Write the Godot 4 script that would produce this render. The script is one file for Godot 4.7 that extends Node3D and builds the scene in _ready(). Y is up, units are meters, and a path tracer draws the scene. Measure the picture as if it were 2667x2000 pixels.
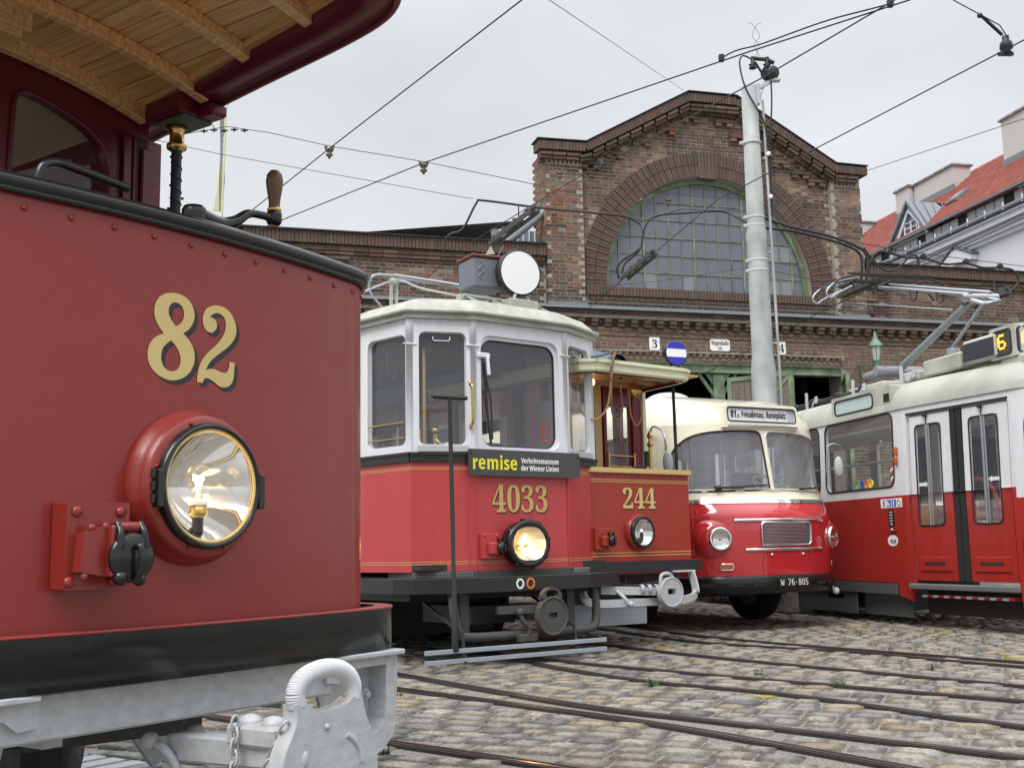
extends Node3D

const EYE := 1.02
var M := {}
var taken := {}
var rng := RandomNumberGenerator.new()
var cam_basis := Basis()
var orange_peel: NoiseTexture2D
var fine_grain: NoiseTexture2D
var mottled: NoiseTexture2D

# ---------------------------------------------------------------- naming
func numbered(called: String) -> String:
	var n: int = taken.get(called, 0)
	taken[called] = n + 1
	return called if n == 0 else "%s_%03d" % [called, n]

func tag(o: Node, label: String, category := "", group := "", kind := "") -> Node:
	if label != "": o.set_meta("label", label)
	if category != "": o.set_meta("category", category)
	if group != "": o.set_meta("group", group)
	if kind != "": o.set_meta("kind", kind)
	return o

func thing(called: String, label: String, category: String, at := Vector3.ZERO, turn := 0.0, group := "") -> Node3D:
	var o := Node3D.new()
	o.name = numbered(called)
	add_child(o, true)
	o.position = at
	o.rotation.y = deg_to_rad(turn)
	tag(o, label, category, group)
	return o

func node_mesh(called: String, mesh: Mesh, m: Material, parent: Node) -> MeshInstance3D:
	var o := MeshInstance3D.new()
	o.name = numbered(called) if parent == self else called
	o.mesh = mesh
	if m: o.material_override = m
	parent.add_child(o, true)
	return o

func part(called: String, s: SurfaceTool, m: Material, parent: Node, label := "") -> MeshInstance3D:
	s.generate_normals()
	var o := node_mesh(called, s.commit(), m, parent)
	if label != "": o.set_meta("label", label)
	return o

func one(called: String, s: SurfaceTool, m: Material, label: String, category: String, group := "") -> MeshInstance3D:
	var o := part(called, s, m, self)
	tag(o, label, category, group)
	return o

func struct(called: String, s: SurfaceTool, m: Material) -> MeshInstance3D:
	var o := part(called, s, m, self)
	o.set_meta("kind", "structure")
	return o

# ---------------------------------------------------------------- mesh building
func ST() -> SurfaceTool:
	var s := SurfaceTool.new()
	s.begin(Mesh.PRIMITIVE_TRIANGLES)
	s.set_smooth_group(-1)
	return s

func tri(s: SurfaceTool, a: Vector3, b: Vector3, c: Vector3) -> void:
	s.add_vertex(a); s.add_vertex(c); s.add_vertex(b)

func quad(s: SurfaceTool, a: Vector3, b: Vector3, c: Vector3, d: Vector3) -> void:
	tri(s, a, b, c); tri(s, a, c, d)

func box(s: SurfaceTool, c: Vector3, size: Vector3, bev := 0.0, bs := Basis()) -> void:
	var h := size * 0.5
	var e := minf(bev, minf(h.x, minf(h.y, h.z)) * 0.9)
	s.set_smooth_group(-1)
	var ax := [Vector3.RIGHT, Vector3.UP, Vector3.BACK]
	for k in 3:
		for sg in [-1.0, 1.0]:
			var n: Vector3 = ax[k] * sg
			var u: Vector3 = ax[(k + 1) % 3]
			var v: Vector3 = ax[(k + 2) % 3] * sg
			var hu: float = h[(k + 1) % 3] - e
			var hv: float = h[(k + 2) % 3] - e
			var o: Vector3 = n * h[k]
			quad(s, c + bs * (o - u * hu - v * hv), c + bs * (o + u * hu - v * hv), c + bs * (o + u * hu + v * hv), c + bs * (o - u * hu + v * hv))
			if e > 0.0:
				var n2: Vector3 = ax[(k + 1) % 3]
				for s2 in [-1.0, 1.0]:
					# edge between face (k,sg) and face (k+1,s2), along axis k+2
					var w: Vector3 = ax[(k + 2) % 3]
					var hw: float = h[(k + 2) % 3] - e
					var p: Vector3 = n * h[k] + n2 * s2 * hu
					var q: Vector3 = n * (h[k] - e) + n2 * s2 * h[(k + 1) % 3]
					if sg * s2 > 0: quad(s, c + bs * (p - w * hw), c + bs * (q - w * hw), c + bs * (q + w * hw), c + bs * (p + w * hw))
					else: quad(s, c + bs * (q - w * hw), c + bs * (p - w * hw), c + bs * (p + w * hw), c + bs * (q + w * hw))
	if e > 0.0:
		for x in [-1.0, 1.0]:
			for y in [-1.0, 1.0]:
				for z in [-1.0, 1.0]:
					var a := Vector3(x * h.x, y * (h.y - e), z * (h.z - e))
					var b := Vector3(x * (h.x - e), y * h.y, z * (h.z - e))
					var d := Vector3(x * (h.x - e), y * (h.y - e), z * h.z)
					if x * y * z > 0: tri(s, c + bs * a, c + bs * b, c + bs * d)
					else: tri(s, c + bs * a, c + bs * d, c + bs * b)

func bar(s: SurfaceTool, a: Vector3, b: Vector3, wide: float, tall: float, up := Vector3.UP, bev := 0.0) -> void:
	var z := (b - a).normalized()
	var x := up.cross(z).normalized() if absf(up.dot(z)) < 0.99 else Vector3.RIGHT
	box(s, (a + b) * 0.5, Vector3(wide, tall, a.distance_to(b)), bev, Basis(x, z.cross(x), z))

func tube(s: SurfaceTool, pts: Array, rad, seg := 8, caps := true, closed := false) -> void:
	var n := pts.size()
	var rings := []
	var side := Vector3.ZERO
	for i in n:
		var t: Vector3
		if closed: t = (pts[(i + 1) % n] - pts[(i - 1 + n) % n]).normalized()
		else: t = (pts[mini(i + 1, n - 1)] - pts[maxi(i - 1, 0)]).normalized()
		if side == Vector3.ZERO:
			side = (Vector3.UP if absf(t.y) < 0.9 else Vector3.RIGHT).cross(t).normalized()
		else:
			side = (side - t * side.dot(t)).normalized()
		var up := t.cross(side)
		var r: float = rad[i] if rad is Array else rad
		var ring := []
		for k in seg:
			var a := TAU * k / seg
			ring.append(pts[i] + (side * cos(a) + up * sin(a)) * r)
		rings.append(ring)
	s.set_smooth_group(1)
	for i in (n if closed else n - 1):
		var p: Array = rings[i]
		var q: Array = rings[(i + 1) % n]
		for k in seg:
			var k2 := (k + 1) % seg
			quad(s, p[k], p[k2], q[k2], q[k])
	s.set_smooth_group(-1)
	if caps and not closed:
		for k in range(1, seg - 1):
			tri(s, rings[0][0], rings[0][k + 1], rings[0][k])
			tri(s, rings[n - 1][0], rings[n - 1][k], rings[n - 1][k + 1])

func rod(s: SurfaceTool, a: Vector3, b: Vector3, r: float, seg := 8) -> void:
	tube(s, [a, b], r, seg)

func lathe(s: SurfaceTool, xf: Transform3D, prof: Array, seg := 24, smooth := true, sx := 1.0, sy := 1.0) -> void:
	# profile of (radius, height along local z), walked from the base outwards
	s.set_smooth_group(2 if smooth else -1)
	for i in prof.size() - 1:
		var p: Vector2 = prof[i]
		var q: Vector2 = prof[i + 1]
		for k in seg:
			var a := TAU * k / seg
			var b := TAU * (k + 1) / seg
			var A := xf * Vector3(cos(a) * p.x * sx, sin(a) * p.x * sy, p.y)
			var B := xf * Vector3(cos(b) * p.x * sx, sin(b) * p.x * sy, p.y)
			var C := xf * Vector3(cos(b) * q.x * sx, sin(b) * q.x * sy, q.y)
			var D := xf * Vector3(cos(a) * q.x * sx, sin(a) * q.x * sy, q.y)
			if p.x < 1e-5: tri(s, A, C, D)
			elif q.x < 1e-5: tri(s, A, B, C)
			else: quad(s, A, B, C, D)
	s.set_smooth_group(-1)

func ball(s: SurfaceTool, c: Vector3, r: float, seg := 12, squash := Vector3.ONE, bs := Basis()) -> void:
	var prof := []
	for i in seg / 2 + 1:
		var a := -PI / 2 + PI * i / (seg / 2)
		prof.append(Vector2(maxf(cos(a), 0.0) * r, sin(a) * r))
	lathe(s, Transform3D(bs * Basis.from_scale(squash), c), prof, seg)

func sheet(s: SurfaceTool, rows: Array, smooth := true) -> void:
	# rows of points; row direction x column direction = outward side
	s.set_smooth_group(3 if smooth else -1)
	for i in rows.size() - 1:
		for j in rows[i].size() - 1:
			quad(s, rows[i][j], rows[i][j + 1], rows[i + 1][j + 1], rows[i + 1][j])
	s.set_smooth_group(-1)

func flat_map(u: float, v: float, w: float) -> Vector3:
	return Vector3(u, v, w)

func rrect(x0: float, y0: float, x1: float, y1: float, r: float, n := 4) -> PackedVector2Array:
	var p := PackedVector2Array()
	if r <= 0.0:
		return PackedVector2Array([Vector2(x0, y0), Vector2(x1, y0), Vector2(x1, y1), Vector2(x0, y1)])
	for c in [[x1 - r, y0 + r, -PI / 2], [x1 - r, y1 - r, 0.0], [x0 + r, y1 - r, PI / 2], [x0 + r, y0 + r, PI]]:
		for i in n + 1:
			var a: float = c[2] + PI / 2 * i / n
			p.append(Vector2(c[0] + cos(a) * r, c[1] + sin(a) * r))
	return p

func ellipse(cx: float, cy: float, rx: float, ry: float, n := 24, power := 2.0) -> PackedVector2Array:
	var p := PackedVector2Array()
	for i in n:
		var a := TAU * i / n
		var c := cos(a)
		var d := sin(a)
		p.append(Vector2(cx + rx * signf(c) * pow(absf(c), 2.0 / power), cy + ry * signf(d) * pow(absf(d), 2.0 / power)))
	return p

func vecs(flat: Array) -> PackedVector2Array:
	var p := PackedVector2Array()
	for i in range(0, flat.size(), 2): p.append(Vector2(flat[i], flat[i + 1]))
	return p

func plate(s: SurfaceTool, outer: PackedVector2Array, holes := [], map: Callable = flat_map, t := 0.0, cuts := [], w0 := 0.0, smooth := false) -> void:
	# a sheet with holes, cut into slabs so that every piece is a simple polygon; map(u, v, w) lays it in space, w outwards
	var lo := Vector2(INF, INF)
	var hi := -lo
	for p in outer:
		lo = lo.min(p); hi = hi.max(p)
	var xs: Array = cuts.duplicate()
	for h in holes:
		var a := INF
		var b := -INF
		for p in h:
			a = minf(a, p.x); b = maxf(b, p.x)
		xs.append((a + b) * 0.5 + 0.00037)
	xs = xs.filter(func(x): return x > lo.x + 1e-4 and x < hi.x - 1e-4)
	xs.sort()
	xs.push_front(lo.x - 0.01); xs.append(hi.x + 0.01)
	for i in xs.size() - 1:
		if xs[i + 1] - xs[i] < 1e-5: continue
		var slab := rrect(xs[i], lo.y - 0.01, xs[i + 1], hi.y + 0.01, 0.0)
		var pieces: Array = Geometry2D.intersect_polygons(outer, slab)
		for h in holes:
			var nxt := []
			for p in pieces: nxt.append_array(Geometry2D.clip_polygons(p, h))
			pieces = nxt
		for p in pieces:
			if Geometry2D.is_polygon_clockwise(p): p.reverse()
			var ix := Geometry2D.triangulate_polygon(p)
			s.set_smooth_group(4 if smooth else -1)
			for k in range(0, ix.size(), 3):
				var a: Vector2 = p[ix[k]]
				var b: Vector2 = p[ix[k + 1]]
				var c: Vector2 = p[ix[k + 2]]
				if (b - a).cross(c - a) < 0:
					var d := b
					b = c; c = d
				tri(s, map.call(a.x, a.y, w0), map.call(b.x, b.y, w0), map.call(c.x, c.y, w0))
				if t > 0: tri(s, map.call(a.x, a.y, w0 - t), map.call(c.x, c.y, w0 - t), map.call(b.x, b.y, w0 - t))
	s.set_smooth_group(-1)
	if t > 0:
		for k in holes.size() + 1:
			var q: PackedVector2Array = outer if k == 0 else holes[k - 1]
			var cw := Geometry2D.is_polygon_clockwise(q)
			for i in q.size():
				var a: Vector2 = q[i]
				var b: Vector2 = q[(i + 1) % q.size()]
				var n := maxi(1, int(ceil(absf(b.x - a.x) / 0.12))) if cuts.size() else 1
				for j in n:
					var c := a.lerp(b, float(j) / n)
					var d := a.lerp(b, float(j + 1) / n)
					if k > 0 and not Geometry2D.is_point_in_polygon(c.lerp(d, 0.5), outer): continue
					if cw == (k == 0): quad(s, map.call(c.x, c.y, w0), map.call(d.x, d.y, w0), map.call(d.x, d.y, w0 - t), map.call(c.x, c.y, w0 - t))
					else: quad(s, map.call(d.x, d.y, w0), map.call(c.x, c.y, w0), map.call(c.x, c.y, w0 - t), map.call(d.x, d.y, w0 - t))

func every(a: float, b: float, step: float) -> Array:
	var r := []
	var n := maxi(1, int(round((b - a) / step)))
	for i in range(1, n): r.append(a + (b - a) * i / n)
	return r

func outline(poly: PackedVector2Array, map: Callable, w: float) -> Array:
	var r := []
	for p in poly: r.append(map.call(p.x, p.y, w))
	return r

func lettering(called: String, words: String, font: String, bold: bool, w: float, h: float, m: Material, parent: Node, at: Vector3, turn := Basis(), depth := 0.004) -> MeshInstance3D:
	var f := SystemFont.new()
	f.font_names = PackedStringArray([font])
	f.font_weight = 700 if bold else 400
	var t := TextMesh.new()
	t.text = words
	t.font = f
	t.font_size = 48
	t.pixel_size = 0.01
	t.depth = 0.1
	t.curve_step = 1.0
	var bb := t.get_aabb()
	var o := MeshInstance3D.new()
	o.name = called
	o.mesh = t
	o.material_override = m
	var sc := Vector3(w / maxf(bb.size.x, 0.001), h / maxf(bb.size.y, 0.001), depth / 0.1)
	var c := bb.get_center()
	o.transform = Transform3D(turn * Basis.from_scale(sc), at - turn * Vector3(c.x * sc.x, c.y * sc.y, 0))
	parent.add_child(o, true)
	return o

# ---------------------------------------------------------------- materials (linear base colours)
func mt(key: String, r: float, g: float, b: float, rough := 0.6, metal := 0.0, spec := 0.5) -> StandardMaterial3D:
	var m := StandardMaterial3D.new()
	m.resource_name = key
	m.albedo_color = Color(r, g, b).linear_to_srgb()
	m.roughness = rough
	m.metallic = metal
	m.metallic_specular = spec
	M[key] = m
	return m

func noise_tex(seed_: int, freq: float, octaves: int, lo: Color, hi: Color, size := 512, normal := false, bump := 4.0) -> NoiseTexture2D:
	var n := FastNoiseLite.new()
	n.seed = seed_
	n.frequency = freq
	n.fractal_octaves = octaves
	n.noise_type = FastNoiseLite.TYPE_SIMPLEX_SMOOTH
	var t := NoiseTexture2D.new()
	t.width = size; t.height = size
	t.seamless = true
	t.noise = n
	if normal:
		t.as_normal_map = true
		t.bump_strength = bump
	else:
		var g := Gradient.new()
		g.set_color(0, lo); g.set_color(1, hi)
		t.color_ramp = g
	return t

func grained(m: StandardMaterial3D, t: Texture2D, scale: float) -> StandardMaterial3D:
	m.albedo_texture = t
	m.uv1_triplanar = true
	m.uv1_world_triplanar = true
	m.uv1_scale = Vector3.ONE * scale
	return m

func streaked(m: StandardMaterial3D, seed_: int, lo: float) -> StandardMaterial3D:
	# faint runs and dust on old paint, drawn out downwards
	grained(m, noise_tex(seed_, 0.02, 5, Color(lo, lo, lo * 0.99), Color(1, 1, 1)), 1.0)
	m.uv1_scale = Vector3(1.1, 0.16, 1.1)
	return m

func bumped(m: StandardMaterial3D, t: Texture2D, scale: float, amount: float) -> StandardMaterial3D:
	m.normal_enabled = true
	m.normal_texture = t
	m.normal_scale = amount
	m.uv1_triplanar = true
	m.uv1_world_triplanar = true
	m.uv1_scale = Vector3.ONE * scale
	return m

func glass(key: String, alpha: float, r := 0.05, g := 0.06, b := 0.06) -> StandardMaterial3D:
	var m := mt(key, r, g, b, 0.02)
	m.transparency = BaseMaterial3D.TRANSPARENCY_ALPHA
	m.albedo_color.a = alpha
	return m

func glow(key: String, r: float, g: float, b: float, e: float) -> StandardMaterial3D:
	var m := mt(key, r, g, b, 0.4)
	m.emission_enabled = true
	m.emission = Color(r, g, b).linear_to_srgb()
	m.emission_energy_multiplier = e
	return m

func make_materials() -> void:
	fine_grain = noise_tex(3, 0.03, 5, Color(0.66, 0.66, 0.66), Color(1, 1, 1))
	mottled = noise_tex(5, 0.008, 5, Color(0.55, 0.55, 0.56), Color(1, 1, 1))
	orange_peel = noise_tex(7, 0.02, 3, Color.BLACK, Color.WHITE, 512, true, 3.0)
	bumped(mt("red_82", 0.235, 0.024, 0.018, 0.55, 0.0, 0.4), noise_tex(8, 0.05, 3, Color.BLACK, Color.WHITE, 1024, true, 3.0), 2.6, 0.22)
	M.red_82.roughness_texture = noise_tex(9, 0.006, 4, Color(0.5, 0.5, 0.5), Color(0.95, 0.95, 0.95))
	M.red_82.clearcoat_enabled = true; M.red_82.clearcoat = 0.45; M.red_82.clearcoat_roughness = 0.16
	mt("maroon", 0.11, 0.009, 0.02, 0.32)
	mt("black_gloss", 0.012, 0.012, 0.013, 0.2)
	bumped(mt("black_paint", 0.016, 0.016, 0.018, 0.42), orange_peel, 3.0, 0.25)
	mt("black_iron", 0.02, 0.02, 0.022, 0.5)
	mt("gold", 0.52, 0.38, 0.13, 0.45)
	mt("gold_pale", 0.60, 0.46, 0.18, 0.4)
	mt("gold_line", 0.55, 0.36, 0.12, 0.5)
	mt("letter_shade", 0.02, 0.018, 0.022, 0.5)
	mt("brass", 0.62, 0.42, 0.14, 0.25, 1.0)
	mt("chrome", 0.82, 0.82, 0.84, 0.09, 1.0)
	mt("steel", 0.42, 0.43, 0.45, 0.35, 0.9)
	grained(mt("white_cast", 0.52, 0.54, 0.57, 0.42), noise_tex(13, 0.02, 6, Color(0.84, 0.835, 0.82), Color(1, 1, 1)), 1.2)
	bumped(M.white_cast, orange_peel, 2.6, 0.35)
	mt("rope_white", 0.58, 0.59, 0.61, 0.75)
	streaked(mt("red_4033", 0.50, 0.052, 0.058, 0.42), 15, 0.94)
	streaked(mt("white_paint", 0.76, 0.77, 0.82, 0.4), 25, 0.93)
	grained(mt("roof_canvas", 0.54, 0.54, 0.49, 0.8), noise_tex(17, 0.01, 5, Color(0.72, 0.72, 0.7), Color(1, 1, 1)), 0.8)
	streaked(mt("red_244", 0.35, 0.034, 0.018, 0.38), 19, 0.93)
	mt("cream_green", 0.72, 0.74, 0.50, 0.45)
	mt("ochre", 0.62, 0.42, 0.17, 0.4)
	mt("wine", 0.17, 0.012, 0.024, 0.35)
	mt("bus_red", 0.50, 0.026, 0.032, 0.12)
	M.bus_red.clearcoat_enabled = true; M.bus_red.clearcoat = 1.0; M.bus_red.clearcoat_roughness = 0.03
	mt("bus_cream", 0.80, 0.76, 0.60, 0.16)
	M.bus_cream.clearcoat_enabled = true; M.bus_cream.clearcoat = 0.7; M.bus_cream.clearcoat_roughness = 0.05
	streaked(mt("red_modern", 0.40, 0.027, 0.021, 0.38), 21, 0.88)
	streaked(mt("white_modern", 0.74, 0.75, 0.79, 0.38), 27, 0.92)
	grained(mt("roof_modern", 0.56, 0.56, 0.51, 0.5), noise_tex(23, 0.006, 5, Color(0.78, 0.78, 0.76), Color(1, 1, 1)), 0.5)
	mt("rubber", 0.016, 0.016, 0.017, 0.7)
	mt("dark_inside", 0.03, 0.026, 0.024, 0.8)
	mt("grey_metal", 0.22, 0.24, 0.26, 0.5)
	mt("grey_paint", 0.30, 0.33, 0.37, 0.5)
	mt("light_grey", 0.46, 0.47, 0.49, 0.55)
	grained(mt("dirty_iron", 0.10, 0.095, 0.088, 0.75), fine_grain, 3.0)
	mt("sign_grey", 0.055, 0.056, 0.056, 0.45)
	mt("sign_yellow", 0.82, 0.74, 0.03, 0.5)
	mt("sign_white", 0.85, 0.85, 0.85, 0.5)
	mt("print_black", 0.015, 0.015, 0.016, 0.5)
	mt("blue_disc", 0.03, 0.025, 0.42, 0.3)
	mt("amber", 0.42, 0.11, 0.012, 0.2)
	mt("orange", 0.75, 0.20, 0.03, 0.5)
	mt("red_bright", 0.55, 0.04, 0.03, 0.4)
	mt("yellow", 0.7, 0.55, 0.06, 0.6)
	mt("sign_blue", 0.04, 0.10, 0.45, 0.4)
	mt("green_paint", 0.20, 0.33, 0.17, 0.55)
	mt("green_dark", 0.06, 0.10, 0.065, 0.6)
	grained(mt("green_old", 0.27, 0.37, 0.22, 0.65), mottled, 0.6)
	mt("zinc", 0.20, 0.215, 0.235, 0.5, 0.3)
	mt("window_pane", 0.15, 0.155, 0.195, 0.14)
	mt("window_pane_pale", 0.22, 0.23, 0.26, 0.2)
	grained(mt("mortar", 0.50, 0.45, 0.385, 0.95), fine_grain, 1.0)
	grained(mt("brick", 1, 1, 1, 0.9), noise_tex(31, 0.05, 4, Color(0.62, 0.62, 0.62), Color(1, 1, 1)), 1.4)
	M.brick.vertex_color_use_as_albedo = true
	grained(mt("cobble", 1, 1, 1, 0.62), noise_tex(33, 0.035, 5, Color(0.58, 0.57, 0.56), Color(1, 1, 1)), 1.7)
	M.cobble.vertex_color_use_as_albedo = true
	bumped(M.cobble, noise_tex(35, 0.03, 5, Color.BLACK, Color.WHITE, 512, true, 4.0), 1.7, 0.5)
	grained(mt("grit", 0.34, 0.32, 0.285, 0.95), noise_tex(37, 0.12, 4, Color(0.45, 0.44, 0.43), Color(1, 1, 1)), 0.9)
	grained(mt("rail_steel", 0.085, 0.076, 0.074, 0.42, 0.5), fine_grain, 2.0)
	mt("rail_shine", 0.30, 0.29, 0.29, 0.25, 0.9)
	mt("groove", 0.02, 0.017, 0.015, 0.9)
	grained(mt("pole_paint", 0.52, 0.545, 0.54, 0.6), noise_tex(39, 0.006, 5, Color(0.7, 0.71, 0.7), Color(1, 1, 1)), 0.45)
	mt("cable", 0.012, 0.012, 0.014, 0.5)
	mt("porcelain", 0.105, 0.085, 0.055, 0.3)
	mt("tile", 1, 1, 1, 0.8)
	M.tile.vertex_color_use_as_albedo = true
	mt("plaster_white", 0.74, 0.75, 0.79, 0.9)
	mt("plaster_grey", 0.50, 0.50, 0.49, 0.9)
	grained(mt("concrete", 0.40, 0.39, 0.36, 0.9), mottled, 0.7)
	mt("moss", 0.06, 0.10, 0.03, 0.9)
	mt("yellow_mark", 0.50, 0.38, 0.06, 0.9)
	mt("fabric_flag", 0.62, 0.62, 0.36, 0.8)
	mt("fabric_black", 0.20, 0.20, 0.22, 0.8)
	glass("glass", 0.08)
	glass("glass_faint_sheen", 0.16, 0.30, 0.32, 0.36)  # faint pale colour stands in for reflections on the side and tram panes
	M.glass_faint_sheen.metallic_specular = 0.72
	glass("glass_milky_sheen", 0.30, 0.42, 0.44, 0.50)  # milky base colour painted in place of bright windscreen reflections
	M.glass_milky_sheen.metallic_specular = 0.72
	var w := noise_tex(41, 0.012, 4, Color(0.80, 0.74, 0.66), Color(1, 1, 1))
	for k in 4:
		grained(mt("wood_%d" % k, 0.78 + 0.05 * (k - 1.5), 0.50 + 0.025 * (k - 1.5), 0.24 + 0.01 * (k - 1.5), 0.42), w, 1.0)
		M["wood_%d" % k].uv1_world_triplanar = false
		M["wood_%d" % k].uv1_scale = Vector3(7.0, 7.0, 0.35)
	grained(mt("wood_dark", 0.15, 0.08, 0.042, 0.4), w, 2.0)
	grained(mt("wood_grey", 0.20, 0.185, 0.165, 0.8), w, 2.0)
	mt("wood_joint", 0.07, 0.035, 0.013, 0.8)
	mt("reflector", 0.9, 0.88, 0.84, 0.05, 1.0)
	glow("filament", 1.0, 0.72, 0.36, 40.0)
	glow("filament_dim", 1.0, 0.74, 0.40, 12.0)
	glow("lamp_soft", 1.0, 0.74, 0.42, 6.0)
	glow("led", 1.0, 0.42, 0.03, 1.7)
	mt("reflector_warm", 0.93, 0.87, 0.73, 0.18, 1.0)

# ---------------------------------------------------------------- camera, sky, light
func make_view() -> void:
	var th := atan(427.0 / 2950.0)
	cam_basis = Basis(Vector3.RIGHT, th) * Basis(Vector3.BACK, -0.0192)
	var c := Camera3D.new()
	c.name = "camera"
	c.transform = Transform3D(cam_basis, Vector3(0, EYE, 0))
	c.fov = rad_to_deg(2.0 * atan(1000.0 / 2950.0))
	c.near = 0.05
	c.far = 1500.0
	add_child(c)
	c.current = true
	var n := FastNoiseLite.new()
	n.seed = 11
	n.frequency = 1.3
	n.fractal_octaves = 5
	n.noise_type = FastNoiseLite.TYPE_SIMPLEX_SMOOTH
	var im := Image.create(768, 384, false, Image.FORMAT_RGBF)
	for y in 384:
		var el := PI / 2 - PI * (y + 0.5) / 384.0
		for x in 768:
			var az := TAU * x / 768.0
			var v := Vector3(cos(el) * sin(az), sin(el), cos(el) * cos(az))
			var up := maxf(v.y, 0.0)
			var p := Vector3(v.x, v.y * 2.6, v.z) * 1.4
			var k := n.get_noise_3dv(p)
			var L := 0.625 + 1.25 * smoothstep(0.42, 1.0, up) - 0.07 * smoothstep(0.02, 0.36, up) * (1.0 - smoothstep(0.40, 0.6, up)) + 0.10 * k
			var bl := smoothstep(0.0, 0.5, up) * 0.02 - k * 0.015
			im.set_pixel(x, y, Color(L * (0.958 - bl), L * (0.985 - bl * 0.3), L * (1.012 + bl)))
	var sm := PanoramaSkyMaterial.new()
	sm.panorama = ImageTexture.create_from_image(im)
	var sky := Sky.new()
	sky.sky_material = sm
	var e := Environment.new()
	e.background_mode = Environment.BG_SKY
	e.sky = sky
	e.tonemap_mode = Environment.TONE_MAPPER_LINEAR
	e.tonemap_exposure = 1.45
	e.sdfgi_enabled = true
	e.ssao_enabled = true
	e.ssil_enabled = true
	var we := WorldEnvironment.new()
	we.name = "surroundings"
	we.environment = e
	add_child(we)
	var sun := DirectionalLight3D.new()
	sun.name = "sun"
	sun.light_energy = 0.5
	sun.light_angular_distance = 30.0
	sun.light_color = Color(1.0, 0.98, 0.95)
	sun.shadow_enabled = true
	add_child(sun)
	sun.look_at_from_position(Vector3(-3, 9, 6), Vector3.ZERO)

# ---------------------------------------------------------------- ground
func in_view(p: Vector3) -> Vector2:
	var q := cam_basis.inverse() * (p - Vector3(0, EYE, 0))
	return Vector2(1333.5 + 2950.0 * q.x / -q.z, 1000.0 - 2950.0 * q.y / -q.z) if q.z < -0.1 else Vector2(-9999, -9999)

func cobble_mesh(seed_: int) -> ArrayMesh:
	var s := ST()
	var r := RandomNumberGenerator.new()
	r.seed = seed_
	var rows := []
	for i in 6:
		var row := []
		for j in 6:
			var lv := [-0.5, -0.47, -0.2, 0.2, 0.47, 0.5]
			var u: float = lv[j]
			var v: float = lv[i]
			var edge := i == 0 or j == 0 or i == 5 or j == 5
			if not edge:
				u += r.randf_range(-0.035, 0.035); v += r.randf_range(-0.035, 0.035)
			var e := pow(pow(absf(u) * 2, 4.0) + pow(absf(v) * 2, 4.0), 1.0 / 4.0)
			if e > 1.06:
				u *= 1.06 / e; v *= 1.06 / e
			var y := 0.004 - 0.012 * pow(maxf(absf(u), absf(v)) * 2, 6.0) + r.randf_range(-0.0025, 0.0025)
			row.append(Vector3(u, -0.06 if edge else y, v))
		rows.append(row)
	rows.reverse()
	sheet(s, rows)
	s.generate_normals()
	return s.commit()

const RAILS := [
	[[1.05, -16.4, 1.35, -15.42, 2.13, -12.91, 4.22, -9.67, 6.6, -6.5], "grooved rail farthest right, curving past the modern tram's doors"],
	[[0.6, -16.4, 1.02, -14.63, 1.87, -12.34, 3.15, -10.85, 3.93, -9.55, 6.1, -6.5], "grooved rail coming from beside the grey apron of tram 244"],
	[[0.1, -13.4, 0.87, -12.18, 1.94, -10.39, 3.53, -8.14, 5.2, -6.0], "grooved rail under the white bow of tram 244, next to last on the right"],
	[[-0.6, -11.9, 0.24, -10.72, 1.24, -9.52, 3.21, -7.4, 5.0, -5.6], "grooved rail from under the right end of tram 4033's grey slats"],
	[[-1.2, -12.4, -0.42, -11.44, 0.85, -9.04, 1.81, -7.98, 2.77, -6.42, 4.2, -4.6], "grooved rail from under the middle of tram 4033's grey slats"],
	[[-1.9, -11.0, -1.09, -9.82, 0.36, -7.66, 1.18, -6.79, 2.38, -5.53, 3.4, -4.4], "upper rail of the two that join in a frog between the trams"],
	[[-1.9, -9.7, -0.97, -8.76, -0.03, -7.72, 0.83, -6.72, 1.74, -5.37, 2.4, -4.3], "lower rail of the two that join in a frog between the trams"],
	[[-2.6, -8.0, -0.74, -6.34, 0.22, -5.48, 1.3, -4.4], "shiny grooved rail nearest the camera, beside the white coupler"],
]

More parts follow.
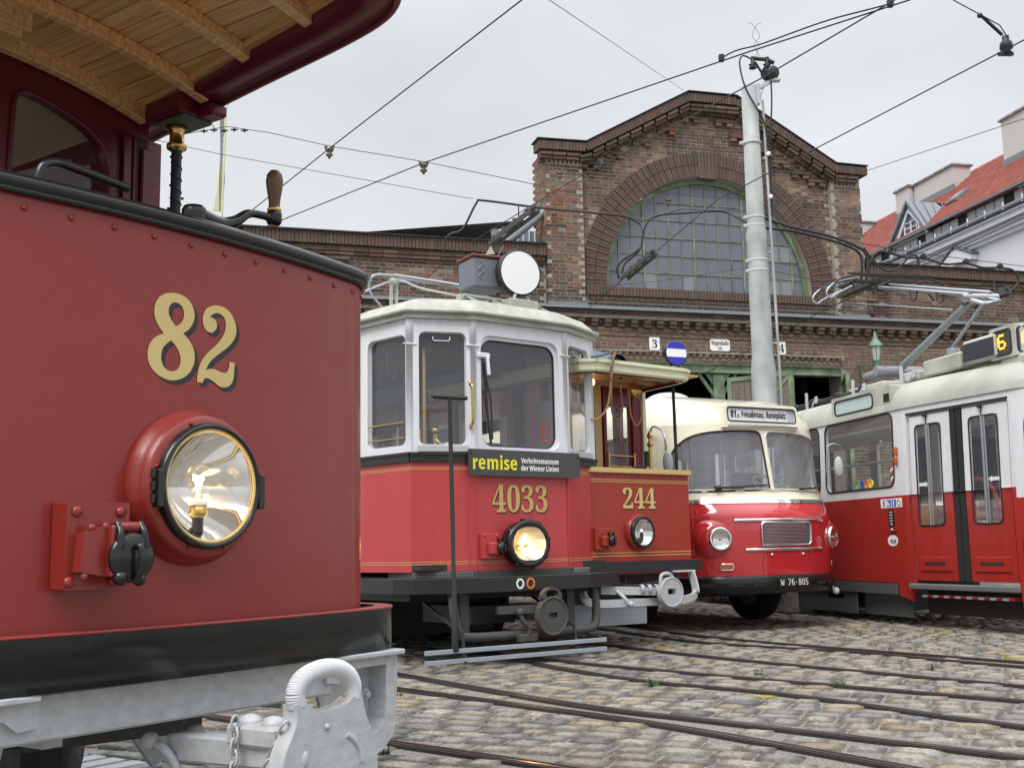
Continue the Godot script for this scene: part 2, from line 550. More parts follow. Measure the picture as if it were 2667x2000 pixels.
func make_ground() -> void:
	var s := ST()
	quad(s, Vector3(-500, -0.013, 300), Vector3(500, -0.013, 300), Vector3(500, -0.013, -700), Vector3(-500, -0.013, -700))
	var yard := struct("cobbled_yard", s, M.grit)
	yard.set_meta("label", "yard of worn beige and grey sett stones with gritty joints")
	var lines := []
	for r in RAILS:
		var pts := []
		var cv := Curve3D.new()
		var n: int = r[0].size() / 2
		for i in n:
			var p := Vector3(r[0][2 * i], 0, r[0][2 * i + 1])
			var a := Vector3(r[0][2 * maxi(i - 1, 0)], 0, r[0][2 * maxi(i - 1, 0) + 1])
			var b := Vector3(r[0][2 * mini(i + 1, n - 1)], 0, r[0][2 * mini(i + 1, n - 1) + 1])
			var t := (b - a) / 6.0
			cv.add_point(p, -t, t)
		pts = cv.tessellate_even_length(5, 0.5)
		lines.append(pts)
		var rail := thing("tram_rail", r[1], "rail", Vector3.ZERO, 0.0, "grooved tram rails in the yard")
		for k in 4:
			# running head, groove, guard lip, bright strip worn into the head
			var off: float = [-0.036, 0.014, 0.048, -0.03][k]
			var half: float = [0.027, 0.022, 0.012, 0.012][k]
			var top: float = [0.006, -0.012, 0.001, 0.0095][k]
			var st := ST()
			for i in pts.size() - 1:
				var d: Vector3 = (pts[i + 1] - pts[i]).normalized()
				var d0: Vector3 = (pts[i] - pts[maxi(i - 1, 0)]).normalized() if i > 0 else d
				var d2: Vector3 = (pts[mini(i + 2, pts.size() - 1)] - pts[i + 1]).normalized() if i < pts.size() - 2 else d
				var n0 := Vector3.UP.cross((d0 + d).normalized())
				var n1 := Vector3.UP.cross((d + d2).normalized())
				var a0: Vector3 = pts[i] + n0 * (off - half) + Vector3.UP * top
				var a1: Vector3 = pts[i] + n0 * (off + half) + Vector3.UP * top
				var b0: Vector3 = pts[i + 1] + n1 * (off - half) + Vector3.UP * top
				var b1: Vector3 = pts[i + 1] + n1 * (off + half) + Vector3.UP * top
				quad(st, a0, a1, b1, b0)
				if k != 1 and k != 3:
					var dn := Vector3.DOWN * 0.06
					quad(st, a0 + dn, a0, b0, b0 + dn)
					quad(st, a1, a1 + dn, b1 + dn, b1)
			part(["rail_head", "flange_groove", "guard_lip", "worn_strip"][k], st, [M.rail_steel, M.groove, M.rail_steel, M.rail_shine][k], rail)
	# the setts
	rng.seed = 42
	var meshes := []
	for k in 4: meshes.append(cobble_mesh(100 + k))
	var dir := Vector3(cos(deg_to_rad(24)), 0, sin(deg_to_rad(24)))
	var across := Vector3(-dir.z, 0, dir.x)
	var tone := FastNoiseLite.new()
	tone.seed = 4; tone.frequency = 0.35
	var cands := []
	for i in range(-60, 150):
		var at := -14.0 + rng.randf() * 0.2
		var wide := rng.randf_range(0.172, 0.184)
		while at < 22.0:
			var len := rng.randf_range(0.17, 0.30)
			var p: Vector3 = dir * (at + len / 2) + across * (i * 0.186 - 20.0 + 0.02 * sin(at * 1.3 + i)) + Vector3(0, 0, 0)
			at += len
			if p.z > -2.2 or p.z < -26 or absf(p.x) > 0.56 * -p.z + 0.6: continue
			var hit := false
			for pts in lines:
				for q in pts:
					if absf(p.x - q.x) < 0.4 and absf(p.z - q.z) < 0.4:
						var near := 9.0
						for j in pts.size() - 1:
							var cl := Geometry3D.get_closest_point_to_segment(p, pts[j], pts[j + 1])
							near = minf(near, cl.distance_to(p))
						if near < 0.125: hit = true
						break
				if hit: break
			if hit: continue
			var turn := Basis(Vector3.UP, -deg_to_rad(24) + rng.randf_range(-0.05, 0.05)) * Basis(Vector3.RIGHT, rng.randf_range(-0.035, 0.035)) * Basis(Vector3.BACK, rng.randf_range(-0.035, 0.035))
			var xf := Transform3D(turn * Basis.from_scale(Vector3(len - 0.008, 1.0, wide)), p + Vector3(0, rng.randf_range(-0.006, 0.004), 0))
			var kind := rng.randf() + 0.25 * tone.get_noise_2d(p.x * 3, p.z * 3)
			var c := Color(0.41, 0.36, 0.29)
			if kind < 0.26: c = Color(0.315, 0.30, 0.275)
			elif kind < 0.33: c = Color(0.215, 0.212, 0.21)
			elif kind < 0.52: c = Color(0.42, 0.385, 0.325)
			elif kind < 0.64: c = Color(0.39, 0.315, 0.215)
			c *= rng.randf_range(0.82, 1.16)
			if rng.randf() < 0.006: c = Color(0.42, 0.34, 0.07)
			var px := in_view(p)
			var seen := px.x > 985 and px.x < 2700 and px.y > 1590 and px.y < 2040
			cands.append([p.length() if seen else 900.0 + p.length(), xf, c, rng.randi() % 4])
	cands.sort_custom(func(a, b): return a[0] < b[0])
	var tones := {}
	for i in mini(300, cands.size()):
		var q: Array = cands[i]
		var key := "%d_%d_%d" % [int(q[2].r * 16), int(q[2].g * 16), int(q[2].b * 16)]
		if not tones.has(key):
			var m: StandardMaterial3D = M.cobble.duplicate()
			m.vertex_color_use_as_albedo = false
			m.albedo_color = q[2].linear_to_srgb()
			tones[key] = m
		var o := node_mesh("cobblestone", meshes[q[3]], tones[key], yard)
		o.transform = q[1]
	for k in 4:
		var rest := cands.slice(300).filter(func(q): return q[3] == k)
		var mm := MultiMesh.new()
		mm.transform_format = MultiMesh.TRANSFORM_3D
		mm.use_colors = true
		mm.mesh = meshes[k]
		mm.instance_count = rest.size()
		for i in rest.size():
			mm.set_instance_transform(i, rest[i][1])
			mm.set_instance_color(i, rest[i][2])
		var o := MultiMeshInstance3D.new()
		o.name = "cobblestones"
		o.multimesh = mm
		o.material_override = M.cobble
		yard.add_child(o, true)
		o.set_meta("kind", "stuff")
	# weeds in the joints
	for w in [[1.02, -8.6, "between the middle rails, the nearer of two"], [-0.86, -8.2, "beside the rail frog near the white bracket"], [2.3, -8.35, "right of the middle, just below a rail"], [4.6, -14.6, "at the foot of the concrete block"], [4.75, -14.5, "right of the one at the concrete block"], [1.9, -9.1, "between the middle rails, the farther of two"], [3.3, -9.2, "near the right edge between two rails"], [-0.7, -5.95, "at the shiny rail nearest the camera"]]:
		var st := ST()
		for k in 16:
			var a := rng.randf() * TAU
			var l := rng.randf_range(0.03, 0.08)
			var b := Vector3(w[0] + rng.randf_range(-0.05, 0.05), -0.01, w[1] + rng.randf_range(-0.04, 0.04))
			var t := Vector3(cos(a), 0, sin(a))
			var sd := Vector3(-t.z, 0, t.x) * 0.008
			tri(st, b - sd, b + sd, b + t * l * 0.5 + Vector3.UP * l)
			tri(st, b + sd, b - sd, b + t * l * 0.9 + Vector3.UP * l * 0.6)
		one("weed", st, M.moss, "small green weed in the setts " + w[2], "weed", "weeds between the setts")

# ---------------------------------------------------------------- depot
const AU := 0.145
const AY := 6.70
var brick_at := []

func brick_color(u: float, y: float, dark := 0.0) -> Color:
	var k := rng.randf()
	var c := Color(0.215, 0.122, 0.088)
	if k < 0.24: c = Color(0.15, 0.098, 0.08)
	elif k < 0.40: c = Color(0.31, 0.21, 0.135)
	elif k < 0.47: c = Color(0.30, 0.12, 0.065)
	elif k < 0.64: c = Color(0.255, 0.175, 0.12)
	elif k < 0.72: c = Color(0.095, 0.078, 0.074)
	return 1.28 * c.lerp(Color(0.20, 0.135, 0.10), 0.3) * rng.randf_range(0.82, 1.18) * (1.0 - dark)

func lay(u: float, y: float, w: float, len: float, tall: float, c: Color, deep := 0.12) -> void:
	brick_at.append([Transform3D(Basis.from_scale(Vector3(len, tall, deep)), Vector3(u, y, w - deep / 2)), c])

func rake(u: float) -> float:
	var P := [-4.3, 9.68, -2.84, 9.70, -0.35, 11.09, 0.85, 11.10, 3.33, 9.70, 4.6, 9.69]
	for i in range(0, 10, 2):
		if u <= P[i + 2]: return lerpf(P[i + 1], P[i + 3], (u - P[i]) / (P[i + 2] - P[i]))
	return 9.84

func wall_w(u: float, y: float) -> float:
	# how far the face of the brickwork stands out at (u, y)
	if y > 6.02:
		if u > -3.74 and u < 4.0:
			if u < -2.9 or u > 3.22: return 0.13
			return 0.0
		if y > 6.98: return 0.06
		var k := fposmod(u + 0.35, 4.5)
		if k < 0.5: return 0.05
		return 0.0
	if y > 5.93: return 0.20
	if y > 5.85: return 0.16
	if y > 5.66: return 0.06
	if y > 5.58: return 0.12
	if y > 5.50: return 0.09
	if y > 5.16: return 0.06
	if u > -2.95 and u < 3.3:
		if y > 5.075: return -0.02
		return 0.03
	return 0.06

func in_gate(u: float, y: float) -> bool:
	if y > 4.93: return false
	for g in [[-2.92, 3.24], [4.9, 7.7], [-9.6, -6.9], [-6.5, -3.8]]:
		if u > g[0] and u < g[1]: return true
	return false

func make_depot() -> void:
	var d := thing("depot_hall", "brown brick tram depot with tall gable, round arched window and green gate beams", "building", Vector3(4.357, 0, -24.6), 16.35)
	# mortar core
	var s := ST()
	var arch := PackedVector2Array()
	for i in 33: arch.append(Vector2(AU + 2.5 * cos(PI * i / 32), AY + 2.5 * sin(PI * i / 32)))
	arch.append(Vector2(AU - 2.5, 6.5)); arch.append(Vector2(AU + 2.5, 6.5))
	var gable := vecs([-3.74, 4.93, -3.74, 9.5, -2.84, 9.52, -0.35, 10.9, 0.85, 10.92, 3.33, 9.52, 4.0, 9.5, 4.0, 4.93])
	gable.reverse()
	plate(s, gable, [arch], flat_map, 0.5, [], -0.005)
	plate(s, rrect(-3.73, 6.0, -2.9, 9.6, 0), [], flat_map, 0.15, [], 0.125)
	plate(s, rrect(3.22, 6.0, 3.99, 9.6, 0), [], flat_map, 0.15, [], 0.125)
	plate(s, rrect(-14.0, 4.93, -3.74, 7.2, 0), [], flat_map, 0.45, [], -0.005)
	plate(s, rrect(4.0, 4.93, 12.0, 7.2, 0), [], flat_map, 0.45, [], -0.005)
	for p in [[-14.0, -9.6], [-6.9, -6.5], [-3.8, -2.92], [3.24, 4.9], [7.7, 12.0]]:
		plate(s, rrect(p[0], 0, p[1], 4.93, 0), [], flat_map, 0.5, [], 0.055)
	plate(s, rrect(-14.0, 4.93, -2.95, 5.5, 0), [], flat_map, 0.3, [], 0.055)
	plate(s, rrect(3.3, 4.93, 12.0, 5.5, 0), [], flat_map, 0.3, [], 0.055)
	plate(s, rrect(-2.95, 5.16, 3.3, 5.5, 0), [], flat_map, 0.3, [], 0.055)
	plate(s, rrect(-14.0, 5.5, 12.0, 5.66, 0), [], flat_map, 0.3, [], 0.085)
	plate(s, rrect(-14.0, 5.85, 12.0, 6.02, 0), [], flat_map, 0.3, [], 0.16)
	part("wall_core", s, M.mortar, d)
	# bricks
	rng.seed = 77
	var tone := FastNoiseLite.new()
	tone.seed = 9; tone.frequency = 0.5; tone.fractal_octaves = 3
	var y := 0.05
	var row := 0
	while y < 11.2:
		row += 1
		var len := 0.29 if row % 2 == 0 else 0.14
		if y < 6.0 and y > 4.0: len = 0.29 if row % 3 == 0 else 0.14
		var u := -10.4 + (0.07 if row % 2 == 0 else 0.0) + (0.075 if row % 4 == 0 else 0.0)
		while u < 9.2:
			var l := len
			var c := u + l / 2
			u += l + 0.014
			var ok := true
			if c > -3.74 and c < 4.0:
				if y > rake(c) - 0.52: ok = false
			elif y > 7.06: ok = false
			if y > 6.1:
				for edge in [-3.745, -2.895, 3.225, 4.003]:
					var lo := c - l / 2
					var hi := c + l / 2
					if lo < edge - 0.003 and hi > edge + 0.003:
						if edge - lo > hi - edge: hi = edge
						else: lo = edge
						c = (lo + hi) / 2
						l = hi - lo
			if in_gate(c - l / 2, y) or in_gate(c + l / 2, y): ok = false
			if y > 6.0 and y < 6.58 and c > -2.9 and c < 3.25 and y > 6.24: ok = false
			if y > 5.92 and y < 6.06: ok = false
			if y > 5.66 and y < 5.86: ok = false
			if y > 5.07 and y < 5.17 and c > -2.95 and c < 3.3: ok = false
			if Vector2(c - AU, maxf(y - AY, 0.0)).length() < 2.95 + l * 0.25 and y > 6.3: ok = false
			if absf(c - AU) < 0.27 and y > 9.6 and y < 9.78: ok = false
			if not ok or l < 0.03: continue
			var w := wall_w(c, y)
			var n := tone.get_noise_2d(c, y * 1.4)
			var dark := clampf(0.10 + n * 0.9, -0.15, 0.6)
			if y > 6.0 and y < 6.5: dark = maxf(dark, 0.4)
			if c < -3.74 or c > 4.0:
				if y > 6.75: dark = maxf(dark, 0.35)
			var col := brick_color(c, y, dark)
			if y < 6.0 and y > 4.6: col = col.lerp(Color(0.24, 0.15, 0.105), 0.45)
			if c < -3.2 and c > -3.74 and y > 7.6 and y < 8.7 and rng.randf() < 0.5: col = Color(0.34, 0.11, 0.05) * rng.randf_range(0.7, 1.1)
			if rng.randf() < 0.012: col = col.lerp(Color(0.42, 0.39, 0.34), 0.6)
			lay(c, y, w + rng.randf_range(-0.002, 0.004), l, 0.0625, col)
		y += 0.0785
	# side returns of the gable above the wings
	for side in [-1.0, 1.0]:
		var yy := 7.25
		var rr := 0
		while yy < 9.46:
			rr += 1
			for k in (5 if rr % 2 == 0 else 3):
				var z := 0.115 - 0.075 - (0.15 if rr % 2 == 0 else 0.3) * k - (0.0 if rr % 2 == 0 else 0.07)
				var x: float = -3.745 if side < 0 else 4.003
				brick_at.append([Transform3D(Basis.from_scale(Vector3(0.05, 0.067, 0.14 if rr % 2 == 0 else 0.285)), Vector3(x - side * 0.0225, yy, z)), brick_color(0, yy) * 1.3])
			yy += 0.0785
	# wing corbels, rake corbels, saw-tooth rows
	for wing in [[-10.4, -3.8], [4.05, 9.2]]:
		var u: float = wing[0]
		while u < wing[1]:
			lay(u, 7.06, 0.10, 0.29, 0.062, brick_color(u, 7, 0.3))
			lay(u, 6.985, 0.075, 0.29, 0.062, brick_color(u, 7, 0.3))
			u += 0.3
		for k in 3:
			var pu: float = wing[0] + 2.1 + 4.5 * k
			if pu > wing[0] and pu < wing[1] - 0.2:
				for q in 2:
					lay(pu + 0.06 + q * 0.3 - 0.15, 6.88, 0.10, 0.29, 0.066, brick_color(pu, 7, 0.2))
					lay(pu + 0.06 + q * 0.16 - 0.08, 6.79, 0.085, 0.15, 0.066, brick_color(pu, 7, 0.2))
	for c in [[-2.68, 9.22], [-2.10, 9.49], [-1.46, 9.83], [-0.85, 10.15], [-0.23, 10.48], [0.59, 10.46], [0.95, 10.13], [1.55, 9.83], [2.0, 9.6], [2.48, 9.38], [2.90, 9.22]]:
		for q in 2:
			lay(c[0] + (q - 0.5) * 0.28, c[1], 0.10, 0.14, 0.066, brick_color(0, 0, 0.05) * 1.15)
		lay(c[0], c[1] + 0.078, 0.115, 0.44, 0.066, brick_color(0, 0, 0.3))
		lay(c[0], c[1] + 0.156, 0.05, 0.3, 0.066, brick_color(0, 0, 0.3))
	var us := -3.74
	while us < 4.0:
		var slope := (rake(us + 0.05) - rake(us - 0.05)) / 0.1
		var b := Basis(Vector3.BACK, atan(slope))
		for q in [[0.30, 0.16, 0.06], [0.375, 0.13, 0.06]]:
			brick_at.append([Transform3D(b * Basis.from_scale(Vector3(0.28, q[2], 0.24)), Vector3(us, rake(us) - q[0], q[1] - 0.02)), brick_color(0, 0, 0.35)])
		for q in 3:
			var ut := us + (q - 1) * 0.1
			brick_at.append([Transform3D(b * Basis(Vector3.UP, PI / 4) * Basis.from_scale(Vector3(0.1, 0.06, 0.1)), Vector3(ut, rake(ut) - 0.44, 0.08)), brick_color(0, 0, 0.25)])
		us += 0.3
	us = -2.9
	while us < 3.28:
		brick_at.append([Transform3D(Basis(Vector3.UP, PI / 4) * Basis.from_scale(Vector3(0.125, 0.072, 0.125)), Vector3(us, 5.118, -0.01)), brick_color(0, 0, 0.15)])
		us += 0.158
	us = -10.4
	while us < 9.2:
		lay(us + 0.14, 5.705, 0.05, 0.28, 0.066, brick_color(us, 5, 0.3)); lay(us + 0.14, 5.79, 0.05, 0.28, 0.066, brick_color(us, 5, 0.3))
		lay(us + 0.14, 5.96, 0.22, 0.28, 0.066, brick_color(us, 5, 0.45))
		us += 0.29
	s = ST()
	box(s, Vector3.ZERO, Vector3.ONE)
	s.generate_normals()
	var bm := s.commit()
	var mm := MultiMesh.new()
	mm.transform_format = MultiMesh.TRANSFORM_3D
	mm.use_colors = true
	mm.mesh = bm
	mm.instance_count = brick_at.size()
	for i in brick_at.size():
		mm.set_instance_transform(i, brick_at[i][0])
		mm.set_instance_color(i, brick_at[i][1])
	var o := MultiMeshInstance3D.new()
	o.name = "bricks"
	o.multimesh = mm
	o.material_override = M.brick
	d.add_child(o, true)
	o.set_meta("kind", "stuff")
	# bricks that show largest: copings, sill, arch, dentils
	var tones := []
	for k in 10:
		var m: StandardMaterial3D = M.brick.duplicate()
		m.vertex_color_use_as_albedo = false
		m.albedo_color = (brick_color(0, 0, 0.25).lerp(Color(0.155, 0.115, 0.10), 0.55 if k < 7 else 0.1)).linear_to_srgb()
		tones.append(m)
	var put := func(called: String, at: Vector3, size: Vector3, b: Basis, dark := false) -> void:
		var q := node_mesh(called, bm, tones[rng.randi() % (6 if dark else 10)], d)
		q.transform = Transform3D(b * Basis.from_scale(size), at)
	us = -3.88
	while us < 4.12:
		var slope := (rake(us + 0.04) - rake(us - 0.04)) / 0.08
		var b := Basis(Vector3.BACK, atan(slope))
		put.call("coping_brick", Vector3(us, rake(us) - 0.115, 0.06), Vector3(0.066, 0.185, 0.40), b, false)
		us += 0.0765 * cos(atan(slope))
	for wing in [[-10.0, -3.8], [4.1, 8.9]]:
		us = wing[0]
		while us < wing[1]:
			put.call("coping_brick", Vector3(us, 7.265, -0.02 + rng.randf_range(-0.003, 0.003)), Vector3(0.066, 0.235, 0.36), Basis(), us > 4.0 and rng.randf() < 0.6)
			us += 0.0765
	us = -2.82
	while us < 3.2:
		put.call("sill_brick", Vector3(us, 6.46, -0.02 + rng.randf_range(-0.004, 0.004)), Vector3(0.064, 0.19, 0.22), Basis(), rng.randf() < 0.7)
		us += 0.0765
	us = -2.7
	while us < 3.1:
		put.call("sill_brick", Vector3(us, 6.31, -0.04), Vector3(0.13, 0.08, 0.2), Basis(), true)
		us += 0.142
	var n_arch := 112
	for i in n_arch:
		var a := PI * (i + 0.5) / n_arch
		if absf(a - PI / 2) < 0.085: continue
		for k in 2:
			var rr := 2.51 + 0.13 + k * 0.28 + (0.0 if i % 2 == 0 else 0.0)
			var b := Basis(Vector3.BACK, a - PI / 2)
			put.call("arch_brick", Vector3(AU + rr * cos(a), AY + rr * sin(a), -0.05 + 0.012 * (i % 2)), Vector3(0.064 + k * 0.006, 0.265, 0.16), b, rng.randf() < 0.45)
	for k in 3:
		for side in [-1.0, 1.0]:
			put.call("arch_brick", Vector3(AU + side * (2.64 + 0.0), AY - 0.04 - k * 0.077, -0.05), Vector3(0.265, 0.064, 0.16), Basis(), true)
			put.call("arch_brick", Vector3(AU + side * (2.92 + 0.0), AY - 0.04 - k * 0.077, -0.05), Vector3(0.265, 0.064, 0.16), Basis(), true)
	for k in 6:
		put.call("key_brick", Vector3(AU - 0.2 + k * 0.08, 9.47, -0.01), Vector3(0.07, 0.62, 0.14), Basis(Vector3.BACK, -0.03 * (k - 2.5)), true)
	us = -10.0
	while us < 8.9:
		put.call("dentil_brick", Vector3(us, 5.705, 0.10), Vector3(0.14, 0.068, 0.16), Basis(), false)
		put.call("dentil_brick", Vector3(us, 5.785, 0.12), Vector3(0.14, 0.068, 0.18), Basis(), false)
		us += 0.303
	# metal cappings
	s = ST()
	var P := [-3.95, 9.70, -2.84, 9.72, -0.35, 11.11, 0.85, 11.12, 3.33, 9.72, 4.17, 9.71]
	for i in range(0, 10, 2):
		bar(s, Vector3(P[i], P[i + 1], 0.05), Vector3(P[i + 2], P[i + 3], 0.05), 0.47, 0.022, Vector3.UP)
	bar(s, Vector3(-14, 7.40, -0.02), Vector3(-3.76, 7.40, -0.02), 0.46, 0.03)
	bar(s, Vector3(4.02, 7.40, -0.02), Vector3(12, 7.40, -0.02), 0.46, 0.03)
	part("coping_sheet", s, M.rubber, d)
	s = ST()
	for seg in 26:
		var a := -14.0 + seg
		quad(s, Vector3(a, 6.015, 0.30), Vector3(a + 0.995, 6.015, 0.30), Vector3(a + 0.995, 6.05, 0.295), Vector3(a, 6.05, 0.295))
		quad(s, Vector3(a, 6.05, 0.295), Vector3(a + 0.995, 6.05, 0.295), Vector3(a + 0.995, 6.15, 0.02), Vector3(a, 6.15, 0.02))
		quad(s, Vector3(a, 6.015, 0.30), Vector3(a, 6.015, 0.1), Vector3(a + 0.995, 6.015, 0.1), Vector3(a + 0.995, 6.015, 0.30))
	for side in [[-3.76, -2.88], [3.2, 4.02]]:
		box(s, Vector3((side[0] + side[1]) / 2, 6.10, 0.15), Vector3(side[1] - side[0], 0.12, 0.08))
	part("ledge_flashing", s, M.zinc, d)
	# arched window
	var win := Node3D.new()
	win.name = "arch_window"
	d.add_child(win)
	s = ST()
	var ring := []
	for i in 41: ring.append(Vector3(AU + 2.44 * cos(PI * i / 40), AY + 2.44 * sin(PI * i / 40), -0.2))
	ring.push_front(Vector3(AU + 2.44, 6.56, -0.2)); ring.append(Vector3(AU - 2.44, 6.56, -0.2))
	for i in ring.size() - 1: bar(s, ring[i], ring[i + 1], 0.10, 0.12, Vector3.BACK)
	bar(s, Vector3(AU - 2.44, 6.58, -0.2), Vector3(AU + 2.44, 6.58, -0.2), 0.1, 0.06)
	part("frame", s, M.green_old, win)
	s = ST()
	var cols := []
	for i in range(1, 16): cols.append(AU - 2.44 + 4.88 * i / 16.0)
	for i in cols.size():
		var x: float = cols[i]
		var top := AY + sqrt(maxf(2.42 * 2.42 - (x - AU) * (x - AU), 0.0))
		var th := 0.045 if i % 4 == 2 else 0.017
		box(s, Vector3(x, (6.58 + top) / 2, -0.2), Vector3(th, top - 6.58, 0.04))
	var ys := [6.58, 6.985, 7.39, 7.795, 8.2, 8.605, 9.01]
	for k in range(1, 7):
		var hw := sqrt(maxf(2.42 * 2.42 - pow(maxf(ys[k] - AY, 0), 2), 0.0))
		box(s, Vector3(AU, ys[k], -0.2), Vector3(hw * 2, 0.02, 0.036))
	part("glazing_bars", s, M.green_old, win)
	var disc := PackedVector2Array()
	for i in 49: disc.append(Vector2(AU + 2.43 * cos(PI * i / 48), AY + 2.43 * sin(PI * i / 48)))
	disc.append(Vector2(AU - 2.43, 6.56)); disc.append(Vector2(AU + 2.43, 6.56))
	cols.push_front(AU - 2.45); cols.append(AU + 2.45); ys.append(9.2)
	for i in 16:
		for k in 7:
			for pc in Geometry2D.intersect_polygons(disc, rrect(cols[i], ys[k], cols[i + 1], ys[k + 1], 0)):
				s = ST()
				var tx := rng.randf_range(-0.03, 0.03)
				var ty := rng.randf_range(-0.02, 0.03)
				var cx: float = (cols[i] + cols[i + 1]) / 2
				var cy: float = (ys[k] + ys[k + 1]) / 2
				plate(s, pc, [], func(u, v, w): return Vector3(u, v, -0.205 + (u - cx) * tx + (v - cy) * ty + w))
				var pale: bool = (k == 0 and i in [3, 6, 13]) or (k <= 2 and i >= 13 and rng.randf() < 0.6)
				part("pane", s, M.window_pane_pale if pale else M.window_pane, win)
	# green steel gate beams, centre column and leaves
	s = ST()
	for g in [[-2.92, 3.24], [4.9, 7.7], [-6.5, -3.8], [-9.6, -6.9]]:
		box(s, Vector3((g[0] + g[1]) / 2, 4.825, -0.02), Vector3(g[1] - g[0], 0.19, 0.2))
		box(s, Vector3((g[0] + g[1]) / 2, 4.735, 0.0), Vector3(g[1] - g[0], 0.02, 0.3))
		box(s, Vector3((g[0] + g[1]) / 2, 4.92, 0.0), Vector3(g[1] - g[0], 0.018, 0.28))
	part("gate_beam", s, M.green_old, d)
	s = ST()
	box(s, Vector3(0.16, 2.35, -0.05), Vector3(0.14, 4.7, 0.25))
	box(s, Vector3(0.16, 2.35, 0.09), Vector3(0.26, 4.7, 0.02))
	for sd in [-1.0, 1.0]:
		bar(s, Vector3(0.16, 4.1, 0.02), Vector3(0.16 + sd * 0.45, 4.72, 0.02), 0.07, 0.05, Vector3.BACK)
		plate(s, vecs([0.16, 4.3, 0.16 + sd * 0.3, 4.71, 0.16, 4.71]), [], flat_map, 0.015, [], 0.05)
	part("gate_column", s, M.green_old, d)
	for lf in [[0.34, 52.0, 1.5], [3.2, -62.0, 1.4]]:
		var leaf := Node3D.new()
		leaf.name = "gate_leaf"
		d.add_child(leaf, true)
		leaf.position = Vector3(lf[0], 0, 0.16)
		leaf.rotation.y = deg_to_rad(-lf[1] if lf[1] > 0 else 180.0 - lf[1])
		s = ST()
		var wd: float = lf[2]
		for x in [0.05, wd - 0.05]: box(s, Vector3(x, 2.36, 0), Vector3(0.1, 4.5, 0.08))
		for yv in [0.15, 2.2, 3.1, 4.56]: box(s, Vector3(wd / 2, yv, 0), Vector3(wd - 0.2, 0.09, 0.075))
		bar(s, Vector3(0.1, 3.15, 0.0), Vector3(wd - 0.1, 4.5, 0.0), 0.06, 0.07, Vector3.BACK)
		part("leaf_frame", s, M.green_old, leaf)
		for k in 9:
			s = ST()
			var x0 := 0.1 + (wd - 0.2) * k / 9.0
			box(s, Vector3(x0 + (wd - 0.2) / 18.0, 2.36, 0.0), Vector3((wd - 0.2) / 9.0 - 0.008, 4.3, 0.03))
			part("board", s, M.wood_grey, leaf)
	# dark hall behind
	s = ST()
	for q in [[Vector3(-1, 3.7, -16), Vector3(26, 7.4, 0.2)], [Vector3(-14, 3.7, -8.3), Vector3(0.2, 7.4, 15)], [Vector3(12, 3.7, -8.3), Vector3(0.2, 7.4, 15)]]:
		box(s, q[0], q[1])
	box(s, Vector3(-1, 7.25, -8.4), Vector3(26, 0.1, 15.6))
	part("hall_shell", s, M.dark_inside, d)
	# lean-to roof with clerestory behind the left wing
	s = ST()
	quad(s, Vector3(-9.5, 7.35, -0.5), Vector3(-3.8, 8.12, -0.5), Vector3(-3.8, 8.12, -14), Vector3(-9.5, 7.35, -14))
	part("rear_roof", s, M.zinc, d)
	s = ST()
	tube(s, [Vector3(-4.62, 7.40, 0.05), Vector3(-3.66, 8.22, -0.1)], 0.09, 10)
	part("rear_gutter", s, M.zinc, d)
	s = ST()
	box(s, Vector3(-4.25, 7.6, -0.5), Vector3(1.1, 0.5, 0.03))
	part("rear_pane", s, M.window_pane_pale, d)
	s = ST()
	for k in 7: box(s, Vector3(-3.82 - k * 0.13, 7.6, -0.47), Vector3(0.025, 0.5, 0.03))
	part("rear_mullions", s, M.white_paint, d)

# ---------------------------------------------------------------- tram 82 (nearest)
func dash_f(r: float) -> float:
	return -0.13 * r * r

func dash_pt(u: float, v: float, w: float) -> Vector3:
	var n := Vector3(0.26 * u, 0, 1).normalized()
	return Vector3(u, v, dash_f(u)) + n * w

func dash_plan(grow := 0.0) -> Array:
	# plan of the dash from the left side round the front to the right side
	var half := []
	for i in 12: half.append(Vector3(0.05 * i, 0, dash_f(0.05 * i)))
	for i in range(0, 13):
		var t := PI / 2 * i / 12.0
		half.append(Vector3(0.57 + 0.185 * sin(t), 0, -0.26 + (0.26 + dash_f(0.57)) * cos(t)))
	half.append(Vector3(0.755, 0, -0.55))
	var pts := []
	for i in range(half.size() - 1, 0, -1): pts.append(Vector3(-half[i].x, 0, half[i].z))
	pts.append_array(half)
	if grow != 0.0:
		var out := []
		for i in pts.size():
			var t: Vector3 = (pts[mini(i + 1, pts.size() - 1)] - pts[maxi(i - 1, 0)]).normalized()
			out.append(pts[i] + Vector3(-t.z, 0, t.x) * grow)
		return out
	return pts

func at_y(pts: Array, y: float) -> Array:
	var r := []
	for p in pts: r.append(Vector3(p.x, y, p.z))
	return r

func rivet_mesh(r := 0.0085) -> Mesh:
	var s := ST()
	ball(s, Vector3.ZERO, r, 10, Vector3(1, 1, 0.6))
	s.generate_normals()
	return s.commit()

func smooth_path(P: Array, n := 6) -> Array:
	var cv := Curve3D.new()
	for i in P.size():
		var t: Vector3 = (P[mini(i + 1, P.size() - 1)] - P[maxi(i - 1, 0)]) / 6.0
		cv.add_point(P[i], -t, t)
	var r := []
	for i in P.size() - 1:
		for k in n: r.append(cv.sample(i, float(k) / n))
	r.append(P[-1])
	return r

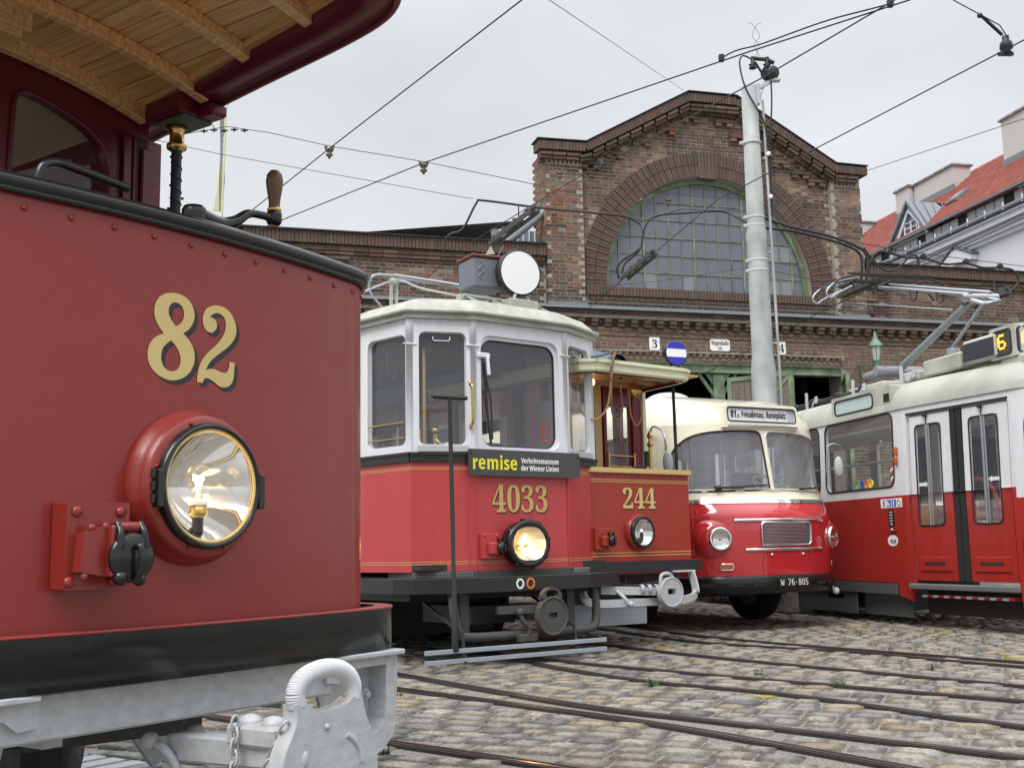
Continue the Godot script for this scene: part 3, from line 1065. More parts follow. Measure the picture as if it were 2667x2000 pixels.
func glyph_8() -> Array:
	var outer := [410,118,500,130,600,185,670,280,705,400,700,500,660,600,600,670,545,708,600,765,670,860,710,960,720,1080,705,1180,650,1290,560,1370,450,1407,340,1395,230,1340,140,1250,90,1150,72,1030,85,920,130,820,200,760,282,722,230,650,175,550,148,450,148,340,185,220,260,150,330,125]
	var h1 := [440,255,500,280,540,340,555,420,545,500,510,565,445,610,400,550,350,470,335,390,350,310,390,265]
	var h2 := [385,820,440,885,490,970,520,1070,515,1170,480,1240,420,1275,350,1265,290,1205,260,1130,252,1040,270,940,320,870]
	return [outer, h1, h2]

func glyph_2() -> Array:
	return [[965,440,1015,475,1042,545,1025,620,975,670,940,675,880,650,835,580,818,480,830,390,870,310,950,260,1040,247,1150,270,1240,340,1310,450,1342,570,1338,680,1290,790,1200,890,1100,970,1000,1050,930,1130,880,1240,940,1220,1020,1225,1110,1270,1170,1280,1215,1250,1235,1180,1240,1105,1320,1115,1316,1280,1300,1400,1250,1475,1170,1503,1090,1485,1000,1410,930,1365,880,1360,850,1385,840,1432,757,1422,760,1330,780,1200,830,1070,920,960,1030,860,1120,740,1165,630,1175,520,1150,430,1090,375,1030,362,970,385,920,450]]

func rounded(p: PackedVector2Array, sharp := 0.75) -> PackedVector2Array:
	# one pass of corner rounding that leaves hard corners alone
	var o := PackedVector2Array()
	var n := p.size()
	for i in n:
		var a := p[(i - 1 + n) % n]
		var b := p[i]
		var c := p[(i + 1) % n]
		if absf((b - a).angle_to(c - b)) > sharp: o.append(b)
		else:
			o.append(b + (a - b) * 0.25); o.append(b + (c - b) * 0.25)
	return o

func tram_82() -> void:
	var t := thing("historic_tram", "dark red open platform tram numbered 82 filling the left of the picture", "tram", Vector3(-0.794, 0, -2.893), 55.0)
	var s := ST()
	# dash
	var plan := dash_plan()
	var rows := []
	var arc := [0.0]
	for i in plan.size() - 1: arc.append(arc[i] + plan[i].distance_to(plan[i + 1]))
	var mid: float = arc[-1] / 2.0
	var along := func(u: float, v: float, w: float) -> Vector3:
		var a := clampf(u + mid, 0.0, arc[-1] - 1e-5)
		var k := 0
		while k < arc.size() - 2 and arc[k + 1] < a: k += 1
		var p: Vector3 = plan[k].lerp(plan[k + 1], (a - arc[k]) / (arc[k + 1] - arc[k]))
		return Vector3(p.x, v, p.z + w)
	var seams := []
	for a in arc.slice(1, arc.size() - 1): seams.append(a - mid)
	plate(s, rrect(-mid, 0.845, mid, 1.842, 0), [ellipse(-0.034, 1.187, 0.15, 0.15, 40)], along, 0.0, seams, 0.0, true)
	var inner := dash_plan(-0.02)
	rows = []
	for y in [1.842, 1.4]: rows.append(at_y(inner, y))
	sheet(s, rows)
	var dash := part("dash_panel", s, M.red_82, t)
	s = ST()
	tube(s, at_y(dash_plan(0.004), 1.866), 0.0215, 12)
	tube(s, at_y(dash_plan(0.010), 1.846), 0.009, 8)
	part("dash_rail", s, M.black_gloss, t)
	var rm := rivet_mesh()
	for i in 20:
		var r := -0.725 + 0.112 * i
		if r > 0.57: r = 0.57 + (r - 0.57) * 0.62
		if r > 0.745: break
		var p := dash_pt(r, 1.811, 0.001)
		if absf(r) > 0.57:
			var k := asin(clampf((absf(r) - 0.57) / 0.185, 0, 1))
			p = Vector3(r, 1.811, -0.26 + 0.218 * cos(k))
		node_mesh("rivet", rm, M.red_82, dash).position = p
	# figures 82 painted on the dash
	var conv := func(a: Array, dx: float, dy: float) -> PackedVector2Array:
		var p := PackedVector2Array()
		for i in range(0, a.size(), 2):
			# figure box: 8 spans 72..720 x 118..1407, 2 spans 757..1342 x 247..1503
			p.append(Vector2(-0.178 + (a[i] - 72.0) * 0.0002206 + dx, 1.655 + 0.028 - (a[i + 1] - 118.0) * 0.0001745 - 0.000021 * (720.0 - a[i]) + dy))
		return rounded(p)
	var cuts := every(-0.2, 0.12, 0.04)
	for k in 2:
		var g: Array = glyph_8() if k == 0 else glyph_2()
		for lay in 2:
			s = ST()
			var dx := 0.012 if lay == 0 else 0.0
			var dy := -0.0095 if lay == 0 else 0.0
			var holes := []
			for q in range(1, g.size()): holes.append(conv.call(g[q], dx, dy))
			plate(s, conv.call(g[0], dx, dy), holes, dash_pt, 0.0, cuts, 0.0012 + 0.0006 * lay)
			part("numeral" if lay else "numeral_shadow", s, M.gold_pale if lay else M.letter_shade, dash)
	# bumper ring: black face, red top
	var ring := []
	var half := []
	for i in 13: half.append(Vector3(0.05 * i, 0, 0.058 - 0.10 * 0.0025 * i * i))
	for i in range(1, 13):
		var a := PI / 2 * i / 12.0
		half.append(Vector3(0.60 + 0.265 * sin(a), 0, -0.24 + 0.262 * cos(a)))
	half.append(Vector3(0.865, 0, -0.75))
	for i in range(half.size() - 1, 0, -1): ring.append(Vector3(-half[i].x, 0, half[i].z))
	ring.append_array(half)
	var ring_in := []
	for i in ring.size():
		var tg: Vector3 = (ring[mini(i + 1, ring.size() - 1)] - ring[maxi(i - 1, 0)]).normalized()
		ring_in.append(ring[i] - Vector3(-tg.z, 0, tg.x) * 0.052)
	s = ST()
	sheet(s, [at_y(ring, 0.728), at_y(ring, 0.852)])
	sheet(s, [at_y(ring_in, 0.852), at_y(ring_in, 0.728)])
	sheet(s, [at_y(ring_in, 0.728), at_y(ring, 0.728)])
	var bump := part("bumper_beam", s, M.black_gloss, t)
	s = ST()
	sheet(s, [at_y(ring, 0.8535), at_y(ring_in, 0.8535)])
	tube(s, at_y(ring, 0.850), 0.004, 6)
	part("bumper_top", s, M.red_82, bump)
	s = ST()
	quad(s, Vector3(-0.75, 0.74, 0.0), Vector3(0.75, 0.74, 0.0), Vector3(0.75, 0.74, -1.2), Vector3(-0.75, 0.74, -1.2))
	part("platform_floor", s, M.black_iron, t)
	# headlamp
	var hl := Node3D.new(); hl.name = "headlamp"; t.add_child(hl)
	var hx := Transform3D(Basis(), Vector3(-0.034, 1.187, 0.0))
	s = ST()
	lathe(s, hx, [Vector2(0.196, -0.01), Vector2(0.196, 0.012), Vector2(0.186, 0.024), Vector2(0.182, 0.036), Vector2(0.178, 0.05), Vector2(0.170, 0.058), Vector2(0.140, 0.060)], 48)
	var hs := part("lamp_housing", s, M.red_82, hl)
	for a in [15, 70, 110, 165, 205, 250, 290, 335]:
		node_mesh("screw", rivet_mesh(0.006), M.red_82, hs).position = hx * Vector3(0.163 * cos(deg_to_rad(a)), 0.163 * sin(deg_to_rad(a)), 0.061)
	s = ST()
	lathe(s, hx, [Vector2(0.156, 0.055), Vector2(0.157, 0.074), Vector2(0.151, 0.084), Vector2(0.145, 0.084), Vector2(0.142, 0.078)], 48)
	for sd in [-1.0, 1.0]:
		box(s, hx * Vector3(sd * 0.158, -0.01, 0.072), Vector3(0.018, 0.09, 0.03), 0.003)
		for k in 3: rod(s, hx * Vector3(sd * 0.170, -0.045 + 0.03 * k, 0.07), hx * Vector3(sd * 0.170, -0.025 + 0.03 * k, 0.07), 0.007, 8)
	part("lamp_rim", s, M.black_gloss, hl)
	s = ST()
	lathe(s, hx, [Vector2(0.142, 0.078), Vector2(0.138, 0.080), Vector2(0.134, 0.074)], 48)
	part("lamp_bezel", s, M.gold_pale, hl)
	s = ST()
	var bowl := []
	for i in 11: bowl.append(Vector2(0.134 * (1.0 - i / 10.0), 0.072 - 0.125 * (1.0 - pow(1.0 - i / 10.0, 2.0))))
	lathe(s, hx, bowl, 48)
	part("reflector", s, M.reflector, hl)
	var bx := Transform3D(Basis(Vector3.RIGHT, -PI / 2), hx * Vector3(-0.008, -0.002, 0.034))
	s = ST()
	lathe(s, bx, [Vector2(0.0001, -0.078), Vector2(0.014, -0.078), Vector2(0.014, -0.07)], 20)
	for k in 6: lathe(s, bx, [Vector2(0.012, -0.112 + 0.006 * k), Vector2(0.016, -0.109 + 0.006 * k), Vector2(0.012, -0.106 + 0.006 * k)], 20)
	part("lamp_stem", s, M.black_iron, hl)
	s = ST()
	lathe(s, bx, [Vector2(0.013, -0.078), Vector2(0.022, -0.072), Vector2(0.024, -0.062), Vector2(0.022, -0.058), Vector2(0.022, -0.04), Vector2(0.001, -0.04)], 24)
	part("lamp_socket", s, M.brass, hl)
	s = ST()
	lathe(s, bx, [Vector2(0.0235, -0.045), Vector2(0.0235, -0.033), Vector2(0.018, -0.031)], 24)
	part("socket_collar", s, M.sign_white, hl)
	s = ST()
	lathe(s, bx, [Vector2(0.016, -0.032), Vector2(0.019, -0.012), Vector2(0.031, 0.006), Vector2(0.0355, 0.024), Vector2(0.031, 0.043), Vector2(0.018, 0.056), Vector2(0.0001, 0.0595)], 28)
	part("bulb", s, M.glass, hl)
	s = ST()
	tube(s, smooth_path([bx * Vector3(-0.014, 0, 0.018), bx * Vector3(-0.008, 0, 0.026), bx * Vector3(0, 0, 0.022), bx * Vector3(0.008, 0, 0.027), bx * Vector3(0.014, 0, 0.019)]), 0.0034, 8)
	part("filament", s, M.filament, hl)
	s = ST()
	tube(s, [bx * Vector3(0, 0, -0.03), bx * Vector3(0, 0, -0.008), bx * Vector3(0.004, 0, 0.0)], [0.006, 0.005, 0.002], 8)
	part("lamp_stalk", s, M.sign_white, hl)
	var om := OmniLight3D.new()
	om.name = "bulb_light"
	om.light_color = Color(1.0, 0.78, 0.5)
	om.light_energy = 0.03
	om.light_size = 0.012
	om.omni_range = 20.0
	om.omni_attenuation = 2.0
	om.shadow_enabled = true
	hl.add_child(om)
	om.position = bx * Vector3(0, 0, 0.034)
	s = ST()
	lathe(s, hx, [Vector2(0.137, 0.0755), Vector2(0.09, 0.083), Vector2(0.0001, 0.086)], 48)
	part("lamp_glass", s, M.glass, hl)
	# cable socket left of the lamp
	var so := Node3D.new(); so.name = "cable_socket"; t.add_child(so)
	var sb := Basis(Vector3.UP, deg_to_rad(-4))
	s = ST()
	plate(s, rrect(-0.41, 0.945, -0.245, 1.142, 0.004), [], flat_map, 0.055, [], 0.038)
	part("socket_base", s, M.red_82, so)
	s = ST()
	plate(s, vecs([-0.409, 0.982, -0.246, 0.982, -0.246, 1.094, -0.40, 1.094]), [], flat_map, 0.01, [], 0.039)
	plate(s, vecs([-0.392, 0.985, -0.315, 0.972, -0.305, 1.075, -0.335, 1.085, -0.385, 1.07]), [], flat_map, 0.03, [], 0.068)
	box(s, Vector3(-0.318, 1.03, 0.06), Vector3(0.012, 0.115, 0.05), 0.003)
	part("socket_body", s, M.red_82, so)
	for p in [[-0.385, 1.12], [-0.27, 1.12], [-0.40, 0.963], [-0.285, 0.963]]:
		node_mesh("bolt_head", rivet_mesh(0.014), M.red_82, so).position = Vector3(p[0], p[1], 0.04)
	for p in [[-0.362, 1.083], [-0.326, 1.086], [-0.378, 0.975]]:
		node_mesh("nut", rivet_mesh(0.01), M.red_82, so).position = Vector3(p[0], p[1], 0.064)
	s = ST()
	for k in 12: lathe(s, Transform3D(Basis(Vector3.UP, PI / 2), Vector3(-0.298 + 0.0045 * k, 1.083, 0.074)), [Vector2(0.012, -0.0024), Vector2(0.0145, 0), Vector2(0.012, 0.0024)], 14)
	part("spring", s, M.red_82, so)
	s = ST()
	var cap := Transform3D(sb, Vector3(-0.275, 1.015, 0.088))
	lathe(s, cap, [Vector2(0.05, -0.012), Vector2(0.057, -0.004), Vector2(0.057, 0.006), Vector2(0.05, 0.013), Vector2(0.0001, 0.016)], 32)
	for x in [-0.034, 0.034]:
		tube(s, smooth_path([cap * Vector3(x, 0.02, 0.006), cap * Vector3(x * 0.9, 0.055, 0.004), cap * Vector3(x * 0.88, 0.078, -0.012)]), [0.011, 0.011, 0.011, 0.010, 0.010, 0.010, 0.009, 0.009, 0.009, 0.008, 0.008, 0.008, 0.008], 8)
	tube(s, smooth_path([cap * Vector3(0.004, 0.024, 0.012), cap * Vector3(0.004, 0.026, 0.03), cap * Vector3(0.006, 0.0, 0.036), cap * Vector3(0.006, -0.03, 0.032), cap * Vector3(0.004, -0.055, 0.016)]), 0.008, 8)
	ball(s, cap * Vector3(-0.028, -0.045, 0.004), 0.018, 10)
	ball(s, cap * Vector3(0.02, -0.05, 0.004), 0.016, 10)
	part("socket_cap", s, M.black_gloss, so)
	# rope-bound grab pole with brass top and bracket
	var gp := Node3D.new(); gp.name = "grab_pole"; t.add_child(gp)
	s = ST()
	rod(s, Vector3(0.66, 0.85, -0.98), Vector3(0.66, 2.56, -0.98), 0.019, 12)
	var hel := []
	for i in 260: hel.append(Vector3(0.66 + 0.0195 * cos(i * 0.9), 0.9 + 1.66 * i / 260.0, -0.98 + 0.0195 * sin(i * 0.9)))
	tube(s, hel, 0.004, 5)
	for i in 40: ball(s, Vector3(0.66 + 0.025 * cos(i * 2.6), 0.95 + 0.04 * i, -0.98 + 0.025 * sin(i * 2.6)), 0.006, 6)
	part("bound_pole", s, M.black_iron, gp)
	s = ST()
	lathe(s, Transform3D(Basis(Vector3.RIGHT, -PI / 2), Vector3(0.66, 2.55, -0.98)), [Vector2(0.022, -0.065), Vector2(0.036, -0.055), Vector2(0.036, -0.04), Vector2(0.027, -0.03), Vector2(0.025, 0.01), Vector2(0.04, 0.03), Vector2(0.02, 0.035)], 18)
	part("brass_fitting", s, M.brass, gp)
	# brake crank with wooden handle
	var ck := Node3D.new(); ck.name = "brake_crank"; t.add_child(ck)
	s = ST()
	lathe(s, Transform3D(Basis(Vector3.RIGHT, -PI / 2), Vector3(0.075, 0.85, -0.15)), [Vector2(0.02, 0), Vector2(0.02, 1.06), Vector2(0.032, 1.07), Vector2(0.034, 1.115), Vector2(0.028, 1.125), Vector2(0.0001, 1.127)], 18)
	var arm := smooth_path([Vector3(0.075, 1.955, -0.15), Vector3(0.16, 1.945, -0.15), Vector3(0.22, 1.965, -0.15), Vector3(0.27, 2.0, -0.15), Vector3(0.32, 2.008, -0.15), Vector3(0.365, 2.008, -0.15)])
	var wid := []
	for i in arm.size(): wid.append(lerpf(0.026, 0.012, minf(1.0, i / 20.0)))
	tube(s, arm, wid, 12)
	lathe(s, Transform3D(Basis(Vector3.RIGHT, -PI / 2), Vector3(0.372, 1.99, -0.15)), [Vector2(0.0001, 0), Vector2(0.018, 0.0), Vector2(0.023, 0.008), Vector2(0.023, 0.036), Vector2(0.018, 0.044)], 16)
	part("crank_arm", s, M.black_gloss, ck)
	s = ST()
	lathe(s, Transform3D(Basis(Vector3.RIGHT, -PI / 2), Vector3(0.372, 2.03, -0.15)), [Vector2(0.018, 0), Vector2(0.022, 0.006), Vector2(0.018, 0.012)], 16)
	part("ferrule", s, M.brass, ck)
	s = ST()
	lathe(s, Transform3D(Basis(Vector3.RIGHT, -PI / 2), Vector3(0.372, 2.04, -0.15)), [Vector2(0.017, 0), Vector2(0.0165, 0.015), Vector2(0.019, 0.035), Vector2(0.0235, 0.06), Vector2(0.026, 0.085), Vector2(0.023, 0.105), Vector2(0.014, 0.117), Vector2(0.0001, 0.12)], 20)
	part("handle", s, M.wood_dark, ck)
	# bent grab iron on the rail
	s = ST()
	tube(s, smooth_path([Vector3(-0.462, 1.87, -0.05), Vector3(-0.45, 1.925, -0.05), Vector3(-0.415, 1.945, -0.05), Vector3(-0.36, 1.945, -0.05), Vector3(-0.22, 1.93, -0.04)]), 0.011, 10)
	part("grab_iron", s, M.black_gloss, t)
	# bulkhead behind the platform
	var roof_y := func(r: float) -> float: return 2.76 - 0.2 * r * r
	s = ST()
	var top := PackedVector2Array([Vector2(-0.70, 0.85), Vector2(0.70, 0.85)])
	for i in 15: top.append(Vector2(0.70 - 0.1 * i, roof_y.call(0.70 - 0.1 * i) + 0.0))
	var wh := PackedVector2Array([Vector2(0.535, 1.75), Vector2(0.535, 2.40), Vector2(0.525, 2.46), Vector2(0.50, 2.51), Vector2(0.42, 2.565), Vector2(0.30, 2.60), Vector2(0.20, 2.618), Vector2(0.16, 2.605), Vector2(0.14, 2.56), Vector2(0.133, 1.75)])
	var wl := PackedVector2Array()
	for p in wh: wl.append(Vector2(-p.x, p.y))
	wl.reverse()
	wh = rounded(rounded(wh, 0.9), 0.9); wl = rounded(rounded(wl, 0.9), 0.9)
	plate(s, top, [wh, wl], flat_map, 0.04, [], -1.2)
	part("bulkhead", s, M.maroon, t)
	s = ST()
	box(s, Vector3(0.625, 1.7, -1.185), Vector3(0.012, 1.75, 0.02), 0.004)
	box(s, Vector3(0.60, 1.7, -1.19), Vector3(0.035, 1.75, 0.012), 0.003)
	box(s, Vector3(0.69, 1.7, -1.22), Vector3(0.05, 1.7, 0.07), 0.006)
	var wpath := outline(wh, flat_map, -1.196)
	tube(s, wpath, 0.009, 6, false, true)
	part("window_moulding", s, M.maroon, t)
	s = ST()
	plate(s, wh, [], flat_map, 0.0, [], -1.222)
	part("bulkhead_pane", s, M.glass, t)
	# saloon behind it
	s = ST()
	var sal := []
	for z in [-1.25, -5.2]:
		var rr := []
		for i in 15: rr.append(Vector3(0.70 - 0.1 * i, roof_y.call(0.70 - 0.1 * i) - 0.03, z))
		sal.append(rr)
	sheet(s, sal)
	part("saloon_ceiling", s, M.cream_green, t)
	s = ST()
	for sd in [-1.0, 1.0]:
		box(s, Vector3(sd * 0.72, 1.3, -3.2), Vector3(0.05, 0.9, 4.0))
		box(s, Vector3(sd * 0.66, 2.42, -3.2), Vector3(0.20, 0.34, 4.0))
		box(s, Vector3(sd * 0.58, 2.50, -3.2), Vector3(0.03, 0.03, 4.0))
		for k in 5: box(s, Vector3(sd * 0.72, 2.0, -1.3 - 0.95 * k), Vector3(0.05, 0.7, 0.09))
	plate(s, rrect(-0.72, 0.85, 0.72, 2.7, 0), [rrect(0.1, 1.75, 0.6, 2.4, 0.08), rrect(-0.6, 1.75, -0.1, 2.4, 0.08)], flat_map, 0.04, [], -5.2)
	part("saloon_frame", s, M.maroon, t)
	s = ST()
	box(s, Vector3(0, 0.84, -3.2), Vector3(1.4, 0.04, 4.1))
	part("saloon_floor", s, M.dark_inside, t)
	# platform canopy: boards, ribs, edge beam
	var edge := [Vector3(0.82, 0, -1.5), Vector3(0.74, 0, -1.0), Vector3(0.675, 0, -0.55), Vector3(0.615, 0, -0.1), Vector3(0.565, 0, 0.12), Vector3(0.49, 0, 0.24), Vector3(0.36, 0, 0.33), Vector3(0.15, 0, 0.38), Vector3(-0.1, 0, 0.39), Vector3(-0.4, 0, 0.34), Vector3(-0.6, 0, 0.12), Vector3(-0.7, 0, -0.5), Vector3(-0.8, 0, -1.4)]
	edge = smooth_path(edge, 5)
	var ins := []
	for i in edge.size():
		var tg: Vector3 = (edge[mini(i + 1, edge.size() - 1)] - edge[maxi(i - 1, 0)]).normalized()
		ins.append(edge[i] + Vector3(tg.z, 0, -tg.x) * -0.115)
	s = ST()
	sheet(s, [at_y(edge, 2.635), at_y(edge, 2.70), at_y(edge, 2.76)])
	sheet(s, [at_y(ins, 2.76), at_y(ins, 2.655), at_y(edge, 2.635)])
	tube(s, at_y(edge, 2.64), 0.012, 6)
	part("canopy_beam", s, M.maroon, t)
	s = ST()
	for i in edge.size() / 2:
		var a: Vector3 = edge[i]
		var b: Vector3 = edge[edge.size() - 1 - i]
		var a2: Vector3 = edge[mini(i + 1, edge.size() - 1)]
		var b2: Vector3 = edge[edge.size() - 2 - i]
		for k in 8:
			var f0 := k / 8.0
			var f1 := (k + 1) / 8.0
			var h := func(f): return Vector3.UP * (2.76 + 0.14 * sin(PI * f))
			quad(s, a.lerp(b, f0) + h.call(f0), a2.lerp(b2, f0) + h.call(f0), a2.lerp(b2, f1) + h.call(f1), a.lerp(b, f1) + h.call(f1))
	part("canopy_top", s, M.roof_canvas, t)
	var front_of := func(r: float) -> float:
		var best := -2.0
		for i in ins.size() - 1:
			var a: Vector3 = ins[i]
			var b: Vector3 = ins[i + 1]
			if (a.x - r) * (b.x - r) <= 0 and absf(a.x - b.x) > 1e-6: best = maxf(best, lerpf(a.z, b.z, (r - a.x) / (b.x - a.x)))
		return best
	for i in 19:
		var r := -0.72 + 0.08 * i
		var zf: float = minf(maxf(front_of.call(r - 0.036), front_of.call(r + 0.036)) + 0.03, 0.36)
		if zf < -1.1: continue
		s = ST()
		var y: float = roof_y.call(r)
		var b := Basis(Vector3.BACK, atan(-0.4 * r))
		box(s, Vector3(r, y + 0.02, (zf - 1.19) / 2), Vector3(0.077, 0.016, zf + 1.19), 0.004, b)
		part("ceiling_board", s, M["wood_%d" % ((i * 7 + 3) % 4)], t)
		s = ST()
		box(s, Vector3(r + 0.04, y + 0.026, (zf - 1.19) / 2), Vector3(0.006, 0.012, zf + 1.19), 0.0, b)
		part("board_joint", s, M.wood_joint, t)
	for z in [-1.165, -0.83, -0.49, -0.15, 0.16]:
		s = ST()
		var rmax: float = 0.66 if z < -1.1 else 0.645 + 0.12 * (-z - 0.5) * 0.6
		if z > 0: rmax = 0.42
		var pts := []
		for i in 23:
			var r: float = rmax - 2.0 * rmax * i / 22.0
			pts.append(Vector3(r, roof_y.call(r) - 0.012, z))
		var wv := 0.022
		var th := 0.026 if z > -1.1 else 0.032
		for i in 22:
			var a: Vector3 = pts[i]
			var b: Vector3 = pts[i + 1]
			bar(s, a, b + (b - a) * 0.03, wv * 2, th * 2 * 0.9, Vector3.UP, 0.004)
		part("canopy_rib", s, M["wood_%d" % (int(absf(z) * 10) % 3 + 1)], t)
	s = ST()
	for i in edge.size() / 2 - 2:
		var a: Vector3 = ins[i] + Vector3(-0.012, roof_y.call(ins[i].x) + 0.008, 0)
		var b: Vector3 = ins[i + 1] + Vector3(-0.012, roof_y.call(ins[i + 1].x) + 0.008, 0)
		bar(s, a, b, 0.03, 0.03)
	part("edge_batten", s, M.wood_2, t)
	s = ST()
	box(s, Vector3(-0.075, 2.70, -0.9), Vector3(0.13, 0.09, 0.12), 0.006)
	box(s, Vector3(-0.085, 2.645, -0.9), Vector3(0.10, 0.03, 0.1), 0.006)
	part("ceiling_block", s, M.wood_0, t)
	s = ST()
	box(s, Vector3(0.645, 2.63, -0.97), Vector3(0.13, 0.075, 0.2), 0.008)
	box(s, Vector3(0.70, 2.615, -0.86), Vector3(0.08, 0.05, 0.14), 0.012)
	part("pole_bracket", s, M.maroon, t)
	s = ST()
	box(s, Vector3(0.665, 2.586, -0.95), Vector3(0.13, 0.012, 0.16), 0.003)
	part("bracket_plate", s, M.green_dark, t)
	# white underframe
	s = ST()
	box(s, Vector3(-0.08, 0.672, -0.02), Vector3(1.12, 0.105, 0.03), 0.006)
	box(s, Vector3(-0.08, 0.722, -0.06), Vector3(1.2, 0.01, 0.1), 0.002)
	part("headstock", s, M.white_cast, t)
	s = ST()
	for sd in [-1.0, 1.0]:
		bar(s, Vector3(sd * 0.36, 0.66, -0.06), Vector3(sd * 0.36, 0.66, -5.0), 0.05, 0.13)
	box(s, Vector3(0.0, 0.655, -0.5), Vector3(1.2, 0.10, 0.03), 0.004)
	plate(s, vecs([0.2, 0.6, 0.6, 0.6, 0.6, 0.42, 0.45, 0.36, 0.34, 0.5]), [], flat_map, 0.02, [], -0.75)
	part("sole_bars", s, M.white_cast, t)
	s = ST()
	bar(s, Vector3(-0.5, 0.5, -1.2), Vector3(0.7, 0.5, -0.9), 0.05, 0.09)
	bar(s, Vector3(-0.7, 0.55, -0.6), Vector3(0.5, 0.5, -0.6), 0.03, 0.05)
	box(s, Vector3(0, 0.62, -2.6), Vector3(1.1, 0.1, 3.4))
	for z in [-1.9, -3.9]:
		for sd in [-1.0, 1.0]: lathe(s, Transform3D(Basis(Vector3.UP, PI / 2), Vector3(sd * 0.70 - 0.04, 0.36, z)), [Vector2(0.0001, 0.0), Vector2(0.36, 0.0), Vector2(0.36, 0.09), Vector2(0.0001, 0.09)], 28)
		rod(s, Vector3(-0.7, 0.36, z), Vector3(0.7, 0.36, z), 0.06)
	rod(s, Vector3(-0.36, 0.58, -0.25), Vector3(-0.36, 0.40, -0.25), 0.035, 12)
	part("running_gear", s, M.dirty_iron, t)
	for sd in [-1.0, 1.0]:
		s = ST()
		var web := vecs([0.44, 0.712, 0.74, 0.716, 0.735, 0.53, 0.72, 0.48, 0.68, 0.445, 0.60, 0.415, 0.50, 0.405, 0.50, 0.44, 0.60, 0.475, 0.66, 0.50, 0.685, 0.53, 0.69, 0.685, 0.57, 0.685, 0.52, 0.675, 0.49, 0.65, 0.44, 0.655])
		var back := vecs([0.46, 0.68, 0.70, 0.69, 0.70, 0.51, 0.62, 0.47, 0.52, 0.45])
		if sd < 0:
			for k in 2:
				var q := web if k == 0 else back
				for i in q.size(): q[i] = Vector2(-q[i].x, q[i].y)
				q.reverse()
				if k == 0: web = q
				else: back = q
		plate(s, web, [], flat_map, 0.09, [], 0.01)
		plate(s, back, [], flat_map, 0.012, [], -0.06)
		box(s, Vector3(sd * 0.60, 0.719, -0.02), Vector3(0.30, 0.016, 0.11), 0.004)
		ball(s, Vector3(sd * 0.69, 0.70, 0.0), 0.016, 10)
		lathe(s, Transform3D(Basis(), Vector3(sd * 0.655, 0.60, -0.058)), [Vector2(0.0001, 0.03), Vector2(0.011, 0.03), Vector2(0.011, 0.018), Vector2(0.019, 0.018), Vector2(0.019, 0.0)].duplicate(), 6, false)
		lathe(s, Transform3D(Basis(Vector3.RIGHT, -PI / 2), Vector3(sd * 0.64, 0.50, -0.03)), [Vector2(0.018, 0.0), Vector2(0.018, 0.014), Vector2(0.0001, 0.016)], 6, false)
		part("bumper_bracket", s, M.white_cast, t)
	s = ST()
	tube(s, smooth_path([Vector3(0.62, 0.43, -0.03), Vector3(0.5, 0.40, 0.05), Vector3(0.2, 0.385, 0.10), Vector3(-0.2, 0.385, 0.10), Vector3(-0.5, 0.40, 0.05), Vector3(-0.62, 0.43, -0.03)]), 0.025, 8)
	part("coupler_bow", s, M.white_cast, t)
	# coupler
	var cp := Node3D.new(); cp.name = "coupler"; t.add_child(cp)
	s = ST()
	var head := vecs([0.085, 0.688, 0.095, 0.655, 0.105, 0.63, 0.128, 0.59, 0.138, 0.545, 0.136, 0.50, 0.12, 0.455, 0.085, 0.415, 0.04, 0.392, -0.02, 0.388, -0.08, 0.402, -0.13, 0.44, -0.158, 0.49, -0.166, 0.545, -0.156, 0.595, -0.128, 0.635, -0.118, 0.665, -0.122, 0.692, -0.082, 0.692, -0.07, 0.676, -0.045, 0.668, 0.02, 0.672, 0.045, 0.68, 0.055, 0.69])
	head.reverse()
	plate(s, rounded(rounded(head, 1.2), 1.2), [rrect(-0.06, 0.475, 0.05, 0.525, 0.008)], flat_map, 0.045, [], 0.47)
	var arcs := []
	for i in 9: arcs.append(Vector3(-0.015 + 0.10 * cos(0.1 + i * 0.12), 0.535 + 0.085 * sin(0.1 + i * 0.12), 0.468))
	tube(s, arcs, 0.008, 6)
	ball(s, Vector3(-0.03, 0.635, 0.47), 0.008, 8)
	ball(s, Vector3(-0.095, 0.575, 0.468), 0.014, 10, Vector3(0.8, 1.4, 0.4))
	part("coupler_head", s, M.white_cast, cp)
	var grip := smooth_path([Vector3(-0.102, 0.685, 0.45), Vector3(-0.108, 0.715, 0.45), Vector3(-0.088, 0.742, 0.45), Vector3(-0.04, 0.757, 0.45), Vector3(0.01, 0.757, 0.45), Vector3(0.05, 0.742, 0.45), Vector3(0.072, 0.715, 0.45), Vector3(0.072, 0.685, 0.45)], 12)
	s = ST()
	tube(s, grip, 0.017, 12)
	part("handle_core", s, M.white_cast, cp)
	s = ST()
	var wound := []
	var total := grip.size()
	for i in total * 12:
		var f := float(i) / 12.0
		var k := mini(int(f), total - 2)
		var p: Vector3 = grip[k].lerp(grip[k + 1], f - k)
		var tg: Vector3 = (grip[k + 1] - grip[k]).normalized()
		var a := f * 4.4
		wound.append(p + (Vector3.BACK * cos(a) + tg.cross(Vector3.BACK) * sin(a)) * 0.0185)
	tube(s, wound, 0.0034, 5)
	part("handle_rope", s, M.rope_white, cp)
	s = ST()
	bar(s, Vector3(-0.02, 0.565, 0.44), Vector3(-0.01, 0.548, -0.07), 0.06, 0.065, Vector3.UP, 0.006)
	box(s, Vector3(-0.02, 0.60, 0.25), Vector3(0.085, 0.05, 0.16), 0.008)
	for z in [0.29, 0.21]: ball(s, Vector3(-0.02, 0.625, z), 0.03, 12, Vector3(1, 0.7, 1))
	part("drawbar", s, M.white_cast, cp)
	s = ST()
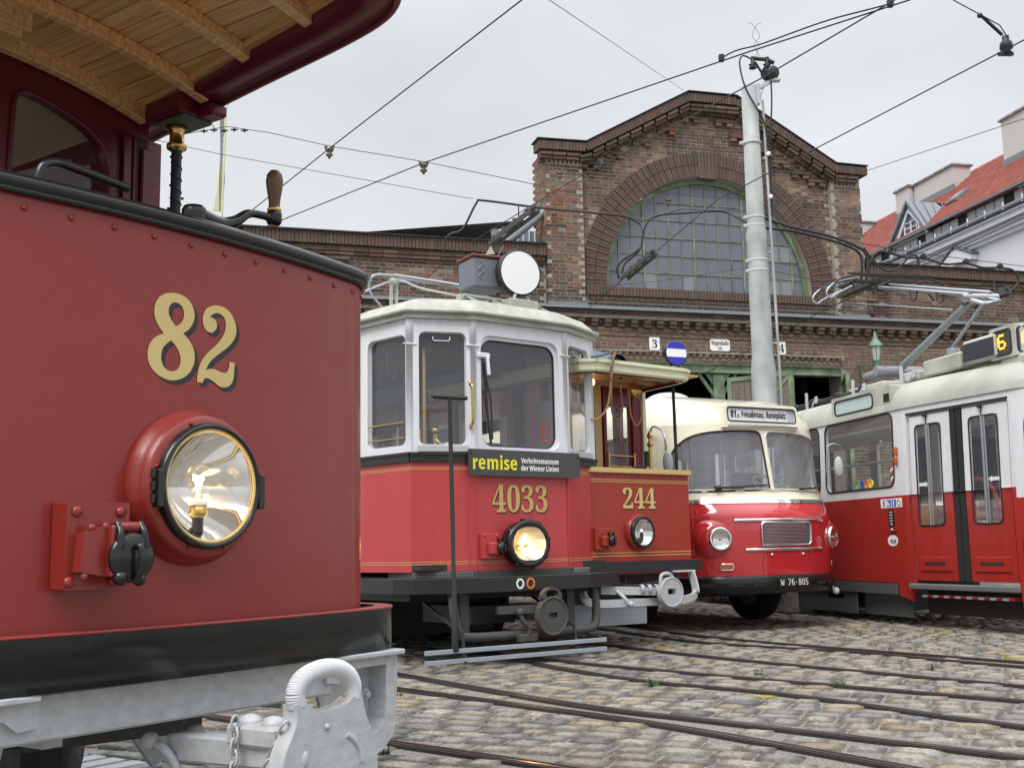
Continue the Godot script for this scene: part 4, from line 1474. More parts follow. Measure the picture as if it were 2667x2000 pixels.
	for q in [[-0.065, -0.10], [0.075, -0.10]]:
		ball(s, Vector3(q[0], 0.565, q[1]), 0.024, 14)
		tube(s, smooth_path([Vector3(q[0], 0.565, q[1]), Vector3(q[0] * 0.9, 0.545, q[1] + 0.05), Vector3(q[0] * 0.7, 0.50, q[1] + 0.08), Vector3(q[0] * 0.7, 0.42, q[1] + 0.09)]), 0.012, 8)
	part("release_lever", s, M.white_cast, cp)
	for ch in [[Vector3(-0.075, 0.63, 0.22), Vector3(-0.08, 0.40, 0.22), 9], [Vector3(-0.13, 0.645, 0.44), Vector3(-0.085, 0.45, 0.28), 9]]:
		s = ST()
		var n: int = ch[2]
		for i in n:
			var c: Vector3 = ch[0].lerp(ch[1], float(i) / n)
			var dn: Vector3 = (ch[1] - ch[0]).normalized()
			var sd := (Vector3.RIGHT if i % 2 == 0 else Vector3.BACK)
			var lk := []
			for k in 14:
				var a := TAU * k / 14
				lk.append(c + dn * 0.018 * cos(a) + sd * 0.0105 * sin(a))
			tube(s, lk, 0.0035, 6, false, true)
		part("chain", s, M.white_cast, cp)
	# lifeguard slats and grating low behind
	for k in 5:
		s = ST()
		bar(s, Vector3(0.1, 0.17, -1.75 - 0.13 * k), Vector3(1.15, 0.17, -1.75 - 0.13 * k), 0.085, 0.022, Vector3.UP, 0.003)
		part("lifeguard_slat", s, M.white_cast, t)
	s = ST()
	rod(s, Vector3(0.3, 0.17, -1.65), Vector3(1.1, 0.19, -1.55), 0.015)
	for k in 14:
		bar(s, Vector3(0.55 + 0.05 * k, 0.12, -1.1), Vector3(0.55 + 0.05 * k, 0.12, -1.6), 0.008, 0.03)
		bar(s, Vector3(0.55, 0.12, -1.1 - 0.036 * k), Vector3(1.2, 0.12, -1.1 - 0.036 * k), 0.006, 0.026)
	part("step_grating", s, M.grey_metal, t)

# ---------------------------------------------------------------- tram 4033
func facet(a: Vector2, b: Vector2) -> Callable:
	# map for a flat vertical panel from plan point a to plan point b (seen from outside, left to right)
	var d := (b - a).normalized()
	return func(u: float, v: float, w: float) -> Vector3: return Vector3(a.x + d.x * u - d.y * w, v, a.y + d.y * u + d.x * w)

func strip(s: SurfaceTool, pl: Array, y0: float, y1: float, off: float, thick: float) -> void:
	# a moulding that follows a plan polyline (Vector2 x, z) from left to right
	for i in pl.size() - 1:
		var a: Vector2 = pl[i]
		var b: Vector2 = pl[i + 1]
		var d := (b - a).normalized()
		var n := Vector2(-d.y, d.x)
		var c := (a + b) / 2 + n * (off + thick / 2)
		var e := 0.5 * (off + thick)
		box(s, Vector3(c.x, (y0 + y1) / 2, c.y), Vector3(a.distance_to(b) + e, y1 - y0, thick), 0.0, Basis(Vector3(d.x, 0, d.y), Vector3.UP, Vector3(n.x, 0, n.y)))

func offset_plan(pl: Array, off: float) -> Array:
	var r := []
	for i in pl.size():
		var d: Vector2 = (pl[mini(i + 1, pl.size() - 1)] - pl[maxi(i - 1, 0)]).normalized()
		r.append(pl[i] + Vector2(-d.y, d.x) * off)
	return r

func dome_roof(s: SurfaceTool, pl: Array, y: float, rise: float, spine: Array, lip := 0.03) -> void:
	# roof over a plan outline: every outline point goes over a rounded shoulder to a point on the spine
	var rows := []
	for k in 9:
		var f := k / 8.0
		var row := []
		for i in pl.size():
			var p: Vector2 = pl[i]
			var q: Vector2 = spine[i]
			var h := rise * pow(1.0 - pow(1.0 - f, 2.4), 1.0 / 2.4) if f > 0 else 0.0
			var xz := p.lerp(q, f)
			row.append(Vector3(xz.x, y + lip + h, xz.y))
		rows.append(row)
	sheet(s, rows)

func socket_small(t: Node3D, at: Vector3, m: Material, k := 1.0) -> void:
	var so := Node3D.new(); so.name = "cable_socket"; t.add_child(so)
	var s := ST()
	box(s, at + Vector3(0, 0, 0.02) * k, Vector3(0.2, 0.23, 0.05) * k, 0.004)
	box(s, at + Vector3(0.02, -0.02, 0.07) * k, Vector3(0.12, 0.11, 0.06) * k, 0.01)
	for x in [-0.07, 0.07]:
		for y in [-0.095, 0.095]: ball(s, at + Vector3(x, y, 0.046) * k, 0.013 * k, 8)
	part("socket_body", s, m, so)
	s = ST()
	lathe(s, Transform3D(Basis(Vector3.UP, 0.35), at + Vector3(0.075, -0.02, 0.09) * k), [Vector2(0.055 * k, 0), Vector2(0.062 * k, 0.012 * k), Vector2(0.055 * k, 0.04 * k), Vector2(0.0001, 0.045 * k)], 20)
	for x in [-0.03, 0.03]: box(s, at + Vector3(0.075 + x, 0.045, 0.10) * k, Vector3(0.014, 0.05, 0.03) * k)
	box(s, at + Vector3(0.09, -0.02, 0.14) * k, Vector3(0.02, 0.07, 0.02) * k, 0.004)
	part("socket_cap", s, M.black_gloss, so)

func tram_4033() -> void:
	var t := thing("museum_tram", "red and white closed tram numbered 4033 with a round white disc on its roof", "tram", Vector3(0.086, 0, -10.693), 37.6)
	var pl := [Vector2(-1.16, -9.5), Vector2(-1.20, -0.9), Vector2(-1.11, -0.225), Vector2(-0.56, 0), Vector2(0.56, 0), Vector2(1.11, -0.225), Vector2(1.20, -0.9), Vector2(1.16, -9.5)]
	var s := ST()
	# lower panels
	for i in pl.size() - 1:
		s = ST()
		plate(s, rrect(0, 0.82, pl[i].distance_to(pl[i + 1]), 1.81, 0), [], facet(pl[i], pl[i + 1]), 0.03)
		part("lower_panel", s, M.red_4033, t)
	s = ST()
	for x in [-0.555, 0.545]: box(s, Vector3(x, 1.30, 0.006), Vector3(0.014, 0.96, 0.012), 0.003)
	box(s, Vector3(-0.62, 1.30, 0.0), Vector3(0.008, 0.96, 0.006))
	part("panel_bead", s, M.red_4033, t)
	s = ST()
	for y in [1.752, 1.735, 0.905, 0.885]: strip(s, pl, y, y + 0.006, 0.0, 0.002)
	part("lining", s, M.gold_line, t)
	s = ST()
	strip(s, pl, 1.805, 1.875, 0.0, 0.022)
	strip(s, pl, 1.868, 1.892, 0.0, 0.034)
	part("belt_rail", s, M.black_paint, t)
	# upper framing with window openings
	var top := 3.13
	var wins := [
		[[8.6 - 0.68, 1.96, 8.6 - 0.02 - 0.0, 2.96, 0.05]],
		[[0.06, 1.96, 0.62, 2.985, 0.07]],
		[[0.085, 1.96, 0.53, 3.005, 0.06]],
		[[0.09, 1.945, 1.03, 3.0, 0.11]],
		[[0.065, 1.96, 0.51, 3.005, 0.06]],
		[[0.06, 1.96, 0.62, 2.985, 0.07]],
		[[0.02, 1.96, 0.68, 2.96, 0.05]],
	]
	for k in 7:
		wins[0].append([0.3 + 1.08 * k, 1.96, 0.3 + 1.08 * k + 0.95, 2.96, 0.05])
		wins[6].append([0.78 + 1.08 * k, 1.96, 0.78 + 1.08 * k + 0.95, 2.96, 0.05])
	wins[0].remove_at(0); wins[6].remove_at(0)
	for i in pl.size() - 1:
		var mp := facet(pl[i], pl[i + 1])
		var holes := []
		for w in wins[i]: holes.append(rrect(w[0], w[1], w[2], w[3], w[4], 5))
		s = ST()
		plate(s, rrect(0, 1.892, pl[i].distance_to(pl[i + 1]), top, 0), holes, mp, 0.055)
		part("window_frame", s, M.white_paint, t)
		for w in wins[i]:
			var front: bool = i == 3
			s = ST()
			var g := rrect(w[0], w[1], w[2], w[3], w[4], 5)
			if front: g = rrect(0.105, 1.955, 1.0, 2.965, 0.13, 6)
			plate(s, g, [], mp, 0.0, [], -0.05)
			part("windscreen" if front else "pane", s, M.glass_faint_sheen, t)
			if i > 0 and i < 6:
				s = ST()
				tube(s, outline(g, mp, -0.047), 0.013 if front else 0.009, 6, true, true)
				part("window_seal", s, M.rubber if front else M.light_grey, t)
	s = ST()
	plate(s, rrect(0.075, 1.92, 1.05, 3.01, 0.1), [rrect(0.105, 1.955, 1.0, 2.965, 0.13, 6)], facet(pl[3], pl[4]), 0.02, [], -0.03)
	part("windscreen_surround", s, M.white_paint, t)
	# corner posts with caps
	for p in [[-1.11, -0.225], [-0.56, 0.0], [0.56, 0.0], [1.11, -0.225]]:
		s = ST()
		lathe(s, Transform3D(Basis(Vector3.RIGHT, -PI / 2), Vector3(p[0] * 0.985, 1.89, p[1] - 0.022)), [Vector2(0.036, 0), Vector2(0.036, 1.0), Vector2(0.041, 1.0), Vector2(0.041, 1.24)], 12)
		box(s, Vector3(p[0], 2.885, p[1] + 0.004), Vector3(0.13, 0.012, 0.03), 0.003, Basis(Vector3.UP, 0.2 * signf(p[0])))
		part("corner_post", s, M.white_paint, t)
	s = ST()
	var mA := facet(pl[2], pl[3])
	var mD := facet(pl[4], pl[5])
	for m in [mA, mD]:
		plate(s, rrect(0.07, 1.90, 0.54, 1.955, 0.004), [], m, 0.012, [], 0.014)
	part("window_sill", s, M.light_grey, t)
	s = ST()
	for m in [mA, mD]:
		tube(s, [m.call(0.22, 2.965, -0.02), m.call(0.22, 2.935, -0.02), m.call(0.235, 2.925, -0.02), m.call(0.365, 2.925, -0.02), m.call(0.38, 2.935, -0.02), m.call(0.38, 2.965, -0.02)], 0.006, 6)
	part("window_pull", s, M.white_paint, t)
	# roof
	s = ST()
	var rp := offset_plan(pl, 0.045)
	strip(s, rp, 3.125, 3.20, -0.05, 0.055)
	part("roof_fascia", s, M.roof_canvas, t)
	s = ST()
	var dense := []
	var spine := []
	var ro := offset_plan(pl, 0.065)
	for i in ro.size() - 1:
		for k in 6:
			var p: Vector2 = ro[i].lerp(ro[i + 1], k / 6.0)
			dense.append(p)
	dense.append(ro[-1])
	for p in dense: spine.append(Vector2(p.x * 0.05, minf(p.y, -0.85) if p.y < -0.85 else lerpf(p.y, -0.9, 0.85)))
	dome_roof(s, dense, 3.17, 0.215, spine, 0.025)
	var edge := []
	for p in dense: edge.append(Vector3(p.x, 3.19, p.y))
	tube(s, edge, 0.022, 8)
	part("roof", s, M.roof_canvas, t)
	# bumper and step edge
	s = ST()
	strip(s, [Vector2(-1.12, -0.6), Vector2(-1.10, -0.2), Vector2(-0.56, 0.02), Vector2(0.56, 0.02), Vector2(1.10, -0.2), Vector2(1.12, -0.6)], 0.765, 0.825, -0.02, 0.02)
	part("step_mesh", s, M.dirty_iron, t)
	s = ST()
	for i in 2:
		var m: Callable = [mA, mD][i]
		for k in 24:
			var x := 0.02 + 0.023 * k
			for sg in [-1.0, 1.0]: bar(s, m.call(x - 0.012 * sg, 0.768, 0.03), m.call(x + 0.012 * sg, 0.822, 0.03), 0.004, 0.004)
	part("step_grille", s, M.grey_metal, t)
	s = ST()
	var bp := [Vector2(-1.24, -1.4), Vector2(-1.28, -0.25), Vector2(-1.20, -0.02), Vector2(-0.6, 0.22), Vector2(0.6, 0.22), Vector2(1.20, -0.02), Vector2(1.28, -0.25), Vector2(1.24, -1.4)]
	strip(s, bp, 0.635, 0.762, -0.05, 0.055)
	part("bumper", s, M.black_paint, t)
	s = ST()
	for i in bp.size() - 1: quad(s, Vector3(bp[i].x, 0.763, bp[i].y), Vector3(bp[i + 1].x, 0.763, bp[i + 1].y), Vector3(bp[i + 1].x * 0.85, 0.763, bp[i + 1].y - 0.3), Vector3(bp[i].x * 0.85, 0.763, bp[i].y - 0.3))
	part("bumper_top", s, M.dirty_iron, t)
	for q in [[-0.235, 6, M.sign_white], [-0.115, 24, M.orange]]:
		s = ST()
		var rg := []
		for i in q[1]: rg.append(Vector3(q[0] + 0.040 * cos(TAU * i / q[1] + PI / 6 * 0), 0.70 + 0.043 * sin(TAU * i / q[1]), 0.23))
		var n := rg.size()
		for i in n: bar(s, rg[i], rg[(i + 1) % n], 0.017, 0.004, Vector3.BACK)
		part("emblem", s, q[2], t)
	# number and lamp
	lettering("numeral_shadow", "4033", "Droid Serif", true, 0.655, 0.255, M.letter_shade, t, Vector3(-0.03, 1.468, 0.0035), Basis(), 0.003)
	lettering("numeral", "4033", "Droid Serif", true, 0.655, 0.255, M.gold, t, Vector3(-0.042, 1.476, 0.0065), Basis(), 0.003)
	var hl := Node3D.new(); hl.name = "headlamp"; t.add_child(hl)
	var hx := Transform3D(Basis(Vector3.UP, 0.0), Vector3(-0.045, 1.056, 0.0))
	s = ST()
	lathe(s, hx, [Vector2(0.215, -0.01), Vector2(0.222, 0.03), Vector2(0.222, 0.10), Vector2(0.236, 0.105), Vector2(0.236, 0.135), Vector2(0.215, 0.15), Vector2(0.185, 0.15), Vector2(0.18, 0.14)], 40, true, 1.06, 0.94)
	for k in 8:
		var a := TAU * k / 8 + 0.2
		box(s, hx * Vector3(0.235 * cos(a) * 1.06, 0.235 * sin(a) * 0.94, 0.11), Vector3(0.03, 0.03, 0.05), 0.004, Basis(Vector3.BACK, a))
	plate(s, ellipse(0, 0, 0.20, 0.18, 36), [ellipse(0, 0.0, 0.182, 0.152, 36, 2.7)], func(u, v, w): return hx * Vector3(u * 1.04, v, 0.149 + w), 0.01)
	part("lamp_housing", s, M.black_gloss, hl)
	s = ST()
	var bowl := []
	for i in 9: bowl.append(Vector2(0.19 * (1.0 - i / 8.0), 0.142 - 0.13 * (1.0 - pow(1.0 - i / 8.0, 2.0))))
	lathe(s, hx, bowl, 40)
	part("reflector", s, M.reflector_warm, hl)
	s = ST()
	for x in [-0.05, 0.05]: ball(s, hx * Vector3(x, -0.01, 0.085), 0.017, 10)
	part("filament", s, M.filament_dim, hl)
	s = ST()
	for x in [-0.05, 0.05]: rod(s, hx * Vector3(x, -0.01, 0.07), hx * Vector3(x * 0.5, -0.02, 0.02), 0.012)
	part("lamp_socket", s, M.brass, hl)
	s = ST()
	lathe(s, hx, [Vector2(0.186, 0.142), Vector2(0.10, 0.152), Vector2(0.0001, 0.156)], 36)
	part("lamp_glass", s, M.glass, hl)
	var om := OmniLight3D.new()
	om.name = "bulb_light"
	om.light_color = Color(1.0, 0.78, 0.5)
	om.light_energy = 0.12
	om.light_size = 0.02
	om.omni_range = 20.0
	om.omni_attenuation = 2.0
	om.shadow_enabled = true
	hl.add_child(om)
	om.position = hx * Vector3(0, 0.0, 0.11)
	socket_small(t, Vector3(-0.42, 1.04, 0.0), M.red_4033, 1.0)
	# grab rail, mirror, wiper
	s = ST()
	tube(s, smooth_path([Vector3(-0.605, 2.14, 0.02), Vector3(-0.605, 2.17, 0.05), Vector3(-0.605, 2.33, 0.055), Vector3(-0.605, 2.49, 0.05), Vector3(-0.605, 2.52, 0.02)]), 0.013, 8)
	for y in [2.13, 2.53]: ball(s, Vector3(-0.605, y, 0.015), 0.022, 8, Vector3(0.8, 1.6, 0.6))
	part("grab_rail", s, M.brass, t)
	s = ST()
	tube(s, [Vector3(-0.47, 2.80, 0.0), Vector3(-0.42, 2.79, 0.03), Vector3(-0.40, 2.62, 0.03)], 0.018, 8)
	box(s, Vector3(-0.45, 2.80, 0.01), Vector3(0.14, 0.05, 0.05), 0.01)
	part("wiper_motor", s, M.white_paint, t)
	s = ST()
	tube(s, [Vector3(-0.43, 2.66, 0.0), Vector3(-0.36, 2.38, 0.0), Vector3(-0.35, 2.02, 0.0)], 0.009, 6)
	tube(s, [Vector3(-0.43, 2.74, -0.01), Vector3(-0.40, 2.30, -0.01), Vector3(-0.36, 1.98, -0.01)], 0.012, 6)
	part("wiper", s, M.black_iron, t)
	s = ST()
	for y in [2.03, 2.14]:
		for b in [[0.335, y, 0.10, 0.008], [0.335, y + 0.08, 0.10, 0.008]]: box(s, Vector3(b[0], b[1], -0.046), Vector3(b[2], b[3], 0.003))
		for x in [0.289, 0.381]: box(s, Vector3(x, y + 0.04, -0.046), Vector3(0.008, 0.08, 0.003))
	part("window_sticker", s, M.red_bright, t)
	# cab interior
	s = ST()
	plate(s, rrect(-1.1, 0.85, 1.1, 3.2, 0), [rrect(-0.95, 1.9, -0.45, 2.85, 0.05), rrect(-0.32, 1.2, 0.32, 2.9, 0.05), rrect(0.45, 1.9, 0.95, 2.85, 0.05)], flat_map, 0.04, [], -1.35)
	for k in 7:
		for sd in [-1.0, 1.0]: box(s, Vector3(sd * 1.1, 1.4, -1.9 - 1.08 * k), Vector3(0.06, 1.1, 0.5))
	plate(s, rrect(-1.15, 0.85, 1.15, 3.2, 0), [rrect(-0.95, 1.9, -0.45, 2.85, 0.05), rrect(0.45, 1.9, 0.95, 2.85, 0.05)], flat_map, 0.04, [], -9.4)
	part("cab_bulkhead", s, M.wood_dark, t)
	s = ST()
	box(s, Vector3(0, 0.86, -4.7), Vector3(2.2, 0.05, 9.2))
	box(s, Vector3(0, 3.14, -4.9), Vector3(2.2, 0.03, 8.9))
	part("cab_floor", s, M.dark_inside, t)
	s = ST()
	box(s, Vector3(-0.15, 1.45, -0.45), Vector3(0.35, 1.15, 0.3), 0.03)
	rod(s, Vector3(0.3, 0.9, -0.4), Vector3(0.3, 1.95, -0.4), 0.04, 10)
	part("controller", s, M.black_iron, t)
	s = ST()
	rod(s, Vector3(-0.70, 0.9, -0.62), Vector3(-0.70, 2.95, -0.62), 0.02, 8)
	ball(s, Vector3(-0.72, 2.12, -0.4), 0.04, 10)
	rod(s, Vector3(-0.72, 1.8, -0.4), Vector3(-0.72, 2.1, -0.4), 0.022, 8)
	tube(s, smooth_path([Vector3(-0.72, 2.05, -0.4), Vector3(-0.68, 1.98, -0.34), Vector3(-0.55, 1.95, -0.3)]), 0.016, 6)
	part("brass_column", s, M.brass, t)
	s = ST()
	for q in [[-0.98, -0.75], [-0.98, -1.05]]:
		tube(s, smooth_path([Vector3(q[0] - 0.04, 3.05, q[1]), Vector3(q[0] - 0.05, 2.75, q[1]), Vector3(q[0], 2.62, q[1]), Vector3(q[0] + 0.05, 2.75, q[1]), Vector3(q[0] + 0.04, 3.05, q[1])]), 0.012, 6)
	part("strap", s, M.black_iron, t)
	s = ST()
	for y in [2.03, 2.17]: rod(s, Vector3(-1.19, y, -0.9), Vector3(-1.14, y, -0.28), 0.007, 6)
	part("guard_rod", s, M.brass, t)
	# roof gear: disc lamp box, stand, folded bow, insulator
	var dl := Node3D.new(); dl.name = "roof_disc_lamp"; t.add_child(dl)
	var db := Basis(Vector3.UP, deg_to_rad(-9))
	var dx := Transform3D(db, Vector3(0.19, 3.725, -0.22))
	s = ST()
	lathe(s, dx, [Vector2(0.235, -0.09), Vector2(0.24, -0.02), Vector2(0.232, 0.008), Vector2(0.218, 0.008)], 40)
	lathe(s, dx, [Vector2(0.0001, -0.12), Vector2(0.16, -0.11), Vector2(0.235, -0.09)], 40)
	for a in [10, 130, 200, 330]: box(s, dx * Vector3(0.24 * cos(deg_to_rad(a)), 0.24 * sin(deg_to_rad(a)), -0.02), Vector3(0.025, 0.03, 0.04), 0.003)
	part("disc_rim", s, M.black_iron, dl)
	s = ST()
	lathe(s, dx, [Vector2(0.222, 0.006), Vector2(0.1, 0.010), Vector2(0.0001, 0.011)], 40)
	part("disc_glass", s, M.sign_white, dl)
	s = ST()
	box(s, dx * Vector3(-0.29, -0.0, -0.30), Vector3(0.34, 0.31, 0.34), 0.02, db)
	part("lamp_box", s, mt("box_grey", 0.15, 0.165, 0.195, 0.5), dl)
	s = ST()
	for k in 2: tube(s, smooth_path([dx * Vector3(-0.36, -0.06 + 0.07 * k, -0.125), dx * Vector3(-0.395, -0.04 + 0.07 * k, -0.125), dx * Vector3(-0.37, -0.01 + 0.07 * k, -0.125), dx * Vector3(-0.345, 0.02 + 0.07 * k, -0.125), dx * Vector3(-0.38, 0.04 + 0.07 * k, -0.125)]), 0.007, 5)
	part("box_emblem", s, M.grey_metal, dl)
	s = ST()
	box(s, dx * Vector3(-0.29, 0.168, -0.30), Vector3(0.37, 0.03, 0.37), 0.012, db)
	for q in [[-0.36, 0.2], [-0.2, 0.21]]: lathe(s, Transform3D(Basis(Vector3.RIGHT, -PI / 2), dx * Vector3(q[0], q[1] - 0.03, -0.3)), [Vector2(0.05, 0), Vector2(0.05, 0.04), Vector2(0.0001, 0.05)], 12)
	part("box_lid", s, mt("lid_red", 0.16, 0.045, 0.035, 0.7), dl)
	s = ST()
	lathe(s, Transform3D(Basis(Vector3.RIGHT, -PI / 2), dx * Vector3(-0.22, 0.2, -0.2)), [Vector2(0.07, 0), Vector2(0.0001, 0.10)], 4, false)
	rod(s, dx * Vector3(-0.30, 0.2, -0.2), dx * Vector3(-0.36, 0.31, -0.2), 0.008)
	rod(s, dx * Vector3(-0.14, 0.2, -0.2), dx * Vector3(-0.08, 0.31, -0.2), 0.008)
	part("lid_finial", s, M.porcelain, dl)
	s = ST()
	for x in [-0.42, -0.12, 0.18, 0.45]:
		bar(s, Vector3(x + 0.05, 3.44, -0.34), Vector3(x + 0.14, 3.27, -0.06), 0.05, 0.015)
		bar(s, Vector3(x + 0.05, 3.44, -0.34), Vector3(x + 0.05, 3.40, -0.7), 0.05, 0.015)
	bar(s, Vector3(-0.42, 3.45, -0.34), Vector3(0.52, 3.45, -0.34), 0.05, 0.02)
	box(s, Vector3(0.2, 3.40, -0.25), Vector3(0.36, 0.09, 0.16), 0.01)
	rod(s, Vector3(0.10, 3.42, -0.22), Vector3(0.14, 3.52, -0.24), 0.018)
	rod(s, Vector3(0.30, 3.42, -0.22), Vector3(0.27, 3.52, -0.24), 0.018)
	part("lamp_stand", s, M.roof_canvas, dl)
	var bow := Node3D.new(); bow.name = "current_collector"; t.add_child(bow)
	s = ST()
	tube(s, [Vector3(-0.80, 3.72, -1.0), Vector3(0.0, 3.72, -1.0)], 0.026, 8)
	tube(s, smooth_path([Vector3(-0.80, 3.72, -1.0), Vector3(-0.98, 3.71, -1.0), Vector3(-1.06, 3.66, -1.0), Vector3(-0.95, 3.58, -1.2), Vector3(-0.5, 3.45, -1.6), Vector3(-0.3, 3.40, -2.0)]), 0.014, 8)
	tube(s, smooth_path([Vector3(0.0, 3.72, -1.0), Vector3(0.3, 3.66, -1.0), Vector3(0.42, 3.58, -1.1), Vector3(0.3, 3.45, -1.6), Vector3(0.2, 3.40, -2.0)]), 0.014, 8)
	part("collector_bow", s, M.steel, bow)
	s = ST()
	for x in [-0.83, -0.77]: bar(s, Vector3(x, 3.32, -1.0), Vector3(x, 3.66, -1.0), 0.018, 0.04)
	lathe(s, Transform3D(Basis(Vector3.UP, PI / 2), Vector3(-0.84, 3.66, -1.0)), [Vector2(0.0001, 0.0), Vector2(0.04, 0.0), Vector2(0.04, 0.08), Vector2(0.0001, 0.08)], 14)
	lathe(s, Transform3D(Basis(Vector3.RIGHT, -PI / 2), Vector3(-0.1, 3.38, -0.8)), [Vector2(0.13, 0), Vector2(0.09, 0.03), Vector2(0.075, 0.16), Vector2(0.05, 0.2), Vector2(0.0001, 0.21)], 16)
	part("collector_post", s, M.roof_canvas, bow)
	s = ST()
	tube(s, smooth_path([Vector3(-1.25, 3.45, -1.2), Vector3(-0.80, 3.67, -1.0), Vector3(-0.5, 3.62, -0.95), Vector3(-0.1, 3.57, -0.85)]), 0.011, 6)
	part("collector_rope", s, M.rope_white, bow)
	# running gear
	s = ST()
	box(s, Vector3(0, 0.66, -4.8), Vector3(1.9, 0.22, 8.6))
	for z in [-2.6, -5.8]:
		for sd in [-1.0, 1.0]: lathe(s, Transform3D(Basis(Vector3.UP, PI / 2), Vector3(sd * 0.72 - 0.05, 0.39, z)), [Vector2(0.0001, 0.0), Vector2(0.39, 0.0), Vector2(0.39, 0.1), Vector2(0.0001, 0.1)], 28)
	box(s, Vector3(-0.95, 0.42, -4.2), Vector3(0.1, 0.2, 5.0))
	box(s, Vector3(0.95, 0.42, -4.2), Vector3(0.1, 0.2, 5.0))
	box(s, Vector3(0, 0.35, -1.7), Vector3(1.7, 0.4, 0.1))
	box(s, Vector3(-0.3, 0.42, -0.5), Vector3(0.5, 0.16, 0.8))
	part("running_gear", s, M.black_iron, t)
	s = ST()
	tube(s, smooth_path([Vector3(-0.86, 0.63, 0.05), Vector3(-0.86, 0.45, 0.08), Vector3(-0.82, 0.29, 0.10), Vector3(-0.72, 0.25, 0.12), Vector3(-0.3, 0.245, 0.16), Vector3(0.3, 0.245, 0.16), Vector3(0.66, 0.25, 0.12), Vector3(0.77, 0.30, 0.10), Vector3(0.80, 0.45, 0.08), Vector3(0.80, 0.63, 0.05)]), 0.042, 8)
	for x in [-0.72, 0.52]: bar(s, Vector3(x, 0.28, 0.02), Vector3(x, 0.64, 0.02), 0.09, 0.04)
	box(s, Vector3(-0.68, 0.45, 0.0), Vector3(0.06, 0.34, 0.03))
	part("coupler_bow", s, M.dirty_iron, t)
	var cp := Node3D.new(); cp.name = "coupler"; t.add_child(cp)
	s = ST()
	var kh := PackedVector2Array()
	for i in 28:
		var a := deg_to_rad(-240 + 300.0 * i / 27)
		kh.append(Vector2(0.035 + 0.178 * cos(a), 0.405 + 0.178 * sin(a)))
	for i in 10:
		var a := deg_to_rad(-10 + 200.0 * i / 9)
		kh.append(Vector2(0.03 + 0.118 * cos(a), 0.575 + 0.085 * sin(a)))
	plate(s, kh, [ellipse(0.03, 0.602, 0.072, 0.034, 14, 3.0), rrect(-0.015, 0.39, 0.085, 0.435, 0)], flat_map, 0.05, [], 0.36)
	var ringp := []
	for i in 28: ringp.append(Vector3(0.035 + 0.165 * cos(TAU * i / 28), 0.405 + 0.165 * sin(TAU * i / 28), 0.358))
	tube(s, ringp, 0.012, 6, false, true)
	part("coupler_head", s, M.dirty_iron, cp)
	s = ST()
	bar(s, Vector3(0.03, 0.41, 0.33), Vector3(0.0, 0.41, -0.3), 0.10, 0.10)
	bar(s, Vector3(-0.45, 0.47, 0.15), Vector3(-0.05, 0.47, 0.25), 0.06, 0.07)
	tube(s, smooth_path([Vector3(-0.28, 0.44, 0.27), Vector3(-0.24, 0.36, 0.28), Vector3(-0.18, 0.3, 0.28), Vector3(-0.2, 0.22, 0.27)]), 0.02, 6)
	ball(s, Vector3(-0.28, 0.45, 0.27), 0.035, 10)
	box(s, Vector3(-0.18, 0.22, 0.25), Vector3(0.2, 0.07, 0.08), 0.01)
	part("drawbar", s, M.dirty_iron, cp)
	for y in [0.165, 0.082]:
		s = ST()
		bar(s, Vector3(-1.33, y, 0.33), Vector3(0.66, y - 0.006, 0.37), 0.022, 0.038, Vector3.UP, 0.003)
		part("lifeguard_slat", s, M.grey_paint, t)
	for x in [-0.93, 0.33]:
		s = ST()
		bar(s, Vector3(x, 0.05, 0.348), Vector3(x, 0.30, 0.30), 0.03, 0.012)
		bar(s, Vector3(x, 0.30, 0.30), Vector3(x, 0.55, -0.3), 0.03, 0.02)
		part("lifeguard_hanger", s, M.black_iron, t)
	# board hung below the windscreen
	var c := Transform3D(Basis(Vector3.UP, deg_to_rad(37.6)), Vector3(0.086, 0, -10.693))
	var sg := thing("museum_board", "dark grey board with yellow remise lettering hung on tram 4033", "sign", c * Vector3(0.005, 1.679, 0.05), 37.6)
	s = ST()
	plate(s, rrect(-0.665, 0.0, 0.665, 0.242, 0.012), [], flat_map, 0.01, [], 0.0)
	part("board", s, M.sign_grey, sg)
	lettering("title", "remise", "Droid Sans", true, 0.505, 0.135, M.sign_yellow, sg, Vector3(-0.365, 0.125, 0.002), Basis(), 0.002)
	lettering("caption", "Verkehrsmuseum", "Droid Sans", true, 0.455, 0.052, M.sign_white, sg, Vector3(0.165, 0.152, 0.002), Basis(), 0.002)
	lettering("caption", "der Wiener Linien", "Droid Sans", true, 0.455, 0.052, M.sign_white, sg, Vector3(0.165, 0.082, 0.002), Basis(), 0.002)
	s = ST()
	for x in [-0.64, 0.64]: ball(s, Vector3(x, 0.205, 0.002), 0.011, 8)
	part("screw", s, M.black_gloss, sg)
	# switch iron leaning on the front
	var si := thing("switch_iron", "black iron rod with a T handle leaning against tram 4033", "tool", c * Vector3(-1.03, 0.16, 0.34), 37.6)
	s = ST()
	tube(s, [Vector3(0, 0, 0), Vector3(0, 0.25, 0), Vector3(0, 0.27, 0), Vector3(0.0, 2.17, -0.045)], [0.03, 0.03, 0.021, 0.019], 8)
	part("shaft", s, M.black_paint, si)
	s = ST()
	rod(s, Vector3(-0.185, 2.17, -0.045), Vector3(0.185, 2.18, -0.045), 0.02, 8)
	part("handle", s, M.black_paint, si)

